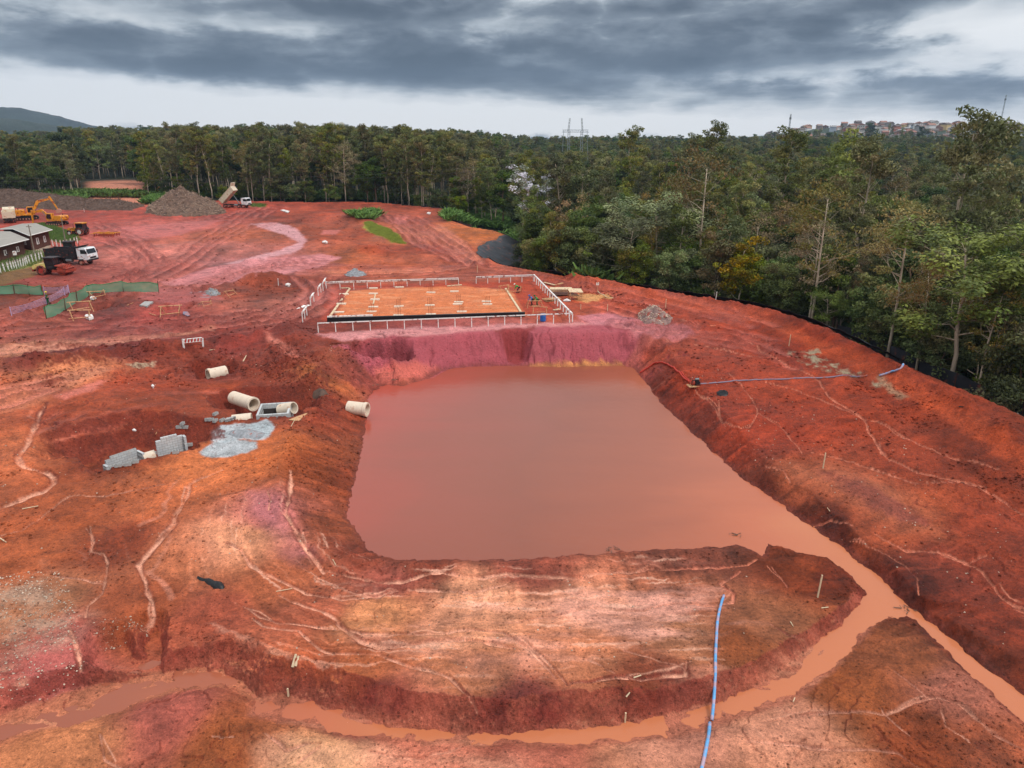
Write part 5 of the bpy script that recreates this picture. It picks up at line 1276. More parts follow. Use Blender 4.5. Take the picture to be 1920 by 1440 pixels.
def tractor(label, px, py, rz, hood='yellow_paint', roof='yellow_paint', sc_=1.0, rim='eave'):
    x, y, z = g(px, py); e = empty('tractor', (x, y, z), rz); e.scale = (sc_,) * 3; tag(e, label, 'tractor')
    for sg in (-1, 1):
        add_wheel(e, 0, sg * .95, .88, .5, rim); add_wheel(e, 2.5, sg * .85, .58, .36, rim)
        f_ = MB(); n = 8; pr = [(.98 * cos(R(10) + R(150) * i / n), .88 + .98 * sin(R(10) + R(150) * i / n)) for i in range(n + 1)]; pr += [(.9 * cos(R(160) - R(150) * i / n), .88 + .9 * sin(R(160) - R(150) * i / n)) for i in range(n + 1)]
        for i in range(n): f_.hexa([(pr[i][0], sg * .95 - .27, pr[i][1]), (pr[i + 1][0], sg * .95 - .27, pr[i + 1][1]), (pr[i + 1][0], sg * .95 + .27, pr[i + 1][1]), (pr[i][0], sg * .95 + .27, pr[i][1])] + [(a * 1.05, sg * .95 + s_ * .27, .88 + (b_ - .88) * 1.05) for (a, b_), s_ in ((pr[i], -1), (pr[i + 1], -1), (pr[i + 1], 1), (pr[i], 1))])
        f_.build('mudguard', 'black_steel', e)
    MB().box(-.5, 2.9, -.25, .25, .6, 1.0).box(2.3, 2.7, -.8, .8, .5, .65).build('chassis', 'black_steel', e)
    MB().prism([(.9, .95), (3.1, .95), (3.15, 1.4), (2.9, 1.6), (.9, 1.72)], -.4, .4).build('hood', hood, e)
    c = MB()
    for a, b_ in ((-.7, -.75), (-.7, .75), (.85, -.75), (.85, .75)): c.box(a - .04, a + .04, b_ - .04, b_ + .04, 1.0, 2.6)
    c.box(-.75, .9, -.78, .78, .95, 1.15); cb = c.build('cab', 'black_steel', e)
    MB().box(-.85, 1.0, -.86, .86, 2.6, 2.8).build('roof', roof, cb)
    MB().box(-.68, .83, -.735, .735, 1.16, 2.59).build('window', 'dark_glass', cb)
    MB().cyl((1.6, .45, 2.0), 'z', .05, .9, 6).build('exhaust', 'black_steel', e)
    return e
tractor('wheeled tractor with yellow roof and large pale rear wheel', 156, 441, R(176), sc_=1.05)
tractor('dark cabbed tractor mostly hidden behind the black dump truck', 133, 479, R(8), hood='black_steel', roof='black_steel', rim='muddy_rim')
# disc harrow
x, y, z = g(201, 443); e = empty('disc_harrow', (x, y, z), R(-4)); tag(e, 'rusty yellow disc harrow lying on red mud right of the tractor', 'disc harrow')
MB().box(-2.7, 2.7, -.06, .06, .75, .9).box(-2.6, 2.6, -1.3, -1.16, .7, .82).box(-2.6, 2.6, 1.1, 1.24, .7, .82).box(-2.5, -2.38, -1.2, 1.2, .82, .92).box(2.3, 2.42, -1.2, 1.2, .82, .92).box(-.06, .06, -1.2, 1.2, .9, 1.0).build('frame', 'yellow_paint', e)
MB().tube([(-2.6, 0, .8), (-4.0, 0, .5)], .06, 6).build('drawbar', 'yellow_paint', e)
for k in range(9):
    for yy in (-1.2, 1.15): MB().cyl((-2.3 + k * .57, yy, .33), 'x', .33, .04, 12).build('disc', 'rusty_red', e)
# soil compactor
x, y, z = g(86, 514); e = empty('soil_compactor', (x, y, z), R(-4)); e.scale = (1.02,) * 3; tag(e, 'pale yellow soil compactor with muddy padfoot drum before the black dump truck', 'road roller')
for sg in (-1, 1): add_wheel(e, 0, sg * .8, .8, .5, 'red_rim')
MB().box(-.9, 1.7, -.5, .5, .75, 1.15).build('chassis', 'black_steel', e)
MB().prism([(-1.5, .95), (-1.55, 1.4), (-.9, 1.75), (.75, 1.95), (.8, 1.15), (-.6, 1.15), (-.9, .95)], -.85, .85).build('hood', 'pale_yellow', e)
MB().box(-1.75, -1.45, -.7, .7, .55, .95).build('counterweight', 'rusty_red', e)
c = MB()
for a in (.75, 2.25):
    for b_ in (-.75, .75): c.box(a - .05, a + .05, b_ - .05, b_ + .05, 1.1, 2.75)
c.box(.7, 2.3, -.8, .8, 1.1, 1.5); cb = c.build('cab', 'black_steel', e)
MB().box(.55, 2.6, -.95, .95, 2.75, 2.9).build('roof', 'black_steel', cb); MB().box(.78, 2.22, -.745, .745, 1.5, 2.74).build('window', 'dark_glass', cb); MB().box(1.2, 1.7, -.3, .3, 1.1, 1.9).build('driver_seat', 'black_steel', cb)
dm = MB().cyl((3.6, 0, .8), 'y', .74, 2.1, 24)
for i in range(16):
    for k in range(6):
        th = 2 * pi * (i + .5 * (k % 2)) / 16; yy = -.9 + .36 * k; cx, cz = 3.6 + .78 * cos(th), .8 + .78 * sin(th); dm.box(cx - .07, cx + .07, yy - .08, yy + .08, cz - .07, cz + .07)
dm.build('drum', 'rusty_red', e)
f_ = MB().box(2.1, 4.6, -1.3, -1.12, .55, .85).box(2.1, 4.6, 1.12, 1.3, .55, .85).box(4.45, 4.65, -1.12, 1.12, .5, .9).box(2.1, 2.3, -1.12, 1.12, .5, .95)
f_.build('drum_frame', 'rusty_red', e)
MB().box(4.3, 4.45, -1.0, 1.0, .9, 1.0).prism([(2.6, 1.55), (4.55, 1.05), (4.6, 1.15), (2.6, 1.68)], -1.1, 1.1).build('scraper_guard', 'rusty_red', e)

# ------------------------------------------------------------------ huts
def hut(label, roof_px, zr, windows, name='wooden_hut', rise=.7):
    c = [V3(*at(a, b_, zr), zr) for a, b_ in roof_px]; ctr = sum(c) / 4; z0 = min(gz(p[0], p[1]) for p in c) - .3
    e = empty(name, (float(ctr[0]), float(ctr[1]), z0)); tag(e, label, 'hut')
    L0 = [p - V3(ctr[0], ctr[1], z0) for p in c]; hw = zr - z0
    ins = [V3(p[0] * .84, p[1] * .84, 0) for p in L0]
    w = MB().hexa([(p[0], p[1], 0) for p in ins] + [(p[0], p[1], hw - .12) for p in ins]).build('wall', 'dark_timber', e)
    # gable roof: ridge between the midpoints of sides 0-1 and 2-3
    m0 = (L0[0] + L0[3]) / 2 + V3(0, 0, rise); m1 = (L0[1] + L0[2]) / 2 + V3(0, 0, rise)
    th = V3(0, 0, .1); r_ = MB()
    r_.hexa([L0[0], L0[1], m1, m0] + [L0[0] + th, L0[1] + th, m1 + th, m0 + th]); r_.hexa([m0, m1, L0[2], L0[3]] + [m0 + th, m1 + th, L0[2] + th, L0[3] + th])
    ro = r_.build('roof', 'roof_sheet', e)
    ev = MB(); ev.tube([L0[0], L0[1]], .1, 4); ev.tube([L0[2], L0[3]], .1, 4); ev.tube([L0[1], m1, L0[2]], .09, 4); ev.tube([L0[3], m0, L0[0]], .09, 4); ev.build('eave', 'eave', ro)
    for s0, t, wd, z1_, z2_ in windows:
        a, b_ = ins[s0], ins[(s0 + 1) % 4]; d = (b_ - a); ln = np.linalg.norm(d); d /= ln; nn = V3(d[1], -d[0], 0); nn = nn if np.dot(nn, (a + b_) / 2) > 0 else -nn; p = a + d * ln * t
        def q(k, zz, o): return p + d * k * wd / 2 + nn * o + V3(0, 0, zz)
        wf = MB().hexa([q(-1, z1_, .0), q(1, z1_, .0), q(1, z1_, .06), q(-1, z1_, .06), q(-1, z2_, .0), q(1, z2_, .0), q(1, z2_, .06), q(-1, z2_, .06)]).build('window', 'eave', e)
        MB().hexa([q(-.35, z1_ + .12, .065), q(.35, z1_ + .12, .065), q(.35, z1_ + .12, .075), q(-.35, z1_ + .12, .075), q(-.35, z2_ - .12, .065), q(.35, z2_ - .12, .065), q(.35, z2_ - .12, .075), q(-.35, z2_ - .12, .075)]).build('pane', 'dark_glass', wf)
    return e
hut('brown timber hut under a grey roof, farther of the two', [(55, 442), (98, 431), (42, 420), (-2, 430)], 3.2, [(0, .35, 1.0, 1.2, 2.5), (0, .72, .9, 1.2, 2.5), (3, .8, .9, 1.2, 2.4)])
hut('brown timber hut under a grey roof, nearer the picture edge', [(-28, 470), (54, 449), (-10, 434), (-95, 452)], 2.9, [(0, .45, .9, 1.2, 2.2), (0, .8, .9, 1.2, 2.2)])

# ------------------------------------------------------------------ poles, fences
def post_pole(name, label, px, py, top, r=.12, m='grey_pole', cat='pole', extra=None):
    x, y, z = g(px, py); a, b_, c_ = raydir(*top); hh = math.hypot(a, b_); rr_ = math.hypot(x, y); zt = CAM_H + c_ / hh * rr_; xt, yt = a / hh * rr_, b_ / hh * rr_
    e = empty(name, (x, y, z - .3)); tag(e, label, cat)
    MB().tube([(0, 0, 0), (xt - x, yt - y, zt - z + .3)], [r, r * .7], 8).build('pole_shaft', m, e)
    return e, V3(xt - x, yt - y, zt - z + .3)
e, tpp = post_pole('utility_pole', 'tall leaning wooden pole in front of the farther hut', 68, 488, (53, 421))
MB().box(-.5, .5, -.04, .04, -.06, .06).build('crossarm', 'grey_pole', e, loc=tuple(tpp - V3(0, 0, .4)))
e, tpp = post_pole('utility_pole', 'slim leaning pole behind the black dump truck', 124, 462, (115, 409))
MB().box(-.4, .4, -.04, .04, -.06, .06).build('crossarm', 'grey_pole', e, loc=tuple(tpp - V3(0, 0, .4)))
e, tpp = post_pole('meter_post', 'thin dark post with a white meter box by the fence', 31, 503, (27, 473), r=.06, m='black_steel', cat='post')
MB().box(-.25, .25, -.15, .15, -.5, .2).build('meter_box', 'white_paint', e, loc=tuple(tpp))
e, tpp = post_pole('lamp_post', 'thin dark pole near the left edge of the hut yard', 18, 498, (14, 478), r=.05, m='black_steel', cat='post')
MB().box(-.12, .12, -.12, .12, 0, .2).build('lamp_head', 'black_steel', e, loc=tuple(tpp))
def post_fence(label, pts, step, h, m='white_paint', r=.07, lean=.1, strands=3, name='post_fence', wire='wire', group=None):
    p = resample([g(*q)[:2] for q in pts], step); x0, y0 = p[0]; z0 = gz(x0, y0); e = empty(name, (x0, y0, z0)); tag(e, label, 'fence', group)
    tops = []
    for k, (x, y) in enumerate(p):
        z = gz(x, y) - z0; l0 = random.uniform(-lean, lean); o_ = MB().box(-r, r, -r, r, -.3, h).build('post', m, e, loc=(x - x0, y - y0, z)); o_.rotation_euler = (random.uniform(-lean, lean) * .5, l0, 0); tops.append((x - x0, y - y0, z))
    for s_ in range(strands):
        MB().tube([(a, b_, c_ + h * (.3 + .3 * s_)) for a, b_, c_ in tops], .012, 3, False).build('wire_strand', wire, e)
    return e
post_fence('fence of white concrete posts along the yard of the huts', [(-14, 519), (20, 507), (55, 494), (86, 484)], 1.15, 1.5)
post_fence('short row of white concrete posts behind the black dump truck', [(100, 462), (122, 464), (132, 461), (146, 457)], 1.3, 1.5)
def net_fence(label, pts, h, name='net_fence'):
    p = resample([g(*q)[:2] for q in pts], 1.0); x0, y0 = p[0]; z0 = gz(x0, y0); e = empty(name, (x0, y0, z0)); tag(e, label, 'fence', 'green mesh fences on the mud')
    v = []; f = []; hem = []
    zz = np.convolve(np.pad([gz(a, b_) for a, b_ in p], 2, 'edge'), np.ones(5) / 5, 'valid')
    for k, (x, y) in enumerate(p):
        sag = .12 * sin(k * 1.7) + .08 * random.uniform(-1, 1)
        for j in range(4): v.append((x - x0 + .1 * sin(k + j), y - y0 + .08 * cos(k * 1.3 + j), zz[k] - z0 + .1 + (h + sag - .1) * j / 3))
        hem.append(v[-1])
    for k in range(len(p) - 1):
        for j in range(3): f.append((k * 4 + j, (k + 1) * 4 + j, (k + 1) * 4 + j + 1, k * 4 + j + 1))
    MB().add(v, f).build('net', 'green_net', e, True)
    MB().tube(hem, .045, 4).build('hem', 'green_net_edge', e)
    for k in range(0, len(p), max(2, int(len(p) / 5))):
        MB().tube([(p[k][0] - x0, p[k][1] - y0, zz[k] - z0 - .2), (p[k][0] - x0 + .1, p[k][1] - y0, zz[k] - z0 + h + .3)], .05, 6).build('stake', 'dark_timber', e)
    MB().tube([v[-4], v[-1]], .06, 4).build('end_hem', 'green_net_edge', e); MB().tube([v[0], v[3]], .06, 4).build('end_hem', 'green_net_edge', e)
    return e
net_fence('green mesh fence at the left edge ending beside the standing worker', [(-30, 553), (0, 553), (40, 554), (80, 554)], 1.35)
net_fence('long bent green mesh fence winding up across the red mud', [(87, 598), (104, 592), (120, 584), (145, 567), (165, 557), (186, 549), (206, 551), (230, 547), (262, 548), (298, 550)], 1.5)
def strand_fence(label, pts, h, n):
    p = [g(*q) for q in pts]; x0, y0, z0 = p[0]; e = empty('tape_fence', (x0, y0, z0)); tag(e, label, 'fence')
    for x, y, z in p: MB().tube([(x - x0, y - y0, z - z0 - .2), (x - x0, y - y0, z - z0 + h + .1)], .05, 6).build('post', 'lilac_tape', e)
    for s_ in range(n):
        q = []
        for k in range(len(p) - 1):
            for t in np.linspace(0, 1, 9)[:-1 if k < len(p) - 2 else None]:
                a, b_ = np.array(p[k]), np.array(p[k + 1]); c_ = a + (b_ - a) * t; q.append((c_[0] - x0, c_[1] - y0, c_[2] - z0 + h * (.2 + .8 * s_ / (n - 1)) - .35 * t * (1 - t) * (1 + .3 * s_)))
        MB().tube(q, .02, 4, False).build('tape', 'lilac_tape', e)
    return e
strand_fence('lilac and white tape fence sagging between two posts near the worker', [(22, 592), (88, 571), (122, 554), (130, 549), (84, 552)], 1.1, 6)
post_fence('red and white striped barrier standing on the mud', [(345, 652), (381, 650)], 2.6, 1.0, name='barrier', strands=0)
e = bpy.context.scene.objects['barrier']; x0, y0, _ = g(345, 652); x1, y1, z1 = g(381, 650); d = V3(x1 - x0, y1 - y0, 0); L_ = float(np.linalg.norm(d)); d /= L_
for zz in (.55, .95): MB().tube([(0, 0, zz), tuple(d * L_ + V3(0, 0, zz))], .05, 4).build('rail', 'white_paint', e)
for k in range(12): MB().tube([tuple(d * (k + .2) * L_ / 12 + V3(0, 0, .55)), tuple(d * (k + .8) * L_ / 12 + V3(0, 0, .95))], .07, 4).build('stripe', 'hoop_red' if k % 2 else 'white_paint', e)

# ------------------------------------------------------------------ batter boards round the building pad
def batter(label, a, b_, h, npost, board=.22, thick=False, postr=.045, m='white_paint', skip=()):
    p0 = np.array(g(*a)); p1 = np.array(g(*b_)); e = empty('batter_board', tuple(p0)); tag(e, label, 'batter board', 'white batter boards around the building pad')
    d = p1 - p0; z0 = max(p0[2], p1[2]) * 0 ; top0 = h; top1 = p1[2] - p0[2] + h; u_ = V3(d[0], d[1], 0); u_ /= np.linalg.norm(u_); nn = V3(-u_[1], u_[0], 0) * .03
    A_, B_ = V3(0, 0, top0), V3(d[0], d[1], top1); hz_ = V3(0, 0, board)
    MB().hexa([A_ - nn - hz_, B_ - nn - hz_, B_ + nn - hz_, A_ + nn - hz_, A_ - nn, B_ - nn, B_ + nn, A_ + nn]).build('rail', m, e)
    if thick: MB().hexa([A_ - nn * 3.6 + V3(0, 0, .002), B_ - nn * 3.6 + V3(0, 0, .002), B_ + nn * 3.6 + V3(0, 0, .002), A_ + nn * 3.6 + V3(0, 0, .002), A_ - nn * 3.6 + V3(0, 0, .04), B_ - nn * 3.6 + V3(0, 0, .04), B_ + nn * 3.6 + V3(0, 0, .04), A_ + nn * 3.6 + V3(0, 0, .04)]).build('top_board', m, e)
    for k in range(npost):
        if k in skip: continue
        t = k / max(1, npost - 1); c = A_ + (B_ - A_) * t; q = p0 + c; zg = gz(q[0], q[1]) - p0[2]
        MB().box(-postr, postr, -postr, postr, max(zg, c[2] - 1.7) - .3, c[2] - board * .3).build('post', m, e, loc=(c[0] + nn[0] * 2.6, c[1] + nn[1] * 2.6, 0), rz=math.atan2(u_[1], u_[0]))
    return e
batter('long white batter board along the far left side of the pad', (612, 541), (860, 533), 1.0, 11, thick=True)
batter('white batter board along the far right side of the pad', (893, 532), (1000, 528), 1.1, 6, thick=True)
batter('white batter board with many posts running down the right of the pad', (1001, 528), (1072, 604), 1.15, 16, thick=True, postr=.06)
batter('thin weathered rail on posts along the front edge of the pad', (597, 624), (1068, 605), 1.25, 16, board=.13, postr=.05)
for k, (a, b_, lb) in enumerate([((607, 545), (612, 537), 'shortest white board stand at the far left corner of the pad'), ((598, 555), (603, 548), 'white board stand second from the far left corner of the pad'), ((584, 574), (590, 566), 'white board stand third from the far left corner of the pad'), ((569, 604), (577, 592), 'largest white board stand at the near left corner of the pad')]):
    batter(lb, a, b_, 1.3, 3 if k == 3 else 2, board=.18, thick=True)
def plank(name, label, a, b_, w, t, m, cat, lift=0.0, group=None):
    p0 = np.array(g(*a)); p1 = np.array(g(*b_)); d = p1 - p0; u_ = V3(d[0], d[1], 0); u_ /= np.linalg.norm(u_) + 1e-9; nn = V3(-u_[1], u_[0], 0) * w / 2; up = V3(0, 0, t); l_ = V3(0, 0, lift + .02)
    A_ = V3(0, 0, 0) + l_; B_ = d + l_
    o_ = MB().hexa([A_ - nn, B_ - nn, B_ + nn, A_ + nn, A_ - nn + up, B_ - nn + up, B_ + nn + up, A_ + nn + up]).build(name, m, loc=tuple(p0)); tag(o_, label, cat, group); return o_
plank('formwork_beam', 'long black formwork beam along the front edge of the orange slab', (614, 604), (984, 593), .35, .55, 'black_plastic', 'formwork')
plank('formwork_board', 'white plank on the front left of the black beam', (614, 598), (699, 595), .22, .35, 'white_paint', 'plank')
plank('formwork_board', 'pale edge boards down the left side of the orange slab', (656, 542), (617, 597), .28, .14, 'pale_timber', 'formwork')
plank('formwork_board', 'pale edge boards on the right side of the orange slab', (948, 542), (979, 590), .28, .14, 'pale_timber', 'formwork')
plank('formwork_board', 'pale board at the far left corner of the orange slab', (640, 541), (655, 541), .3, .14, 'pale_timber', 'formwork')
plank('formwork_board', 'pale board on the slab running between two footings', (704, 552), (700, 571), .18, .1, 'pale_timber', 'formwork')
plank('formwork_board', 'thin pale board at the far right corner of the slab', (838, 537), (866, 535), .25, .12, 'pale_timber', 'formwork')
FOOT = [(700, 541), (749, 539), (700, 551), (703, 562), (700, 576), (748, 575), (747, 592), (808, 549), (806, 573), (860, 567), (858, 571), (852, 547), (697, 585), (912, 566), (914, 571), (645, 552), (640, 570), (636, 586), (866, 585), (808, 590)]
FW = 'first second third fourth'.split()
def nearest_say(px, py):
    c = 'left' if px < 690 else 'left centre' if px < 730 else 'centre' if px < 830 else 'right centre' if px < 890 else 'right'
    r = 'far edge' if py < 548 else 'far half' if py < 560 else 'middle' if py < 572 else 'near half' if py < 583 else 'near edge'
    return f'{r}, {c}'
for k, (px, py) in enumerate(FOOT):
    x, y, z = g(px, py); e = empty('footing', (x, y, z), random.uniform(-.08, .08)); tag(e, f'small pale concrete footing on the orange slab, {nearest_say(px, py)}', 'footing', 'footings on the orange slab')
    MB().box(-.65, .65, -.3, .3, -.1, .12).build('concrete_pad', 'pipe_concrete', e)
    if k in (5, 6, 7, 8, 9, 12, 14, 16, 18, 1, 19):
        for q in range(4): MB().tube([(-.28 + .18 * q, (-.1, .12)[q % 2], .1), (-.28 + .18 * q + .02, (-.1, .12)[q % 2], 1.1 + .12 * (q % 2))], .018, 4).build('rebar', 'rebar', e)
# timber and tools at the right end of the pad
def stack(name, label, px, py, rz, L_, W_, n, m, cat, sheet=.06, jit=.1):
    x, y, z = g(px, py); e = empty(name, (x, y, z), rz); tag(e, label, cat)
    for k in range(n):
        o_ = MB().box(-L_ / 2, L_ / 2, -W_ / 2, W_ / 2, 0, sheet).build('board', m, e, loc=(random.uniform(-jit, jit), random.uniform(-jit, jit), .06 + k * (sheet + .012)), rz=random.uniform(-.06, .06))
    for s_ in (-1, 1): MB().box(-.05, .05, -W_ / 2, W_ / 2, -.1, .06).build('bearer', 'timber', e, loc=(s_ * L_ * .35, 0, 0))
    return e
stack('board_stack', 'neat stack of pale boards right of the batter board', 1052, 546, R(2), 3.3, 1.6, 6, 'pale_timber', 'board stack')
stack('board_stack', 'low untidy stack of reddish boards beside the batter board posts', 1036, 563, R(20), 2.2, 1.2, 4, 'timber', 'board stack', jit=.3)
stack('board_stack', 'dark low pile of boards under the neat pale stack', 1058, 553, R(5), 3.2, 1.0, 3, 'dark_timber', 'board stack', jit=.4)
plank('timber_plank', 'long pale plank left of the two leaning planks', (1020, 532), (1040, 537), .3, .1, 'pale_timber', 'plank', .15)
plank('timber_plank', 'pinkish plank meeting the long pale plank', (1040, 537), (1055, 533), .3, .12, 'timber', 'plank', .12)
plank('timber_plank', 'flat board lying before the lower posts', (1038, 582), (1050, 580), .5, .06, 'pale_timber', 'plank')
x, y, z = g(1078, 562); e = empty('work_shelter', (x, y, z), R(8)); tag(e, 'small timber work shelter with pale board roof on four legs', 'shelter')
MB().hexa([(-1, -.8, 1.25), (1, -.8, 1.15), (1, .8, 1.35), (-1, .8, 1.45), (-1, -.8, 1.33), (1, -.8, 1.23), (1, .8, 1.43), (-1, .8, 1.53)]).build('roof', 'pale_timber', e)
for a in (-.85, .85):
    for b_ in (-.65, .65): MB().box(a - .05, a + .05, b_ - .05, b_ + .05, -.2, 1.2).build('leg', 'timber', e)
MB().box(-.8, .8, -.6, .6, .55, .62).build('bench_top', 'timber', e)
x, y, z = g(1063, 566); o = MB().tube([(-.5, 0, .15), (0, .1, .22), (.5, 0, .12)], [.12, .25, .1], 8).build('white_sack', 'white_paint', loc=(x, y, z)); tag(o, 'white sack lying left of the small timber shelter', 'sack')
def trestle(label, px, py, rz, s_=1.0, m='timber'):
    x, y, z = g(px, py); e = empty('trestle', (x, y, z), rz); e.scale = (s_,) * 3; tag(e, label, 'trestle')
    MB().tube([(-.95, random.uniform(-.15, .15), .86), (.95, random.uniform(-.1, .1), .8 + random.uniform(-.2, .1))], .045, 4).build('beam', m, e)
    for a in (-.75, .75):
        for b_ in (-1, 1): MB().tube([(a, 0, .86), (a + random.uniform(-.4, .4), b_ * random.uniform(.35, .75), -.05)], .035, 4).build('leg', m, e)
    MB().tube([(-.75, -.45, .25), (.75, -.3, .3)], .04, 4).build('brace', m, e)
    return e
trestle('timber trestle nearest the two bending workers', 1002, 576, R(10), 1.1)
trestle('timber trestle behind the blue drum', 1012, 588, R(-12), 1.1)
trestle('timber trestle beside the worker at the far corner', 965, 549, R(5), 1.2)
trestle('timber trestle lying left of the far corner worker', 945, 546, R(30), 1.0)
trestle('yellowish timber frame over the dark pit below the long green fence', 152, 583, R(30), 1.5, 'timber')
trestle('yellowish timber frame left of the white sack', 152, 600, R(10), 1.5, 'timber')
trestle('timber frame leaning on the bend of the green fence', 183, 559, R(50), 1.3)
trestle('timber frame beside the square hole right of the grey box', 322, 592, R(15), 1.5)
trestle('small crossed timber frame on the mud right of the rubble', 430, 556, R(70), 1.1)
trestle('single timber stand between the rubble and the square hole', 388, 574, R(60), .9)
x, y, z = g(1018, 602); e = empty('blue_drum', (x, y, z)); tag(e, 'blue plastic drum standing by the front rail of the pad', 'drum')
dv = MB(); prof = [(.27, 0), (.3, .04), (.3, .28), (.315, .31), (.3, .34), (.3, .6), (.315, .63), (.3, .66), (.3, .88), (.27, .92)]
dv.tube([(0, 0, b_) for a, b_ in prof], [a * 1.25 for a, b_ in prof], 18); dv.build('barrel', 'blue_plastic', e); MB().cyl((0, 0, .93), 'z', .34, .05, 18).build('lid', 'grey_hose', e)
x, y, z = g(1160, 0 + 520) if False else g(1120, 548); e = empty('sign_stake', (x, y, z)); tag(e, 'small white sign on a thin stake right of the pad', 'sign'); MB().tube([(0, 0, -.2), (0, 0, 1.5)], .03, 5).build('stake', 'timber', e); MB().box(-.22, .22, -.02, .02, 1.1, 1.5).build('board', 'white_paint', e)
def stake(label, px, py, h, m='pale_timber', group=None):
    x, y, z = g(px, py); o_ = MB().box(-.035, .035, -.035, .035, -.3, h).build('marker_stake', m, loc=(x, y, z)); o_.rotation_euler = (random.uniform(-.06, .06), random.uniform(-.06, .06), 0); tag(o_, label, 'stake', group)
stake('pale survey stake on the red field left of the earth bank', 1248, 577, 1.2); stake('pale survey stake below the curved earth bank', 1479, 649, 1.35); stake('thin stake on the edge of the pink slick clay', 1139, 583, .9)
stake('thin stake right of the small timber shelter', 1089, 580, .7); stake('thin post at the foot of the lower red field', 1543, 878, 1.3); stake('thin stake on the dark tongue of land below the pond', 1533, 1120, 1.5); stake('pale peg in the gully cut below the platform', 1172, 1355, .6)
stake('thin stake by the little gully bend at lower left', 541, 1305, .45); stake('short white stake in front of the brush windrow', 158, 397, 1.0, 'white_paint'); stake('thin stake behind the far right batter board', 895, 511, 1.2); stake('stake at the far red corner by the wood', 1009, 508, .9, 'white_paint')
stake('white stake on the mound left of the pad', 522, 536, 1.2, 'white_paint'); stake('white marker near the brush heap end', 90, 368, 1.0, 'white_paint'); stake('pale stake standing in the edge fabric at the bank', 1342, 562, 1.1, 'white_paint')
mat('red_gravel', (138, 112, 106), .95, var=.45, scale=2, bump=1.0, dirt=(150, 72, 58), dirt_amt=.3)
# ------------------------------------------------------------------ heaps
def heap(name, label, foot, height, m, cat, seed, peaks=None, rough=.35, n=90, chips=None, kind=None, sharp=.85):
    """a mound over the picture outline of its foot"""
    p = [g(*q)[:2] for q in foot]; p = np.array(p); cx, cy = p.mean(0); z0 = gz(cx, cy)
    xs = np.linspace(p[:, 0].min() - 1, p[:, 0].max() + 1, n); ys = np.linspace(p[:, 1].min() - 1, p[:, 1].max() + 1, max(16, int(n * .7)))
    X_, Y_ = np.meshgrid(xs, ys); w = (p[:, 0].max() - p[:, 0].min()); d = -sdist(X_, Y_, [tuple(q) for q in p]) + .04 * w * fbm(X_, Y_, w * .18, 3, .5, seed)
    dm = max(d.max(), .1); t = np.clip(d / dm, -1, 1); hgt = height * np.sign(t) * np.abs(t) ** sharp
    if peaks:
        f = np.zeros(X_.shape)
        for px, py, r_, k_ in peaks:
            a, b_, _ = g(px, py); f = np.maximum(f, k_ * np.exp(-((X_ - a) ** 2 + (Y_ - b_) ** 2) / r_ ** 2))
        hgt = hgt * (.55 + .45 * f)
    gr = sample(G2, X_, Y_)
    Z_ = np.where(t > 0, hgt * (1 + rough * .5 * fbm(X_, Y_, w * .12, 4, .6, seed + 1)), t * .6) + rough * .12 * height * fbm(X_, Y_, w * .03, 3, .6, seed + 2) * (t > 0)
    Zw = gr + np.where(t > 0, Z_, Z_ - .1)
    me_ = grid_mesh(name, X_ - cx, Y_ - cy, Zw - z0); fl_ = me_.polygons[0].normal.z < 0
    if fl_: me_.flip_normals()
    me_.materials.append(MATS[m]); o_ = bpy.data.objects.new(name, me_); C.objects.link(o_); o_.location = (cx, cy, z0); tag(o_, label, cat, kind=kind)
    if chips:
        cm, cn, L_, W_ = chips; rg_ = np.random.default_rng(seed + 9); b_ = MB(); k = 0
        while k < cn:
            i, j = rg_.integers(1, X_.shape[0] - 1), rg_.integers(1, X_.shape[1] - 1)
            if t[i, j] < .02: continue
            k += 1; c = V3(X_[i, j] - cx + rg_.uniform(-.2, .2), Y_[i, j] - cy + rg_.uniform(-.2, .2), Zw[i, j] - z0 + .02); dv_ = rg_.normal(size=3); dv_[2] *= .45; dv_ /= np.linalg.norm(dv_); ll = L_ * rg_.uniform(.4, 1.3)
            b_.tube([c - dv_ * ll / 2, c + dv_ * ll / 2], [W_ * rg_.uniform(.6, 1.2), W_ * .5], 3, True)
        o2 = b_.build('loose_sticks' if 'stick' in label or 'brush' in label else 'loose_pieces', cm, o_); o2['kind'] = 'stuff'
    return o_
heap('wood_chip_heap', 'large grey brown heap of wood chips and sticks beside the tipper truck', [(273,400),(300,405),(345,407),(390,404),(425,399),(420,392),(400,382),(360,376),(310,376),(283,384)], 6.2, 'chips', 'wood chip heap', 11, peaks=[(358,386,8.5,1.08),(322,388,9,1.0),(390,392,6,.66),(296,396,6,.6)], rough=.9, n=140, chips=('pale_chips', 1500, 1.3, .10), sharp=.8)
heap('brushwood_windrow', 'long dark windrow of piled brushwood along the left edge of the wood', [(-60,399),(0,391),(60,392),(110,394),(160,394),(200,396),(240,398),(272,397),(266,386),(200,380),(120,374),(60,370),(0,368),(-60,366)], 5.2, 'brush', 'brushwood heap', 21, peaks=[(-30,378,12,1.0),(40,378,11,.8),(100,380,10,.75),(200,390,9,.42),(245,391,6,.45)], rough=.55, n=160, chips=('twigs', 3600, 2.0, .06), sharp=.7)
heap('gravel_heap', 'small cone of grey gravel beyond the building pad', [(645,516),(655,519),(670,520),(688,517),(684,512),(668,509),(652,511)], .95, 'grey_gravel', 'gravel heap', 31, rough=.3, n=40, chips=('grey_gravel', 120, .2, .07))
heap('gravel_heap', 'gravel heap mixed with red soil right of the pink slick', [(1196,598),(1205,606),(1230,609),(1258,604),(1262,596),(1240,586),(1215,583),(1198,588)], 1.6, 'red_gravel', 'gravel heap', 41, rough=.35, n=60, chips=('stones', 260, .25, .09), sharp=.9)
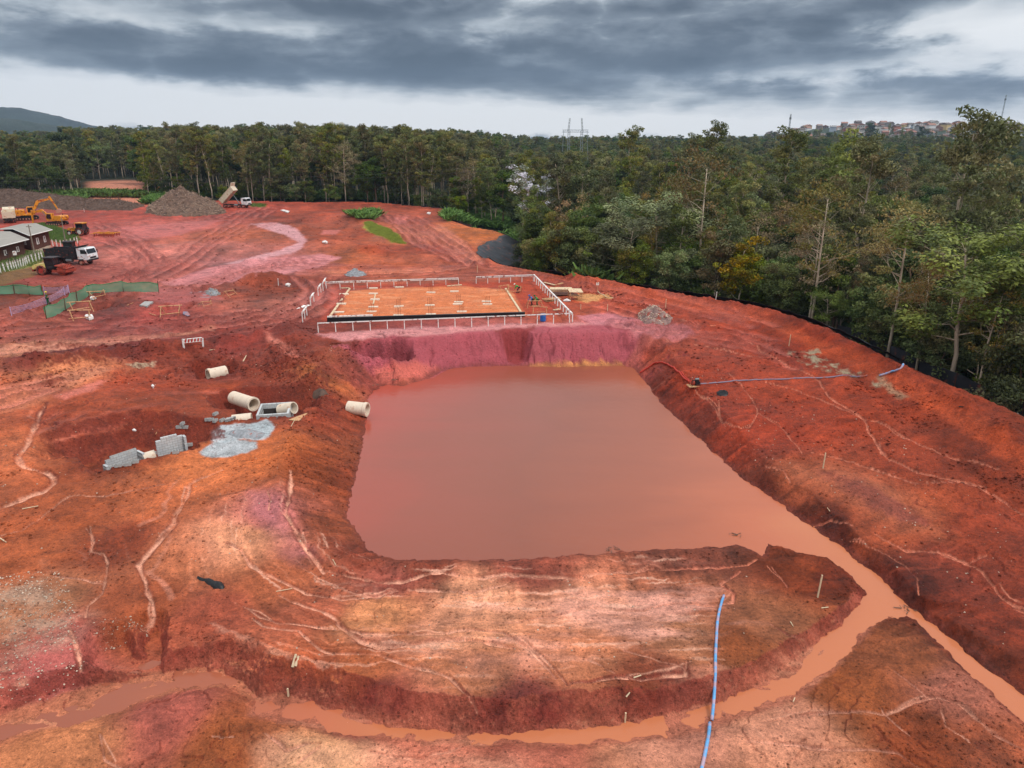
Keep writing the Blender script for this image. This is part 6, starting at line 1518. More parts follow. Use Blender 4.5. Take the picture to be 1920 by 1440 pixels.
heap('rubble_heap', 'grey rubble lying beside a hole on the mud', [(386,551),(400,556),(412,552),(405,545),(390,545)], .55, 'grey_gravel', 'rubble', 51, rough=.6, n=30, chips=('concrete', 60, .6, .09))
heap('cement_heap', 'dark grey cement leavings between the two grey puddles', [(425,816),(450,822),(492,822),(498,812),(470,804),(436,806)], .32, 'grey_gravel', 'cement heap', 61, rough=.5, n=40)
heap('ash_patch', 'low grey patch of ash on the bank above the outfall pipe', [(583,738),(600,745),(618,742),(612,732),(590,732)], .22, 'brush', 'ash', 71, rough=.6, n=30)
heap('boulder', 'pale grey boulder at the right edge outside the bank', [(1896,771),(1912,784),(1940,784),(1940,768),(1912,766)], .9, 'concrete', 'boulder', 81, rough=.3, n=30, sharp=.5)

# ------------------------------------------------------------------ pipes and manholes
def pipe_mesh(L_, ro, ri, m='pipe_concrete', name='pipe_shell', n=28, collar=True):
    prof = [(0, ro), (0, ri), (L_, ri), (L_, ro)]
    if collar: prof = [(0, ro * 1.0), (0, ri), (L_, ri), (L_, ro * 1.08), (L_ - .28, ro * 1.08), (L_ - .4, ro)]
    v = []; f = []; q = len(prof)
    for i in range(n):
        th = 2 * pi * i / n
        for a, r_ in prof: v.append((a, r_ * cos(th), r_ * sin(th)))
    for i in range(n):
        for k in range(q): f.append((i * q + k, i * q + (k + 1) % q, ((i + 1) % n) * q + (k + 1) % q, ((i + 1) % n) * q + k))
    return MB().add(v, f)
def pipe(label, p0, p1, r_, ext=0.0, collar=True):
    a, b_ = V3(*at(p0[0], p0[1], p0[2]), p0[2]), V3(*at(p1[0], p1[1], p1[2]), p1[2]); d = b_ - a; L_ = float(np.linalg.norm(d)); d /= L_; a = a - d * ext; L_ += ext
    o_ = pipe_mesh(L_, r_, r_ * .83, collar=collar).build('concrete_pipe', 'pipe_concrete', loc=tuple(a)); o_.rotation_euler = (0, -math.asin(d[2]), math.atan2(d[1], d[0])); tag(o_, label, 'pipe', 'pale concrete drain pipes'); return o_
pipe('short outfall pipe jutting over the left edge of the pond', (662, 765, -2.55), (689, 768, -2.6), .64, .5)
pipe('largest pipe, its dark round mouth open above the block chamber', (452, 750, -1.45), (476, 758, -1.45), .62, 1.2)
pipe('pale pipe end running into the earth right of the block chamber', (548, 765, -1.55), (526, 769, -1.95), .56, .2, collar=False)
pipe('pale pipe stub half buried below the large open pipe', (436, 790, -1.75), (472, 786, -1.7), .58, 0, collar=False)
pipe('lone pipe lying in the upper pit', (413, 699, -1.55), (390, 704, -1.55), .66, .6)
pipe('red stained pipe end between the two block walls', (292, 853, -2.0), (270, 860, -2.1), .45, 0, collar=False)
mat('block_dark', (96, 96, 98), .9, var=.3, scale=3, bump=.4)
def block_mat():
    mt, nt, b, o = new_mat('block_wall'); tc = nt.nodes.new('ShaderNodeTexCoord'); br = nt.nodes.new('ShaderNodeTexBrick')
    mp = nt.nodes.new('ShaderNodeMapping'); mp.inputs['Rotation'].default_value = (R(90), 0, 0); nt.links.new(tc.outputs['Object'], mp.inputs[0]); nt.links.new(mp.outputs[0], br.inputs['Vector'])
    br.inputs['Scale'].default_value = 1.0; br.inputs['Brick Width'].default_value = .4; br.inputs['Row Height'].default_value = .2; br.inputs['Mortar Size'].default_value = .012
    br.inputs['Color1'].default_value = (*s2l((190, 192, 192)), 1); br.inputs['Color2'].default_value = (*s2l((172, 174, 176)), 1); br.inputs['Mortar'].default_value = (*s2l((136, 134, 132)), 1)
    n = nt.nodes.new('ShaderNodeTexNoise'); n.inputs['Scale'].default_value = 3; n.inputs['Detail'].default_value = 6; nt.links.new(tc.outputs['Object'], n.inputs['Vector'])
    mx = nt.nodes.new('ShaderNodeMix'); mx.data_type = 'RGBA'; nt.links.new(ramp(nt, n.outputs['Fac'], [(.52, 0.0), (.75, .6)]), mx.inputs['Factor']); nt.links.new(br.outputs['Color'], mx.inputs['A']); mx.inputs['B'].default_value = (*s2l((186, 172, 162)), 1)
    nt.links.new(mx.outputs['Result'], b.inputs['Base Color']); b.inputs['Roughness'].default_value = .9
block_mat()
# block chamber
a = V3(*at(480, 780, -1.4), -1.4); b_ = V3(*at(541, 776, -1.4), -1.4)
e = empty('block_chamber', (a[0], a[1], -3.3), math.atan2(b_[1] - a[1], b_[0] - a[0])); tag(e, 'open rectangular chamber of grey blocks with dark inside, under the large pipe', 'manhole chamber')
Lc = float(np.linalg.norm((b_ - a)[:2])); Wc = 3.0; Hc = 1.95
MB().box(0, Lc, 0, .2, 0, Hc).build('wall', 'block_wall', e); MB().box(0, Lc, Wc - .2, Wc, 0, Hc).build('wall', 'block_wall', e)
MB().box(0, .2, .203, Wc - .203, 0, Hc - .01).build('wall', 'block_wall', e); MB().box(Lc - .2, Lc, .203, Wc - .203, 0, Hc - .01).build('wall', 'block_wall', e)
MB().box(.2, Lc - .2, .2, Wc - .2, 0, .35).build('floor_slab', 'block_dark', e)
mat('shaded_inside', (62, 54, 52), .7, var=.4, scale=2)
MB().box(.201, Lc - .201, Wc - .215, Wc - .203, .3, Hc - .45).build('shade_panel', 'shaded_inside', e)  # dark panel on the back wall, painting in the chamber's inner shade
# half-built block walls in the left pit
def blockwall(label, pa, pb, zt, zb, dep, stepped, both=True):
    a = V3(*at(pa[0], pa[1], zt), zb); b_ = V3(*at(pb[0], pb[1], zt), zb); L_ = float(np.linalg.norm((b_ - a)[:2])); e = empty('block_wall_chamber', tuple(a), math.atan2(b_[1] - a[1], b_[0] - a[0])); tag(e, label, 'block wall')
    Hh = zt - zb; w = MB(); nx = int(L_ / .4)
    for k in range(nx):
        drop_ = int(stepped[min(len(stepped) - 1, int(k / nx * len(stepped)))]); w.box(k * .4, (k + 1) * .4 - .006, 0, .19, 0, Hh - .2 * drop_)
    w.build('wall', 'block_wall', e)
    MB().box(nx * .4 + .002, nx * .4 + .192, -dep, 0.188, 0, Hh - .25).build('wall', 'block_wall', e)
    if both: MB().box(-.2, -.002, -dep * .5, 0.188, 0, Hh - .5).build('wall', 'block_wall', e)
    return e
blockwall('low wall of grey concrete blocks at the bottom of the left pit', (197, 860), (263, 838), -1.3, -3.3, .8, [1, 0, 0, 0, 0, 0, 0, 0], True)
blockwall('taller wall of grey concrete blocks right of the low one', (291, 824), (349, 810), -.45, -3.2, .3, [1, 0, 0, 0, 0, 0, 1, 1, 4], False)
def cblock(label, px, py, rz, ry=0, lift=0.0, group='loose concrete blocks'):
    x, y, z = g(px, py); b_ = MB().box(-.195, .195, -.095, -.065, 0, .19).box(-.195, .195, .065, .095, 0, .19)
    for q in (-.195, -.015, .165): b_.box(q, q + .03, -.065, .065, 0, .19)
    o_ = b_.build('concrete_block', 'concrete', loc=(x, y, z + lift)); o_.scale = (1.25,) * 3; o_.rotation_euler = (ry, 0, rz); tag(o_, label, 'concrete block', group)
for k, (px, py, rz, ry, lf, lb) in enumerate([(390, 789, .2, 0, 0, 'leftmost of the loose row left of the cement'), (396, 789, .1, 0, 0, 'second from left in the loose row'), (405, 783, 1.2, 0, .25, 'standing highest in the loose row'), (404, 791, 1.3, 0, 0, 'under the upright one in the loose row'), (417, 790, 1.1, 0, 0, 'right of the upright one in the loose row'),
     (424, 789, 1.5, 1.5, .1, 'tilted in the right part of the loose row'), (429, 788, 1.5, 1.5, .1, 'next to last on the right of the loose row'), (435, 786, 1.4, 1.5, .1, 'rightmost of the loose row'), (343, 801, 1.5, 0, .22, 'on top of the three behind the taller wall'), (336, 803, .1, 0, 0, 'left of the three behind the taller wall'), (348, 803, 0, 0, 0, 'right of the three behind the taller wall'),
     (330, 851, .3, 0, 0.05, 'at the foot of the taller block wall'), (356, 838, .2, 0, .1, 'at the right end of the taller block wall'), (222, 876, .3, 0, 0, 'left one before the low block wall'), (240, 873, .3, 0, 0, 'middle one before the low block wall'), (254, 868, .3, 0, 0, 'right one before the low block wall'), (288, 853, .3, 0, 0.05, 'by the pipe end between the walls')]):
    cblock('loose grey concrete block ' + lb, px, py, rz, ry, lf)
def slabby(name, label, pts, zt, m, cat, seed=0):
    """a thin sheet lying on the ground with the given outline"""
    p = [g(*q) for q in pts]; c = np.mean(np.array(p), 0); n = len(p); v = [(a - c[0], b_ - c[1], max(z, c[2]) - c[2] + .02) for a, b_, z in p] + [(a - c[0], b_ - c[1], max(z, c[2]) - c[2] + .02 + zt) for a, b_, z in p]
    v.append((0, 0, zt + .1)); f = [tuple(range(n))[::-1]] + [(i, (i + 1) % n, (i + 1) % n + n, i + n) for i in range(n)] + [(i + n, (i + 1) % n + n, 2 * n) for i in range(n)]
    o_ = MB().add(v, f).build(name, m, loc=tuple(c)); tag(o_, label, cat); return o_
slabby('plywood_sheet', 'pinkish plywood sheet on the bank right of the cement puddles', [(541, 789), (560, 790), (577, 775), (566, 778)], .03, 'timber', 'board')
slabby('plywood_sheet', 'thin grey board at the right end of the block chamber', [(518, 786), (540, 782), (552, 776), (534, 779)], .04, 'concrete', 'board')
slabby('grey_box', 'shallow grey box lying on the mud right of the bent green fence', [(262, 575), (276, 577), (288, 569), (272, 568)], .22, 'concrete', 'box')
slabby('white_tub', 'white tub under the bend of the long green fence', [(169, 562), (175, 564), (181, 561), (178, 558), (171, 559)], .25, 'white_paint', 'tub')
slabby('white_sack', 'white sack beside the pit below the long green fence', [(160, 598), (168, 602), (176, 598), (173, 593), (162, 594)], .3, 'white_paint', 'sack')
slabby('tarp_scrap', 'crumpled grey tarp by the square hole', [(343, 590), (352, 595), (357, 592), (352, 586), (344, 586)], .12, 'grey_hose', 'tarp')
slabby('white_sheet', 'bluish white sheet by the near left board stand', [(556, 580), (575, 577), (584, 574), (570, 573)], .08, 'white_paint', 'sheet')
slabby('white_rag', 'small white rag in the back of the left pit', [(248, 808), (252, 811), (256, 809), (252, 806)], .12, 'white_paint', 'rag')
slabby('white_rag', 'small white rag on the brown slope above the left pit', [(284, 726), (287, 729), (290, 726), (287, 723)], .15, 'white_paint', 'rag')
slabby('white_stone', 'rounded white stone on the red slope left of the grass strip', [(604, 456), (610, 458), (615, 456), (610, 453)], .3, 'white_paint', 'stone')
slabby('white_stone', 'white stone on the dark mound left of the pad', [(535, 536), (541, 538), (546, 536), (541, 533)], .25, 'white_paint', 'stone')
slabby('white_sheet', 'white scraps on the red rise beyond the curved pink track', [(526, 395), (540, 400), (543, 397), (532, 394)], .2, 'white_paint', 'scrap')
slabby('white_sheet', 'white scrap on the haul road before the wood', [(800, 401), (806, 403), (808, 400), (803, 399)], .25, 'white_paint', 'scrap')
def crumple(name, label, pts, h, m, cat, seed):
    o_ = heap(name, label, pts, h, m, cat, seed, rough=1.4, n=26, sharp=.6); return o_
crumple('black_plastic_scrap', 'crumpled black plastic scrap on the red field below the pump', [(1342, 739), (1350, 743), (1364, 742), (1367, 737), (1355, 733), (1344, 735)], .35, 'black_plastic', 'plastic scrap', 101)
crumple('black_plastic_scrap', 'torn black plastic scrap on the pale ground at lower left', [(366, 1085), (385, 1092), (400, 1104), (418, 1106), (425, 1098), (410, 1090), (390, 1086), (372, 1081)], .26, 'black_plastic', 'plastic scrap', 111)
# boards and sticks scattered over the ground
for k, (a, b_, w, m, lb) in enumerate([((549, 1252), (555, 1228), .14, 'pale_timber', 'left of two short white boards lying side by side'), ((554, 1250), (560, 1232), .14, 'pale_timber', 'right of two short white boards lying side by side'), ((518, 1110), (548, 1105), .05, 'pale_timber', 'thin stick between the runnels at lower left'), ((624, 1050), (630, 1061), .05, 'pale_timber', 'short stick under the left corner of the pond'),
     ((1174, 1308), (1181, 1300), .07, 'pale_timber', 'short pale stick above the gully edge'), ((1188, 1272), (1202, 1268), .07, 'pale_timber', 'short pale stick beside the lowest white runnel'), ((42, 955), (72, 950), .07, 'pale_timber', 'thin stick near the left edge below the runnel bend'), ((0, 1010), (12, 1018), .08, 'pale_timber', 'stick at the very left edge'), ((546, 800), (556, 782), .05, 'pale_timber', 'stick leaning by the plywood sheet'), ((693, 770), (712, 768), .04, 'dark_timber', 'dark rod poking from the outfall pipe'),
     ((1487, 1397 - 80), (1490, 1310), .05, 'pale_timber', 'small stick on the dark slope above the gully mouth'), ((1540, 1141), (1553, 1140), .06, 'pale_timber', 'pale stick on the tongue of land by the channel'), ((1482, 1167), (1487, 1176), .05, 'pale_timber', 'tiny pale stick right of the blue hose'), ((1551, 953), (1556, 960), .05, 'pale_timber', 'small pale stick on the right bank field'), ((280, 588), (292, 592), .12, 'timber', 'short reddish plank left of the square hole'), ((238, 573), (250, 568), .08, 'timber', 'thin stick near the grey box'), ((292, 815), (298, 805), .05, 'timber', 'thin stick leaning over the taller block wall'),
     ((456, 678), (462, 668), .12, 'pale_timber', 'pale plank on the spoil ridge'), ((393, 657), (403, 656), .1, 'pale_timber', 'short board right of the striped barrier'), ((1798, 763), (1806, 764), .1, 'black_plastic', 'dark stick on the outer bank')]):
    x0_, y0_, z0_ = g(*a); x1_, y1_, z1_ = g(*b_); o_ = MB().tube([(0, 0, .04), (x1_ - x0_, y1_ - y0_, z1_ - z0_ + .06)], [w * .55, w * .4], 5).build('loose_stick' if w < .1 else 'loose_board', m, loc=(x0_, y0_, z0_)); tag(o_, lb, 'stick' if w < .1 else 'board')

# ------------------------------------------------------------------ hoses and pump
def hose(name, label, pts, r_, m, flat=.5, sm=9, lift=.0, samp=.25):
    p = [g(*q)[:2] for q in pts]; q = resample(p, samp); zz = np.array([gz(a, b_) for a, b_ in q]); zz = np.convolve(np.pad(zz, sm // 2, 'edge'), np.ones(sm) / sm, 'valid'); zz = np.maximum(zz, [gz(a, b_) for a, b_ in q]) + r_ * flat + lift
    k = np.ones(5) / 5; qx = np.convolve(np.pad(q[:, 0], 2, 'edge'), k, 'valid'); qy = np.convolve(np.pad(q[:, 1], 2, 'edge'), k, 'valid')
    x0, y0, z0 = qx[0], qy[0], zz[0]; o_ = MB().tube([(a - x0, b_ - y0, (c_ - z0) / 1.0) for a, b_, c_ in zip(qx, qy, zz)], [r_ * (1 + .05 * sin(i * .9) * sin(i * .37)) for i in range(len(qx))], 8).build(name, m, smooth=True, loc=(x0, y0, z0)); tag(o_, label, 'hose'); return o_
hose('flat_hose', 'bright blue lay flat hose crossing the pale silt in the foreground', [(1358,1115),(1350,1140),(1345,1165),(1343,1200),(1341,1240),(1340,1290),(1337,1330),(1334,1356)], .075, 'blue_hose', sm=13)
hose('flat_hose', 'blue lay flat hose running off the bottom edge of the picture', [(1331,1354),(1329,1380),(1323,1410),(1315,1445),(1308,1475)], .08, 'blue_hose', sm=9)
hose('flat_hose', 'thin grey blue hose across the red field from the pump to the bank', [(1308,721),(1350,718),(1400,714),(1440,712),(1480,711),(1520,709),(1570,706),(1629,704)], .075, 'grey_hose')
hose('flat_hose', 'short blue hose over the top of the right bank', [(1645,708),(1655,704),(1672,696),(1690,695),(1725,696)], .10, 'blue_hose')
hose('suction_hose', 'red suction hose arching from the pond to the pump', [(1197,704),(1206,697),(1218,688),(1232,681),(1248,683),(1262,690),(1274,700),(1284,713),(1297,721)], .10, 'red_hose', flat=1)
hose('suction_hose', 'second thinner red hose beside the suction hose near the pump', [(1274,697),(1284,708),(1294,717),(1301,719)], .06, 'red_hose', flat=1)
hose('signal_cable', 'pale cable lying right of the small white sign', [(1120,545),(1128,552),(1140,560),(1152,559)], .06, 'pale_timber')
x, y, z = g(1303, 724); e = empty('water_pump', (x, y, z), R(10)); e.scale = (1.25,) * 3; tag(e, 'small black motor pump on the red field where the hoses meet', 'pump')
MB().box(-.6, .6, -.35, .35, .02, .08).build('base_board', 'timber', e)
fr = MB()
for a in (-.35, .35):
    fr.tube([(a, -.25, .08), (a, -.25, .62), (a, .25, .62), (a, .25, .08)], .02, 5)
for b_ in (-.25, .25): fr.tube([(-.35, b_, .6), (.35, b_, .6)], .02, 5)
fr.build('frame', 'black_steel', e); MB().box(-.05, .32, -.2, .2, .1, .42).box(0, .25, -.15, .15, .42, .52).build('engine', 'black_steel', e)
MB().cyl((-.2, 0, .28), 'x', .17, .25, 14).cyl((-.2, 0, .48), 'z', .07, .2, 10).cyl((-.38, 0, .28), 'x', .07, .16, 10).build('pump_housing', 'rusty_red', e); MB().cyl((.12, 0, .57), 'x', .09, .3, 10).build('fuel_tank', 'steel_grey', e)
x, y, z = g(1746, 702); e = MB().cyl((0, 0, .25), 'z', .16, .55, 12).build('blue_bucket', 'blue_plastic', loc=(x, y, z)); tag(e, 'small blue bucket on the outer edge of the bank', 'bucket')

for px, py, lb in ((1378, 1016, 'small floating litter at the right end of the pond bank'), (1702, 1149, 'litter caught where the channel meets the gully'), (740, 712, 'twigs washed up on the silt fan at the upper left shore'), (700, 722, 'tangle of twigs on the upper left shore of the pond'), (1150, 1018 + 18, 'bit of driftwood on the lower shore')):
    x, y, _ = g(px, py); m_ = MB(); z = max(gz(x, y), WL) + .02
    for q in range(9): th = random.uniform(0, 6.28); l_ = random.uniform(.15, .45); cx_, cy_ = random.uniform(-.4, .4), random.uniform(-.2, .2); m_.tube([(cx_, cy_, random.uniform(0, .06)), (cx_ + l_ * cos(th), cy_ + l_ * sin(th), random.uniform(0, .1))], random.uniform(.012, .03), 4)
    o_ = m_.build('driftwood', 'twigs', loc=(x, y, z)); tag(o_, lb, 'driftwood')

# ------------------------------------------------------------------ people
def skin_obj(name, joints, edges, m, parent, sub=1):
    me_ = bpy.data.meshes.new(name); me_.from_pydata([j[0] for j in joints], edges, []); me_.update(); me_.materials.append(MATS[m])
    o_ = bpy.data.objects.new(name, me_); C.objects.link(o_)
    if parent is not None: o_.parent = parent
    sk = o_.modifiers.new('skin', 'SKIN'); sk.use_smooth_shade = True
    for i, j in enumerate(joints):
        r_ = j[1]; me_.skin_vertices[0].data[i].radius = (r_, r_) if not hasattr(r_, '__len__') else r_
    me_.skin_vertices[0].data[0].use_root = True
    sb = o_.modifiers.new('sub', 'SUBSURF'); sb.levels = sub; sb.render_levels = sub
    return o_
def person(label, px, py, rz, bend=0.0, shirt='hivis_green', pants='dark_green_cloth', helmet='yellow_helmet', h=1.72):
    x, y, z = g(px, py); e = empty('person', (x, y, z - .02), rz); e.scale = (h / 1.72,) * 3; tag(e, label, 'person')
    B = R(bend); hip = V3(-.18 * sin(B), 0, .93 - .05 * sin(B)); ax = V3(sin(B), 0, cos(B))
    chest = hip + ax * .42; neck = hip + ax * .56; hd = R(bend * .75); hx = V3(sin(hd), 0, cos(hd)); head = neck + hx * .16; crown = neck + hx * .25
    J = [(tuple(hip), (.15, .12)), (tuple(hip + ax * .2), (.13, .11)), (tuple(chest), (.17, .12)), (tuple(neck), .06), (tuple(head - hx * .05), .075), (tuple(head + hx * .03), (.082, .095)), (tuple(crown), .06)]
    E = [(0, 1), (1, 2), (2, 3), (3, 4), (4, 5), (5, 6)]
    AR = []; LG = []
    for sg in (-1, 1):
        n = len(J); sh = chest + V3(0, sg * .2, 0) + ax * .05
        down = V3(sin(B * .25) * (.9 if sg > 0 else .6), 0, -1.0); down /= np.linalg.norm(down); fw = V3(.75, 0, -.55); fw /= np.linalg.norm(fw)
        el_ = sh + down * .29 + V3(0, sg * .06, 0); wr = el_ + (down * .5 + fw * .6) * .25; hn = wr + (down * .5 + fw * .6) * .09
        J += [(tuple(sh), .062), (tuple(el_), .045), (tuple(wr), .030), (tuple(hn), (.042, .022))]; E += [(2, n), (n, n + 1), (n + 1, n + 2), (n + 2, n + 3)]; AR.append((sh, el_, wr))
        k = n + 3
        for q in range(5):
            off = V3(0, (-.032 + .016 * q) if q < 4 else -sg * .045, 0); ln_ = (.075, .085, .08, .062, .05)[q]; d_ = (down * .8 + fw * .4) if q < 4 else (down * .4 + fw * .8)
            c0 = hn + off * .9; c1 = c0 + d_ * ln_ * .55; c2 = c1 + (d_ + V3(-.35, 0, -.1)) * ln_ * .45; m_ = len(J); J += [(tuple(c1), .0095), (tuple(c2), .008)]; E += [(k, m_), (m_, m_ + 1)]
        n = len(J); hj = hip + V3(0, sg * .1, -.06); kn = V3(.02 + .04 * sg + .06 * sin(B), sg * .12, .48); an = V3(-.03 + .10 * sg * (1 if bend < 30 else 1.6), sg * .13, .09); to = an + V3(.17, 0, -.05)
        J += [(tuple(hj), .095), (tuple(kn), .062), (tuple(an), .045), (tuple(to), (.045, .035))]; E += [(0, n), (n, n + 1), (n + 1, n + 2), (n + 2, n + 3)]; LG.append((hj, kn, an, to))
    skin_obj('body', J, E, 'skin', e)
    SJ = [(tuple(hip + ax * .02), (.16, .13)), (tuple(hip + ax * .2), (.15, .125)), (tuple(chest), (.19, .14)), (tuple(neck - ax * .04), .08)]; SE = [(0, 1), (1, 2), (2, 3)]
    for sh, el_, wr in AR: n = len(SJ); SJ += [(tuple(sh), .078), (tuple(el_), .060), (tuple(wr), .045)]; SE += [(2, n), (n, n + 1), (n + 1, n + 2)]
    skin_obj('shirt', SJ, SE, shirt, e)
    PJ = [(tuple(hip + ax * .03), (.165, .135))]; PE = []
    for hj, kn, an, to in LG: n = len(PJ); PJ += [(tuple(hj), .11), (tuple(kn), .078), (tuple(an + V3(0, 0, .02)), .062)]; PE += [(0, n), (n, n + 1), (n + 1, n + 2)]
    skin_obj('trousers', PJ, PE, pants, e)
    for hj, kn, an, to in LG: MB().tube([tuple(an + V3(-.07, 0, -.03)), tuple(an + V3(.02, 0, -.02)), tuple(to)], [.05, .062, .045], 8).build('boot', 'black_steel', e, True)
    # hard hat: a dome and a brim, turned with the head; nose and ears
    hb = MB(); n = 14; c = head + hx * .05
    fwd = V3(cos(hd), 0, -sin(hd)); side = V3(0, 1, 0); v = []; f = []
    for i in range(5):
        ph = R(90) * i / 4.6
        for k in range(n): th = 2 * pi * k / n; v.append(c + (fwd * cos(th) * 1.15 + side * sin(th)) * .118 * cos(ph) + hx * .125 * sin(ph))
    for i in range(4):
        for k in range(n): f.append((i * n + k, i * n + (k + 1) % n, (i + 1) * n + (k + 1) % n, (i + 1) * n + k))
    f.append(tuple(range(4 * n, 5 * n))); hb.add(v, f); v = []; 
    for q in (1.0, 1.28):
        for k in range(n): th = 2 * pi * k / n; v.append(c + (fwd * cos(th) * 1.15 + side * sin(th)) * .118 * q)
    hb.add(v, [(k, (k + 1) % n, (k + 1) % n + n, k + n) for k in range(n)]); hb.build('helmet', helmet, e, True)
    fc = MB().tube([head + fwd * .085 + hx * .015, head + fwd * .118 - hx * .02], [.012, .018], 5)
    for sg in (-1, 1): fc.tube([head + side * sg * .085 - fwd * .01 + hx * .02, head + side * sg * .1 - fwd * .02 - hx * .02], .016, 4)
    fc.build('nose_and_ears', 'skin', e); MB().box(-.004, .004, -.028, .028, -.005, .005).build('mouth', 'rusty_red', e, loc=tuple(head + fwd * .092 - hx * .045))
    for sg in (-1, 1): MB().box(-.004, .004, -.012, .012, -.006, .006).build('eye', 'black_steel', e, loc=tuple(head + fwd * .09 + side * sg * .033 + hx * .012))
    return e
person('worker in green with yellow helmet standing between the mesh fences', 91, 571, R(200), 4, 'dark_green_cloth', 'dark_green_cloth', 'yellow_helmet', 1.8)
person('worker in light blue shirt bending over a trestle on the pad', 997, 572, R(215), 52, 'blue_cloth', 'dark_cloth', 'blue_plastic', 1.75)
person('worker in green shirt bending beside the one in blue', 1007, 573, R(205), 48, 'hivis_green', 'dark_green_cloth', 'dark_green_cloth', 1.75)
person('worker in green with white helmet stooping at the far right corner of the slab', 971, 549, R(185), 62, 'hivis_green', 'dark_cloth', 'white_helmet', 1.75)

# ------------------------------------------------------------------ black sheeting round the edge
ed = resample(edge, 1.0); ed = ed[(np.hypot(ed[:, 0], ed[:, 1]) < 260) & (ed[:, 0] > -45)]
i0 = int(np.argmin(np.hypot(ed[:, 0] - at(955, 436, .2)[0], ed[:, 1] - at(955, 436, .2)[1])))
i1 = int(np.argmin(np.hypot(ed[:, 0] - at(1015, 507, .2)[0], ed[:, 1] - at(1015, 507, .2)[1])))
tn = np.gradient(ed, axis=0); tn /= np.hypot(tn[:, 0], tn[:, 1])[:, None]; nm = np.c_[-tn[:, 1], tn[:, 0]]
if sdist(np.array([ed[i1, 0] + nm[i1, 0] * 2]), np.array([ed[i1, 1] + nm[i1, 1] * 2]), site)[0] < 0: nm = -nm
kk = np.ones(9) / 9; nm = np.c_[np.convolve(np.pad(nm[:, 0], 4, 'edge'), kk, 'valid'), np.convolve(np.pad(nm[:, 1], 4, 'edge'), kk, 'valid')]
def sheet(name, label, ia, ib, o0, o1, m, cat, nw=14, lift=.09):
    v = []; f = []; idx = list(range(ia, ib)); x0, y0 = ed[ia]; z0 = gz(x0, y0)
    for i in idx:
        for j in range(nw):
            t = j / (nw - 1); o_ = o0 + (o1 - o0) * t; x, y = ed[i] + nm[i] * (o_ + .25 * sin(i * .7 + j)); z = gz(x, y) + lift + .10 * abs(sin(i * .55 + j * .9)) + .06 * sin(i * 1.9 - j * .4)
            v.append((x - x0, y - y0, z - z0))
    for a in range(len(idx) - 1):
        for j in range(nw - 1): f.append((a * nw + j, (a + 1) * nw + j, (a + 1) * nw + j + 1, a * nw + j + 1))
    o_ = MB().add(v, f).build(name, m, smooth=True, loc=(x0, y0, z0)); md = o_.modifiers.new('t', 'SOLIDIFY'); md.thickness = .02; tag(o_, label, cat); return o_
sheet('geomembrane', 'black geomembrane lining the slope of the cove before the wood', i0, i1, .2, 11, 'membrane', 'membrane')
i2 = int(np.argmin(np.hypot(ed[:, 0] - at(1660, 672, .2)[0], ed[:, 1] - at(1660, 672, .2)[1])))
sheet('geomembrane', 'long narrow black sheet behind the curved earth bank', i1, i2, .3, 3.0, 'membrane', 'membrane', 6, .55)
def silt_fence(label, ia, ib, off, h):
    x0, y0 = ed[ia]; z0 = gz(x0, y0); e = empty('silt_fence', (x0, y0, z0)); tag(e, label, 'fence'); v = []; f = []; n = 0
    for i in range(ia, ib):
        x, y = ed[i] + nm[i] * off; z = gz(x, y)
        for q in (0, .5, 1): v.append((x - x0 + .1 * sin(i), y - y0 + .08 * cos(i * 1.7), z - z0 - .1 + (h + .12 * sin(i * .8)) * q))
        if n: f += [(3 * n - 3, 3 * n, 3 * n + 1, 3 * n - 2), (3 * n - 2, 3 * n + 1, 3 * n + 2, 3 * n - 1)]
        if n % 4 == 0: MB().tube([(x - x0, y - y0, z - z0 - .2), (x - x0, y - y0, z - z0 + h + .15)], .04, 5).build('stake', 'dark_timber', e)
        n += 1
    MB().add(v, f).build('fabric', 'membrane', e); return e
i3 = int(np.argmin(np.hypot(ed[:, 0] - at(1500, 600, .2)[0], ed[:, 1] - at(1500, 600, .2)[1])))
silt_fence('black fabric silt fence at the foot of the right hand trees', i3, min(len(ed) - 2, i3 + 75), 5.6, 2.1)
silt_fence('thin black fabric fence along the far side of the cleared site', 10, max(12, i0 - 16), 1.0, .8)

# ------------------------------------------------------------------ pylon, masts, wires
def from_pix(px, py, r_):
    a, b_, c_ = raydir(px, py); hh = math.hypot(a, b_); return V3(a / hh * r_, b_ / hh * r_, CAM_H + c_ / hh * r_)
r_ = 430.; pl = from_pix(1057, 245, r_); pr_ = from_pix(1101, 247, r_); base = gz(float((pl[0] + pr_[0]) / 2), float((pl[1] + pr_[1]) / 2)); e = empty('power_pylon', (float((pl[0] + pr_[0]) / 2), float((pl[1] + pr_[1]) / 2), base)); tag(e, 'steel lattice power pylon standing over the tree tops', 'pylon')
O = V3(*e.location)
def lattice(m_, a, b_, w, n, r2=.09):
    a, b_ = np.array(a), np.array(b_); d = (b_ - a) / n
    for cx_, cy_ in ((-1, -1), (1, -1), (1, 1), (-1, 1)): m_.tube([a + V3(cx_, cy_, 0) * w, b_ + V3(cx_, cy_, 0) * w * .8], r2, 4)
    for k in range(n):
        s_ = 1 if k % 2 else -1
        m_.tube([a + d * k + V3(-s_, -1, 0) * w, a + d * (k + 1) + V3(s_, -1, 0) * w], r2 * .7, 3); m_.tube([a + d * k + V3(s_, 1, 0) * w, a + d * (k + 1) + V3(-s_, 1, 0) * w], r2 * .7, 3)
zt = float((pl[2] + pr_[2]) / 2) - base; hw = float(np.linalg.norm(pr_ - pl)) / 2
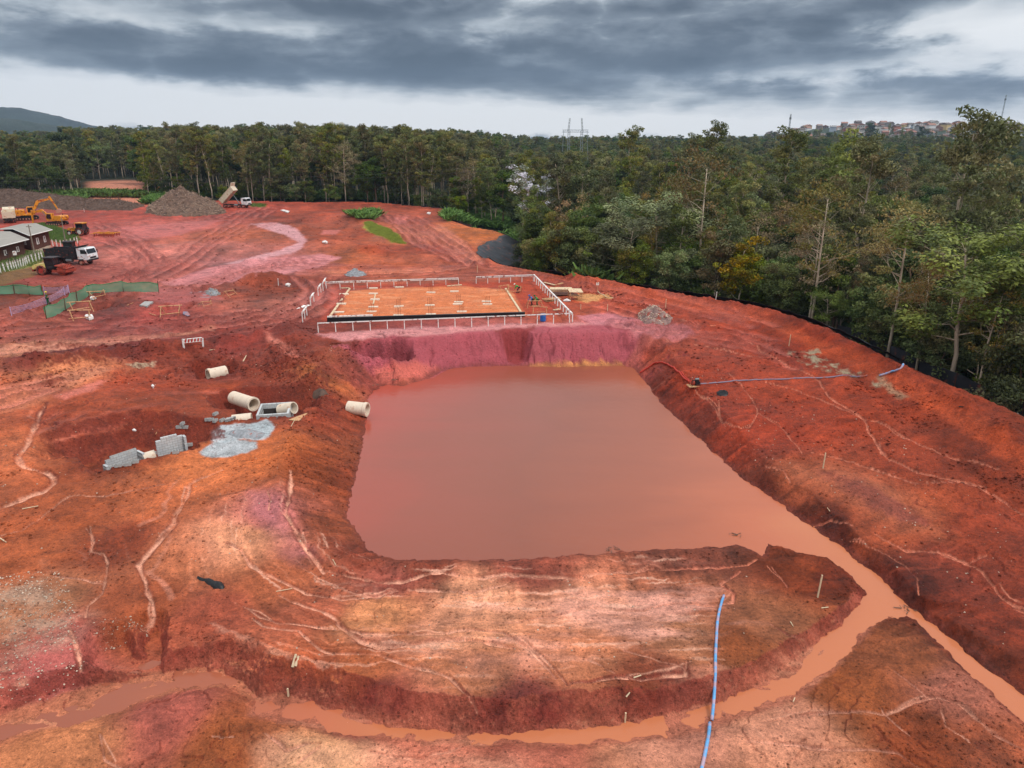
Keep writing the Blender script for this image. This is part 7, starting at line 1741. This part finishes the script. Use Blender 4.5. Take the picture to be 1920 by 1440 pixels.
for sg in (-1, 1):
    m_ = MB(); lattice(m_, (sg * hw * .55, 0, 0), (sg * hw * .55, 0, zt), .7, 12); m_.build('mast', 'galv', e)
    m_ = MB(); lattice(m_, (sg * hw * .60, 0, zt), (sg * hw * .50, 0, zt + 7), .35, 4); m_.build('peak', 'galv', e)
    MB().tube([(sg * hw, 0, zt), (sg * hw * 1.25, 0, 0)], .12, 4).build('guy_leg', 'galv', e)
m_ = MB()
for s2 in (-.6, .6): m_.tube([(-hw * 1.15, s2, zt - .5), (hw * 1.15, s2, zt - .5)], .1, 4); m_.tube([(-hw * 1.1, s2, zt + .7), (hw * 1.1, s2, zt + .7)], .1, 4)
for k in range(12): xx = -hw * 1.1 + hw * 2.2 * k / 12; m_.tube([(xx, .6, zt - .5), (xx + hw * .183, .6, zt + .7)], .06, 3); m_.tube([(xx, -.6, zt + .7), (xx + hw * .183, -.6, zt - .5)], .06, 3)
m_.build('crossbeam', 'galv', e)
for nm_, px, top, r2, lb in (('radio_mast', 1887, 178, 1250, 'tall thin radio mast above the far town'), ('radio_mast', 1483, 214, 900, 'short thin mast above the trees left of the town')):
    tp2 = from_pix(px, top, r2); zb = gz(float(tp2[0]), float(tp2[1])); e = empty(nm_, (float(tp2[0]), float(tp2[1]), zb)); tag(e, lb, 'mast'); hgt = float(tp2[2]) - zb
    m_ = MB(); lattice(m_, (0, 0, 0), (0, 0, hgt), .6, 14, .16); m_.build('lattice', 'galv', e); MB().cyl((0, 0, hgt * .9), 'z', 1.2, 2.2, 8).build('antenna', 'steel_grey', e)
for k, (ya, yb, yc) in enumerate([(330, 335, 318), (337, 341, 326)]):
    A_, B_, D_ = from_pix(-80, ya, 205), from_pix(440, yb, 205), from_pix(1010, yc - 14, 190); q = [A_ + (B_ - A_) * t - V3(0, 0, 2 * t * (1 - t)) for t in np.linspace(0, 1, 12)] + [B_ + (D_ - B_) * t - V3(0, 0, 3 * t * (1 - t)) for t in np.linspace(0, 1, 12)[1:]]
    o_ = MB().tube([tuple(p - A_) for p in q], .035, 3, False).build('power_line', 'wire', loc=tuple(A_)); tag(o_, ['upper', 'lower'][k] + ' of two power lines strung in front of the far wood', 'power line')

# ------------------------------------------------------------------ the town on the far ridge
HC = [(200, 192, 184), (190, 160, 140), (160, 122, 106), (214, 210, 204), (150, 146, 144), (206, 180, 130), (170, 178, 190), (176, 112, 92), (222, 220, 218), (136, 124, 118)]
RC = [(140, 100, 88), (116, 104, 98), (150, 112, 98), (140, 138, 138), (100, 90, 86)]
for i, c in enumerate(HC): mat('house_paint_%d' % i, c, .8, var=.08, scale=.2)
for i, c in enumerate(RC): mat('house_roof_%d' % i, c, .85, var=.15, scale=.3)
TOWNLAB = ['small far house on the ridge with {} walls and {} roof, {}']
CN = ['cream', 'salmon', 'brick red', 'off white', 'grey', 'ochre yellow', 'pale blue', 'red', 'white', 'brown']; RN = ['terracotta', 'brown', 'orange tile', 'grey', 'dark']
rt = np.random.default_rng(4); protos = {}
for k in range(215):
    px = rt.uniform(1440, 1925) if k > 50 else rt.uniform(1640, 1925); r2 = rt.uniform(1180, 1560); az_ = math.atan2(*[float(v) for v in raydir(px, 240)[:2]])
    x, y = r2 * sin(az_), r2 * cos(az_); z = gz(x, y); ci_, ri_ = int(rt.integers(10)), int(rt.integers(5)); two = rt.uniform() < .45
    key = (ci_, ri_, two)
    if key not in protos:
        h_ = 6.4 if two else 3.6
        b_ = MB().box(-5, 5, -4, 4, -4, h_); mw = b_.mesh('wall', 'house_paint_%d' % ci_)
        r__ = MB().prism([(-5.6, h_ + .01), (5.6, h_ + .01), (0, h_ + 2.2)], -4.5, 4.5); mr = r__.mesh('roof', 'house_roof_%d' % ri_)
        w__ = MB()
        for q in (-2.8, 0, 2.8):
            w__.box(q - .6, q + .6, -4.06, -4.01, 1, 2.3)
            if two: w__.box(q - .6, q + .6, -4.06, -4.01, 4, 5.3)
        protos[key] = (mw, mr, w__.mesh('window', 'dark_glass'))
    e = empty('house', (x, y, z), rt.uniform(-.5, .5) + rt.integers(2) * pi / 2); s_ = rt.uniform(.8, 1.25); e.scale = (s_, s_, s_ * rt.uniform(.9, 1.2))
    seg = 'left end of the town' if px < 1560 else 'middle of the town' if px < 1760 else 'right end of the town'; row = 'lower row' if r2 < 1300 else 'middle row' if r2 < 1430 else 'top row'
    tag(e, f'far {CN[ci_]} {"two" if two else "one"} storey house, {RN[ri_]} roof, {row}, {seg}', 'house', f'{CN[ci_]} {RN[ri_]} houses, {row}, {seg}')
    for nm_, me_ in zip(('wall', 'roof', 'window'), protos[key]): o_ = bpy.data.objects.new(nm_, me_); C.objects.link(o_); o_.parent = e

# ------------------------------------------------------------------ clods, stones, grass
def scatter_poly(pts, n, seed, gproj=True):
    p = np.array([march(G2, a, b_) for a, b_ in pts]); rg_ = np.random.default_rng(seed); out_ = []
    while len(out_) < n:
        x = rg_.uniform(p[:, 0].min(), p[:, 0].max(), n * 2); y = rg_.uniform(p[:, 1].min(), p[:, 1].max(), n * 2); k = inside(x, y, [tuple(q) for q in p])
        out_ += list(zip(x[k], y[k]))
    return np.array(out_[:n])
def lumps(name, label, areas, m, smin, smax, seed, attr=None, flat=.7, clump=False):
    rg_ = np.random.default_rng(seed); P_ = np.concatenate([scatter_poly(a, n, seed + i) for i, (a, n) in enumerate(areas)]); Z_ = sample(G2, P_[:, 0], P_[:, 1]); keep = Z_ > WL + .02
    if clump: keep &= (fbm(P_[:, 0], P_[:, 1], 3.5, 3, .6, 5) > rg_.uniform(-.25, .45, len(P_)))
    P_ = P_[keep]; Z_ = Z_[keep]; n = len(P_)
    O_ = np.array([(1, 0, 0), (-1, 0, 0), (0, 1, 0), (0, -1, 0), (0, 0, 1), (0, 0, -1)], float); F_ = np.array([(0, 2, 4), (2, 1, 4), (1, 3, 4), (3, 0, 4), (2, 0, 5), (1, 2, 5), (3, 1, 5), (0, 3, 5)])
    s_ = smin + (smax - smin) * rg_.uniform(0, 1, n) ** 4
    if clump: s_ = s_ * np.clip(np.hypot(P_[:, 0], P_[:, 1]) / 60, .45, 1.5)
    V = O_[None] * (1 + rg_.uniform(-.4, .4, (n, 6, 1))); th = rg_.uniform(0, 6.28, n); c_, q_ = np.cos(th)[:, None], np.sin(th)[:, None]
    V = np.stack([V[..., 0] * c_ - V[..., 1] * q_, V[..., 0] * q_ + V[..., 1] * c_, V[..., 2] * flat], -1) * s_[:, None, None]; V += np.stack([P_[:, 0], P_[:, 1], Z_ + s_ * .25], -1)[:, None]
    F = (F_[None] + np.arange(n)[:, None, None] * 6).reshape(-1, 3); V = V.reshape(-1, 3).astype(np.float32)
    me_ = bpy.data.meshes.new(name); me_.vertices.add(len(V)); me_.vertices.foreach_set('co', V.ravel()); me_.loops.add(F.size); me_.loops.foreach_set('vertex_index', F.ravel().astype(np.int32)); me_.polygons.add(len(F)); me_.polygons.foreach_set('loop_start', np.arange(0, F.size, 3, dtype=np.int32)); me_.update(calc_edges=True)
    if attr == 'soil':
        i = np.clip(np.searchsorted(LR, np.log(np.hypot(P_[:, 0], P_[:, 1]))), 0, NR - 1); j = np.clip(np.searchsorted(AZ, np.arctan2(P_[:, 0], P_[:, 1])), 0, NA - 1); cc_ = COL[i, j] * rg_.uniform(.55, 1.1, (n, 1)); add_col(me_, np.repeat(cc_, 6, 0), 'soil')
    me_.materials.append(MATS[m]); o_ = bpy.data.objects.new(name, me_); C.objects.link(o_); tag(o_, label, name.replace('_', ' '), kind='stuff'); return o_
soil_mat('clod_clay')
lumps('clods', 'loose lumps of red clay strewn over the dug ground', [([(0,640),(560,640),(600,720),(0,730)], 5200), ([(540,600),(680,690),(700,760),(620,1040),(560,1040),(540,860),(500,700)], 4200), ([(0,520),(600,520),(600,640),(0,640)], 5200), ([(0,880),(560,860),(640,1060),(0,1060)], 3200),
   ([(0,1060),(640,1060),(1400,1090),(1300,1300),(900,1300),(300,1200),(0,1240)], 4200), ([(300,1190),(900,1290),(1300,1260),(1620,1080),(1660,1140),(1300,1340),(900,1380),(500,1310)], 3600), ([(1100,520),(1930,800),(1930,960),(1440,640),(1060,545)], 5200), ([(1200,690),(1700,1090),(1940,1280),(1940,860),(1400,640)], 4200),
   ([(1600,1240),(1700,1160),(1940,1360),(1940,1440),(1400,1440)], 2200), ([(620,640),(780,640),(800,700),(660,700)], 700), ([(700,1050),(1380,1030),(1400,1060),(700,1090)], 900), ([(0,1390),(470,1320),(900,1400),(900,1440),(0,1440)], 1600), ([(380,430),(700,400),(760,520),(400,560)], 3000)], 'clod_clay', .018, .15, 500, 'soil', clump=True)
lumps('stones', 'small pale stones scattered on the lower left ground', [([(-40,1080),(110,1070),(150,1150),(140,1220),(-40,1260)], 1500), ([(170,1165),(280,1170),(285,1200),(180,1215)], 160), ([(0,700),(640,640),(640,1060),(0,1060)], 500), ([(600,1060),(1400,1060),(1400,1290),(500,1290)], 220), ([(1200,640),(1900,880),(1900,1240),(1440,900)], 380), ([(0,1240),(160,1240),(120,1300),(0,1330)], 180), ([(880,560),(1100,560),(1100,610),(900,612)], 60)], 'stones', .015, .075, 600)
def tufts(name, label, areas, h, m, seed, spread=.25, w=.03, per=7, leafy=False, cat=None):
    rg_ = np.random.default_rng(seed); V = []
    for i, (a, n) in enumerate(areas):
        P_ = scatter_poly(a, n, seed + i); Z_ = sample(G2, P_[:, 0], P_[:, 1])
        for _ in range(per):
            b0 = np.stack([P_[:, 0] + rg_.normal(size=n) * spread, P_[:, 1] + rg_.normal(size=n) * spread, Z_], -1); hh = h * rg_.uniform(.4, 1.25, n); d = rg_.normal(size=(n, 3)) * (.35 if not leafy else .7); d[:, 2] = 1; top = b0 + d * hh[:, None]; s_ = rg_.normal(size=(n, 3)); s_[:, 2] *= .3; s_ /= np.linalg.norm(s_, axis=1)[:, None]; s_ *= w * (1 if not leafy else 4)
            mid_ = (b0 + top) / 2
            V.append(np.stack([b0 - s_ * .4, mid_ - s_, top, mid_ + s_], 1) if not leafy else np.stack([mid_ - s_, top - s_ * .2, top + s_ * .6, mid_ + s_], 1))
    V = np.concatenate(V).reshape(-1, 3).astype(np.float32); me_ = quads_to_mesh(name, V, np.ones((len(V), 3)), MATS[m]); o_ = bpy.data.objects.new(name, me_); C.objects.link(o_); tag(o_, label, cat or 'grass', kind='stuff'); return o_
tufts('grass', 'short green grass on the slopes and verges of the site', [([(60,420),(85,418),(140,438),(150,450),(120,458),(90,448)], 1500), ([(-40,500),(40,472),(94,472),(94,484),(60,500),(10,512),(-40,530)], 900), ([(470,382),(500,383),(498,388),(470,388)], 200), ([(30,372),(110,364),(165,372),(165,382),(60,380)], 1200), ([(-40,372),(30,372),(60,380),(-40,378)], 400)], .45, 'grassy', 700)
tufts('grass', 'strip of yellowish turf laid on the slope beyond the building pad', [([(683,418),(695,416),(740,438),(762,458),(735,454),(700,438)], 3600)], .28, 'strip_grass', 760)
tufts('weeds', 'bright green leafy weeds before the wood and on the heaps', [([(836,404),(880,400),(975,402),(985,434),(940,432),(900,424),(838,415)], 3800), ([(268,384),(290,372),(312,366),(300,382)], 500), ([(655,404),(700,398),(712,406),(690,413),(672,412)], 220), ([(860,420),(980,438),(1000,470),(960,440)], 500), ([(20,371),(100,362),(160,370),(160,376),(60,376)], 700)], 1.5, 'weedy', 720, .45, .07, 12, True, 'weeds')
tufts('undergrowth', 'dense dark undergrowth along the foot of the wood', [([(970,436),(1010,500),(1100,518),(1340,556),(1600,636),(1740,700),(1940,770),(1940,700),(1700,600),(1400,520),(1150,470),(1000,420)], 9000), ([(0,372),(420,372),(700,378),(830,388),(850,380),(700,370),(0,364)], 2600)], 2.0, 'grassy', 740, .9, .09, 12, True, 'undergrowth')
# ------------------------------------------------------------------ damp air
HZ = 0.00009
hz = MB().box(-5200, 5200, -60, 5200, -60, 420)
hm = bpy.data.materials.new('haze'); hm.use_nodes = True; hm.node_tree.nodes.clear()
ho = hm.node_tree.nodes.new('ShaderNodeOutputMaterial'); hv = hm.node_tree.nodes.new('ShaderNodeVolumePrincipled')
hv.inputs['Color'].default_value = (.50, .70, 1.0, 1); hv.inputs['Density'].default_value = HZ; hv.inputs['Anisotropy'].default_value = .2
hm.node_tree.links.new(hv.outputs[0], ho.inputs['Volume'])
MATS['haze'] = hm
tag(hz.build('haze', 'haze'), kind='stuff')
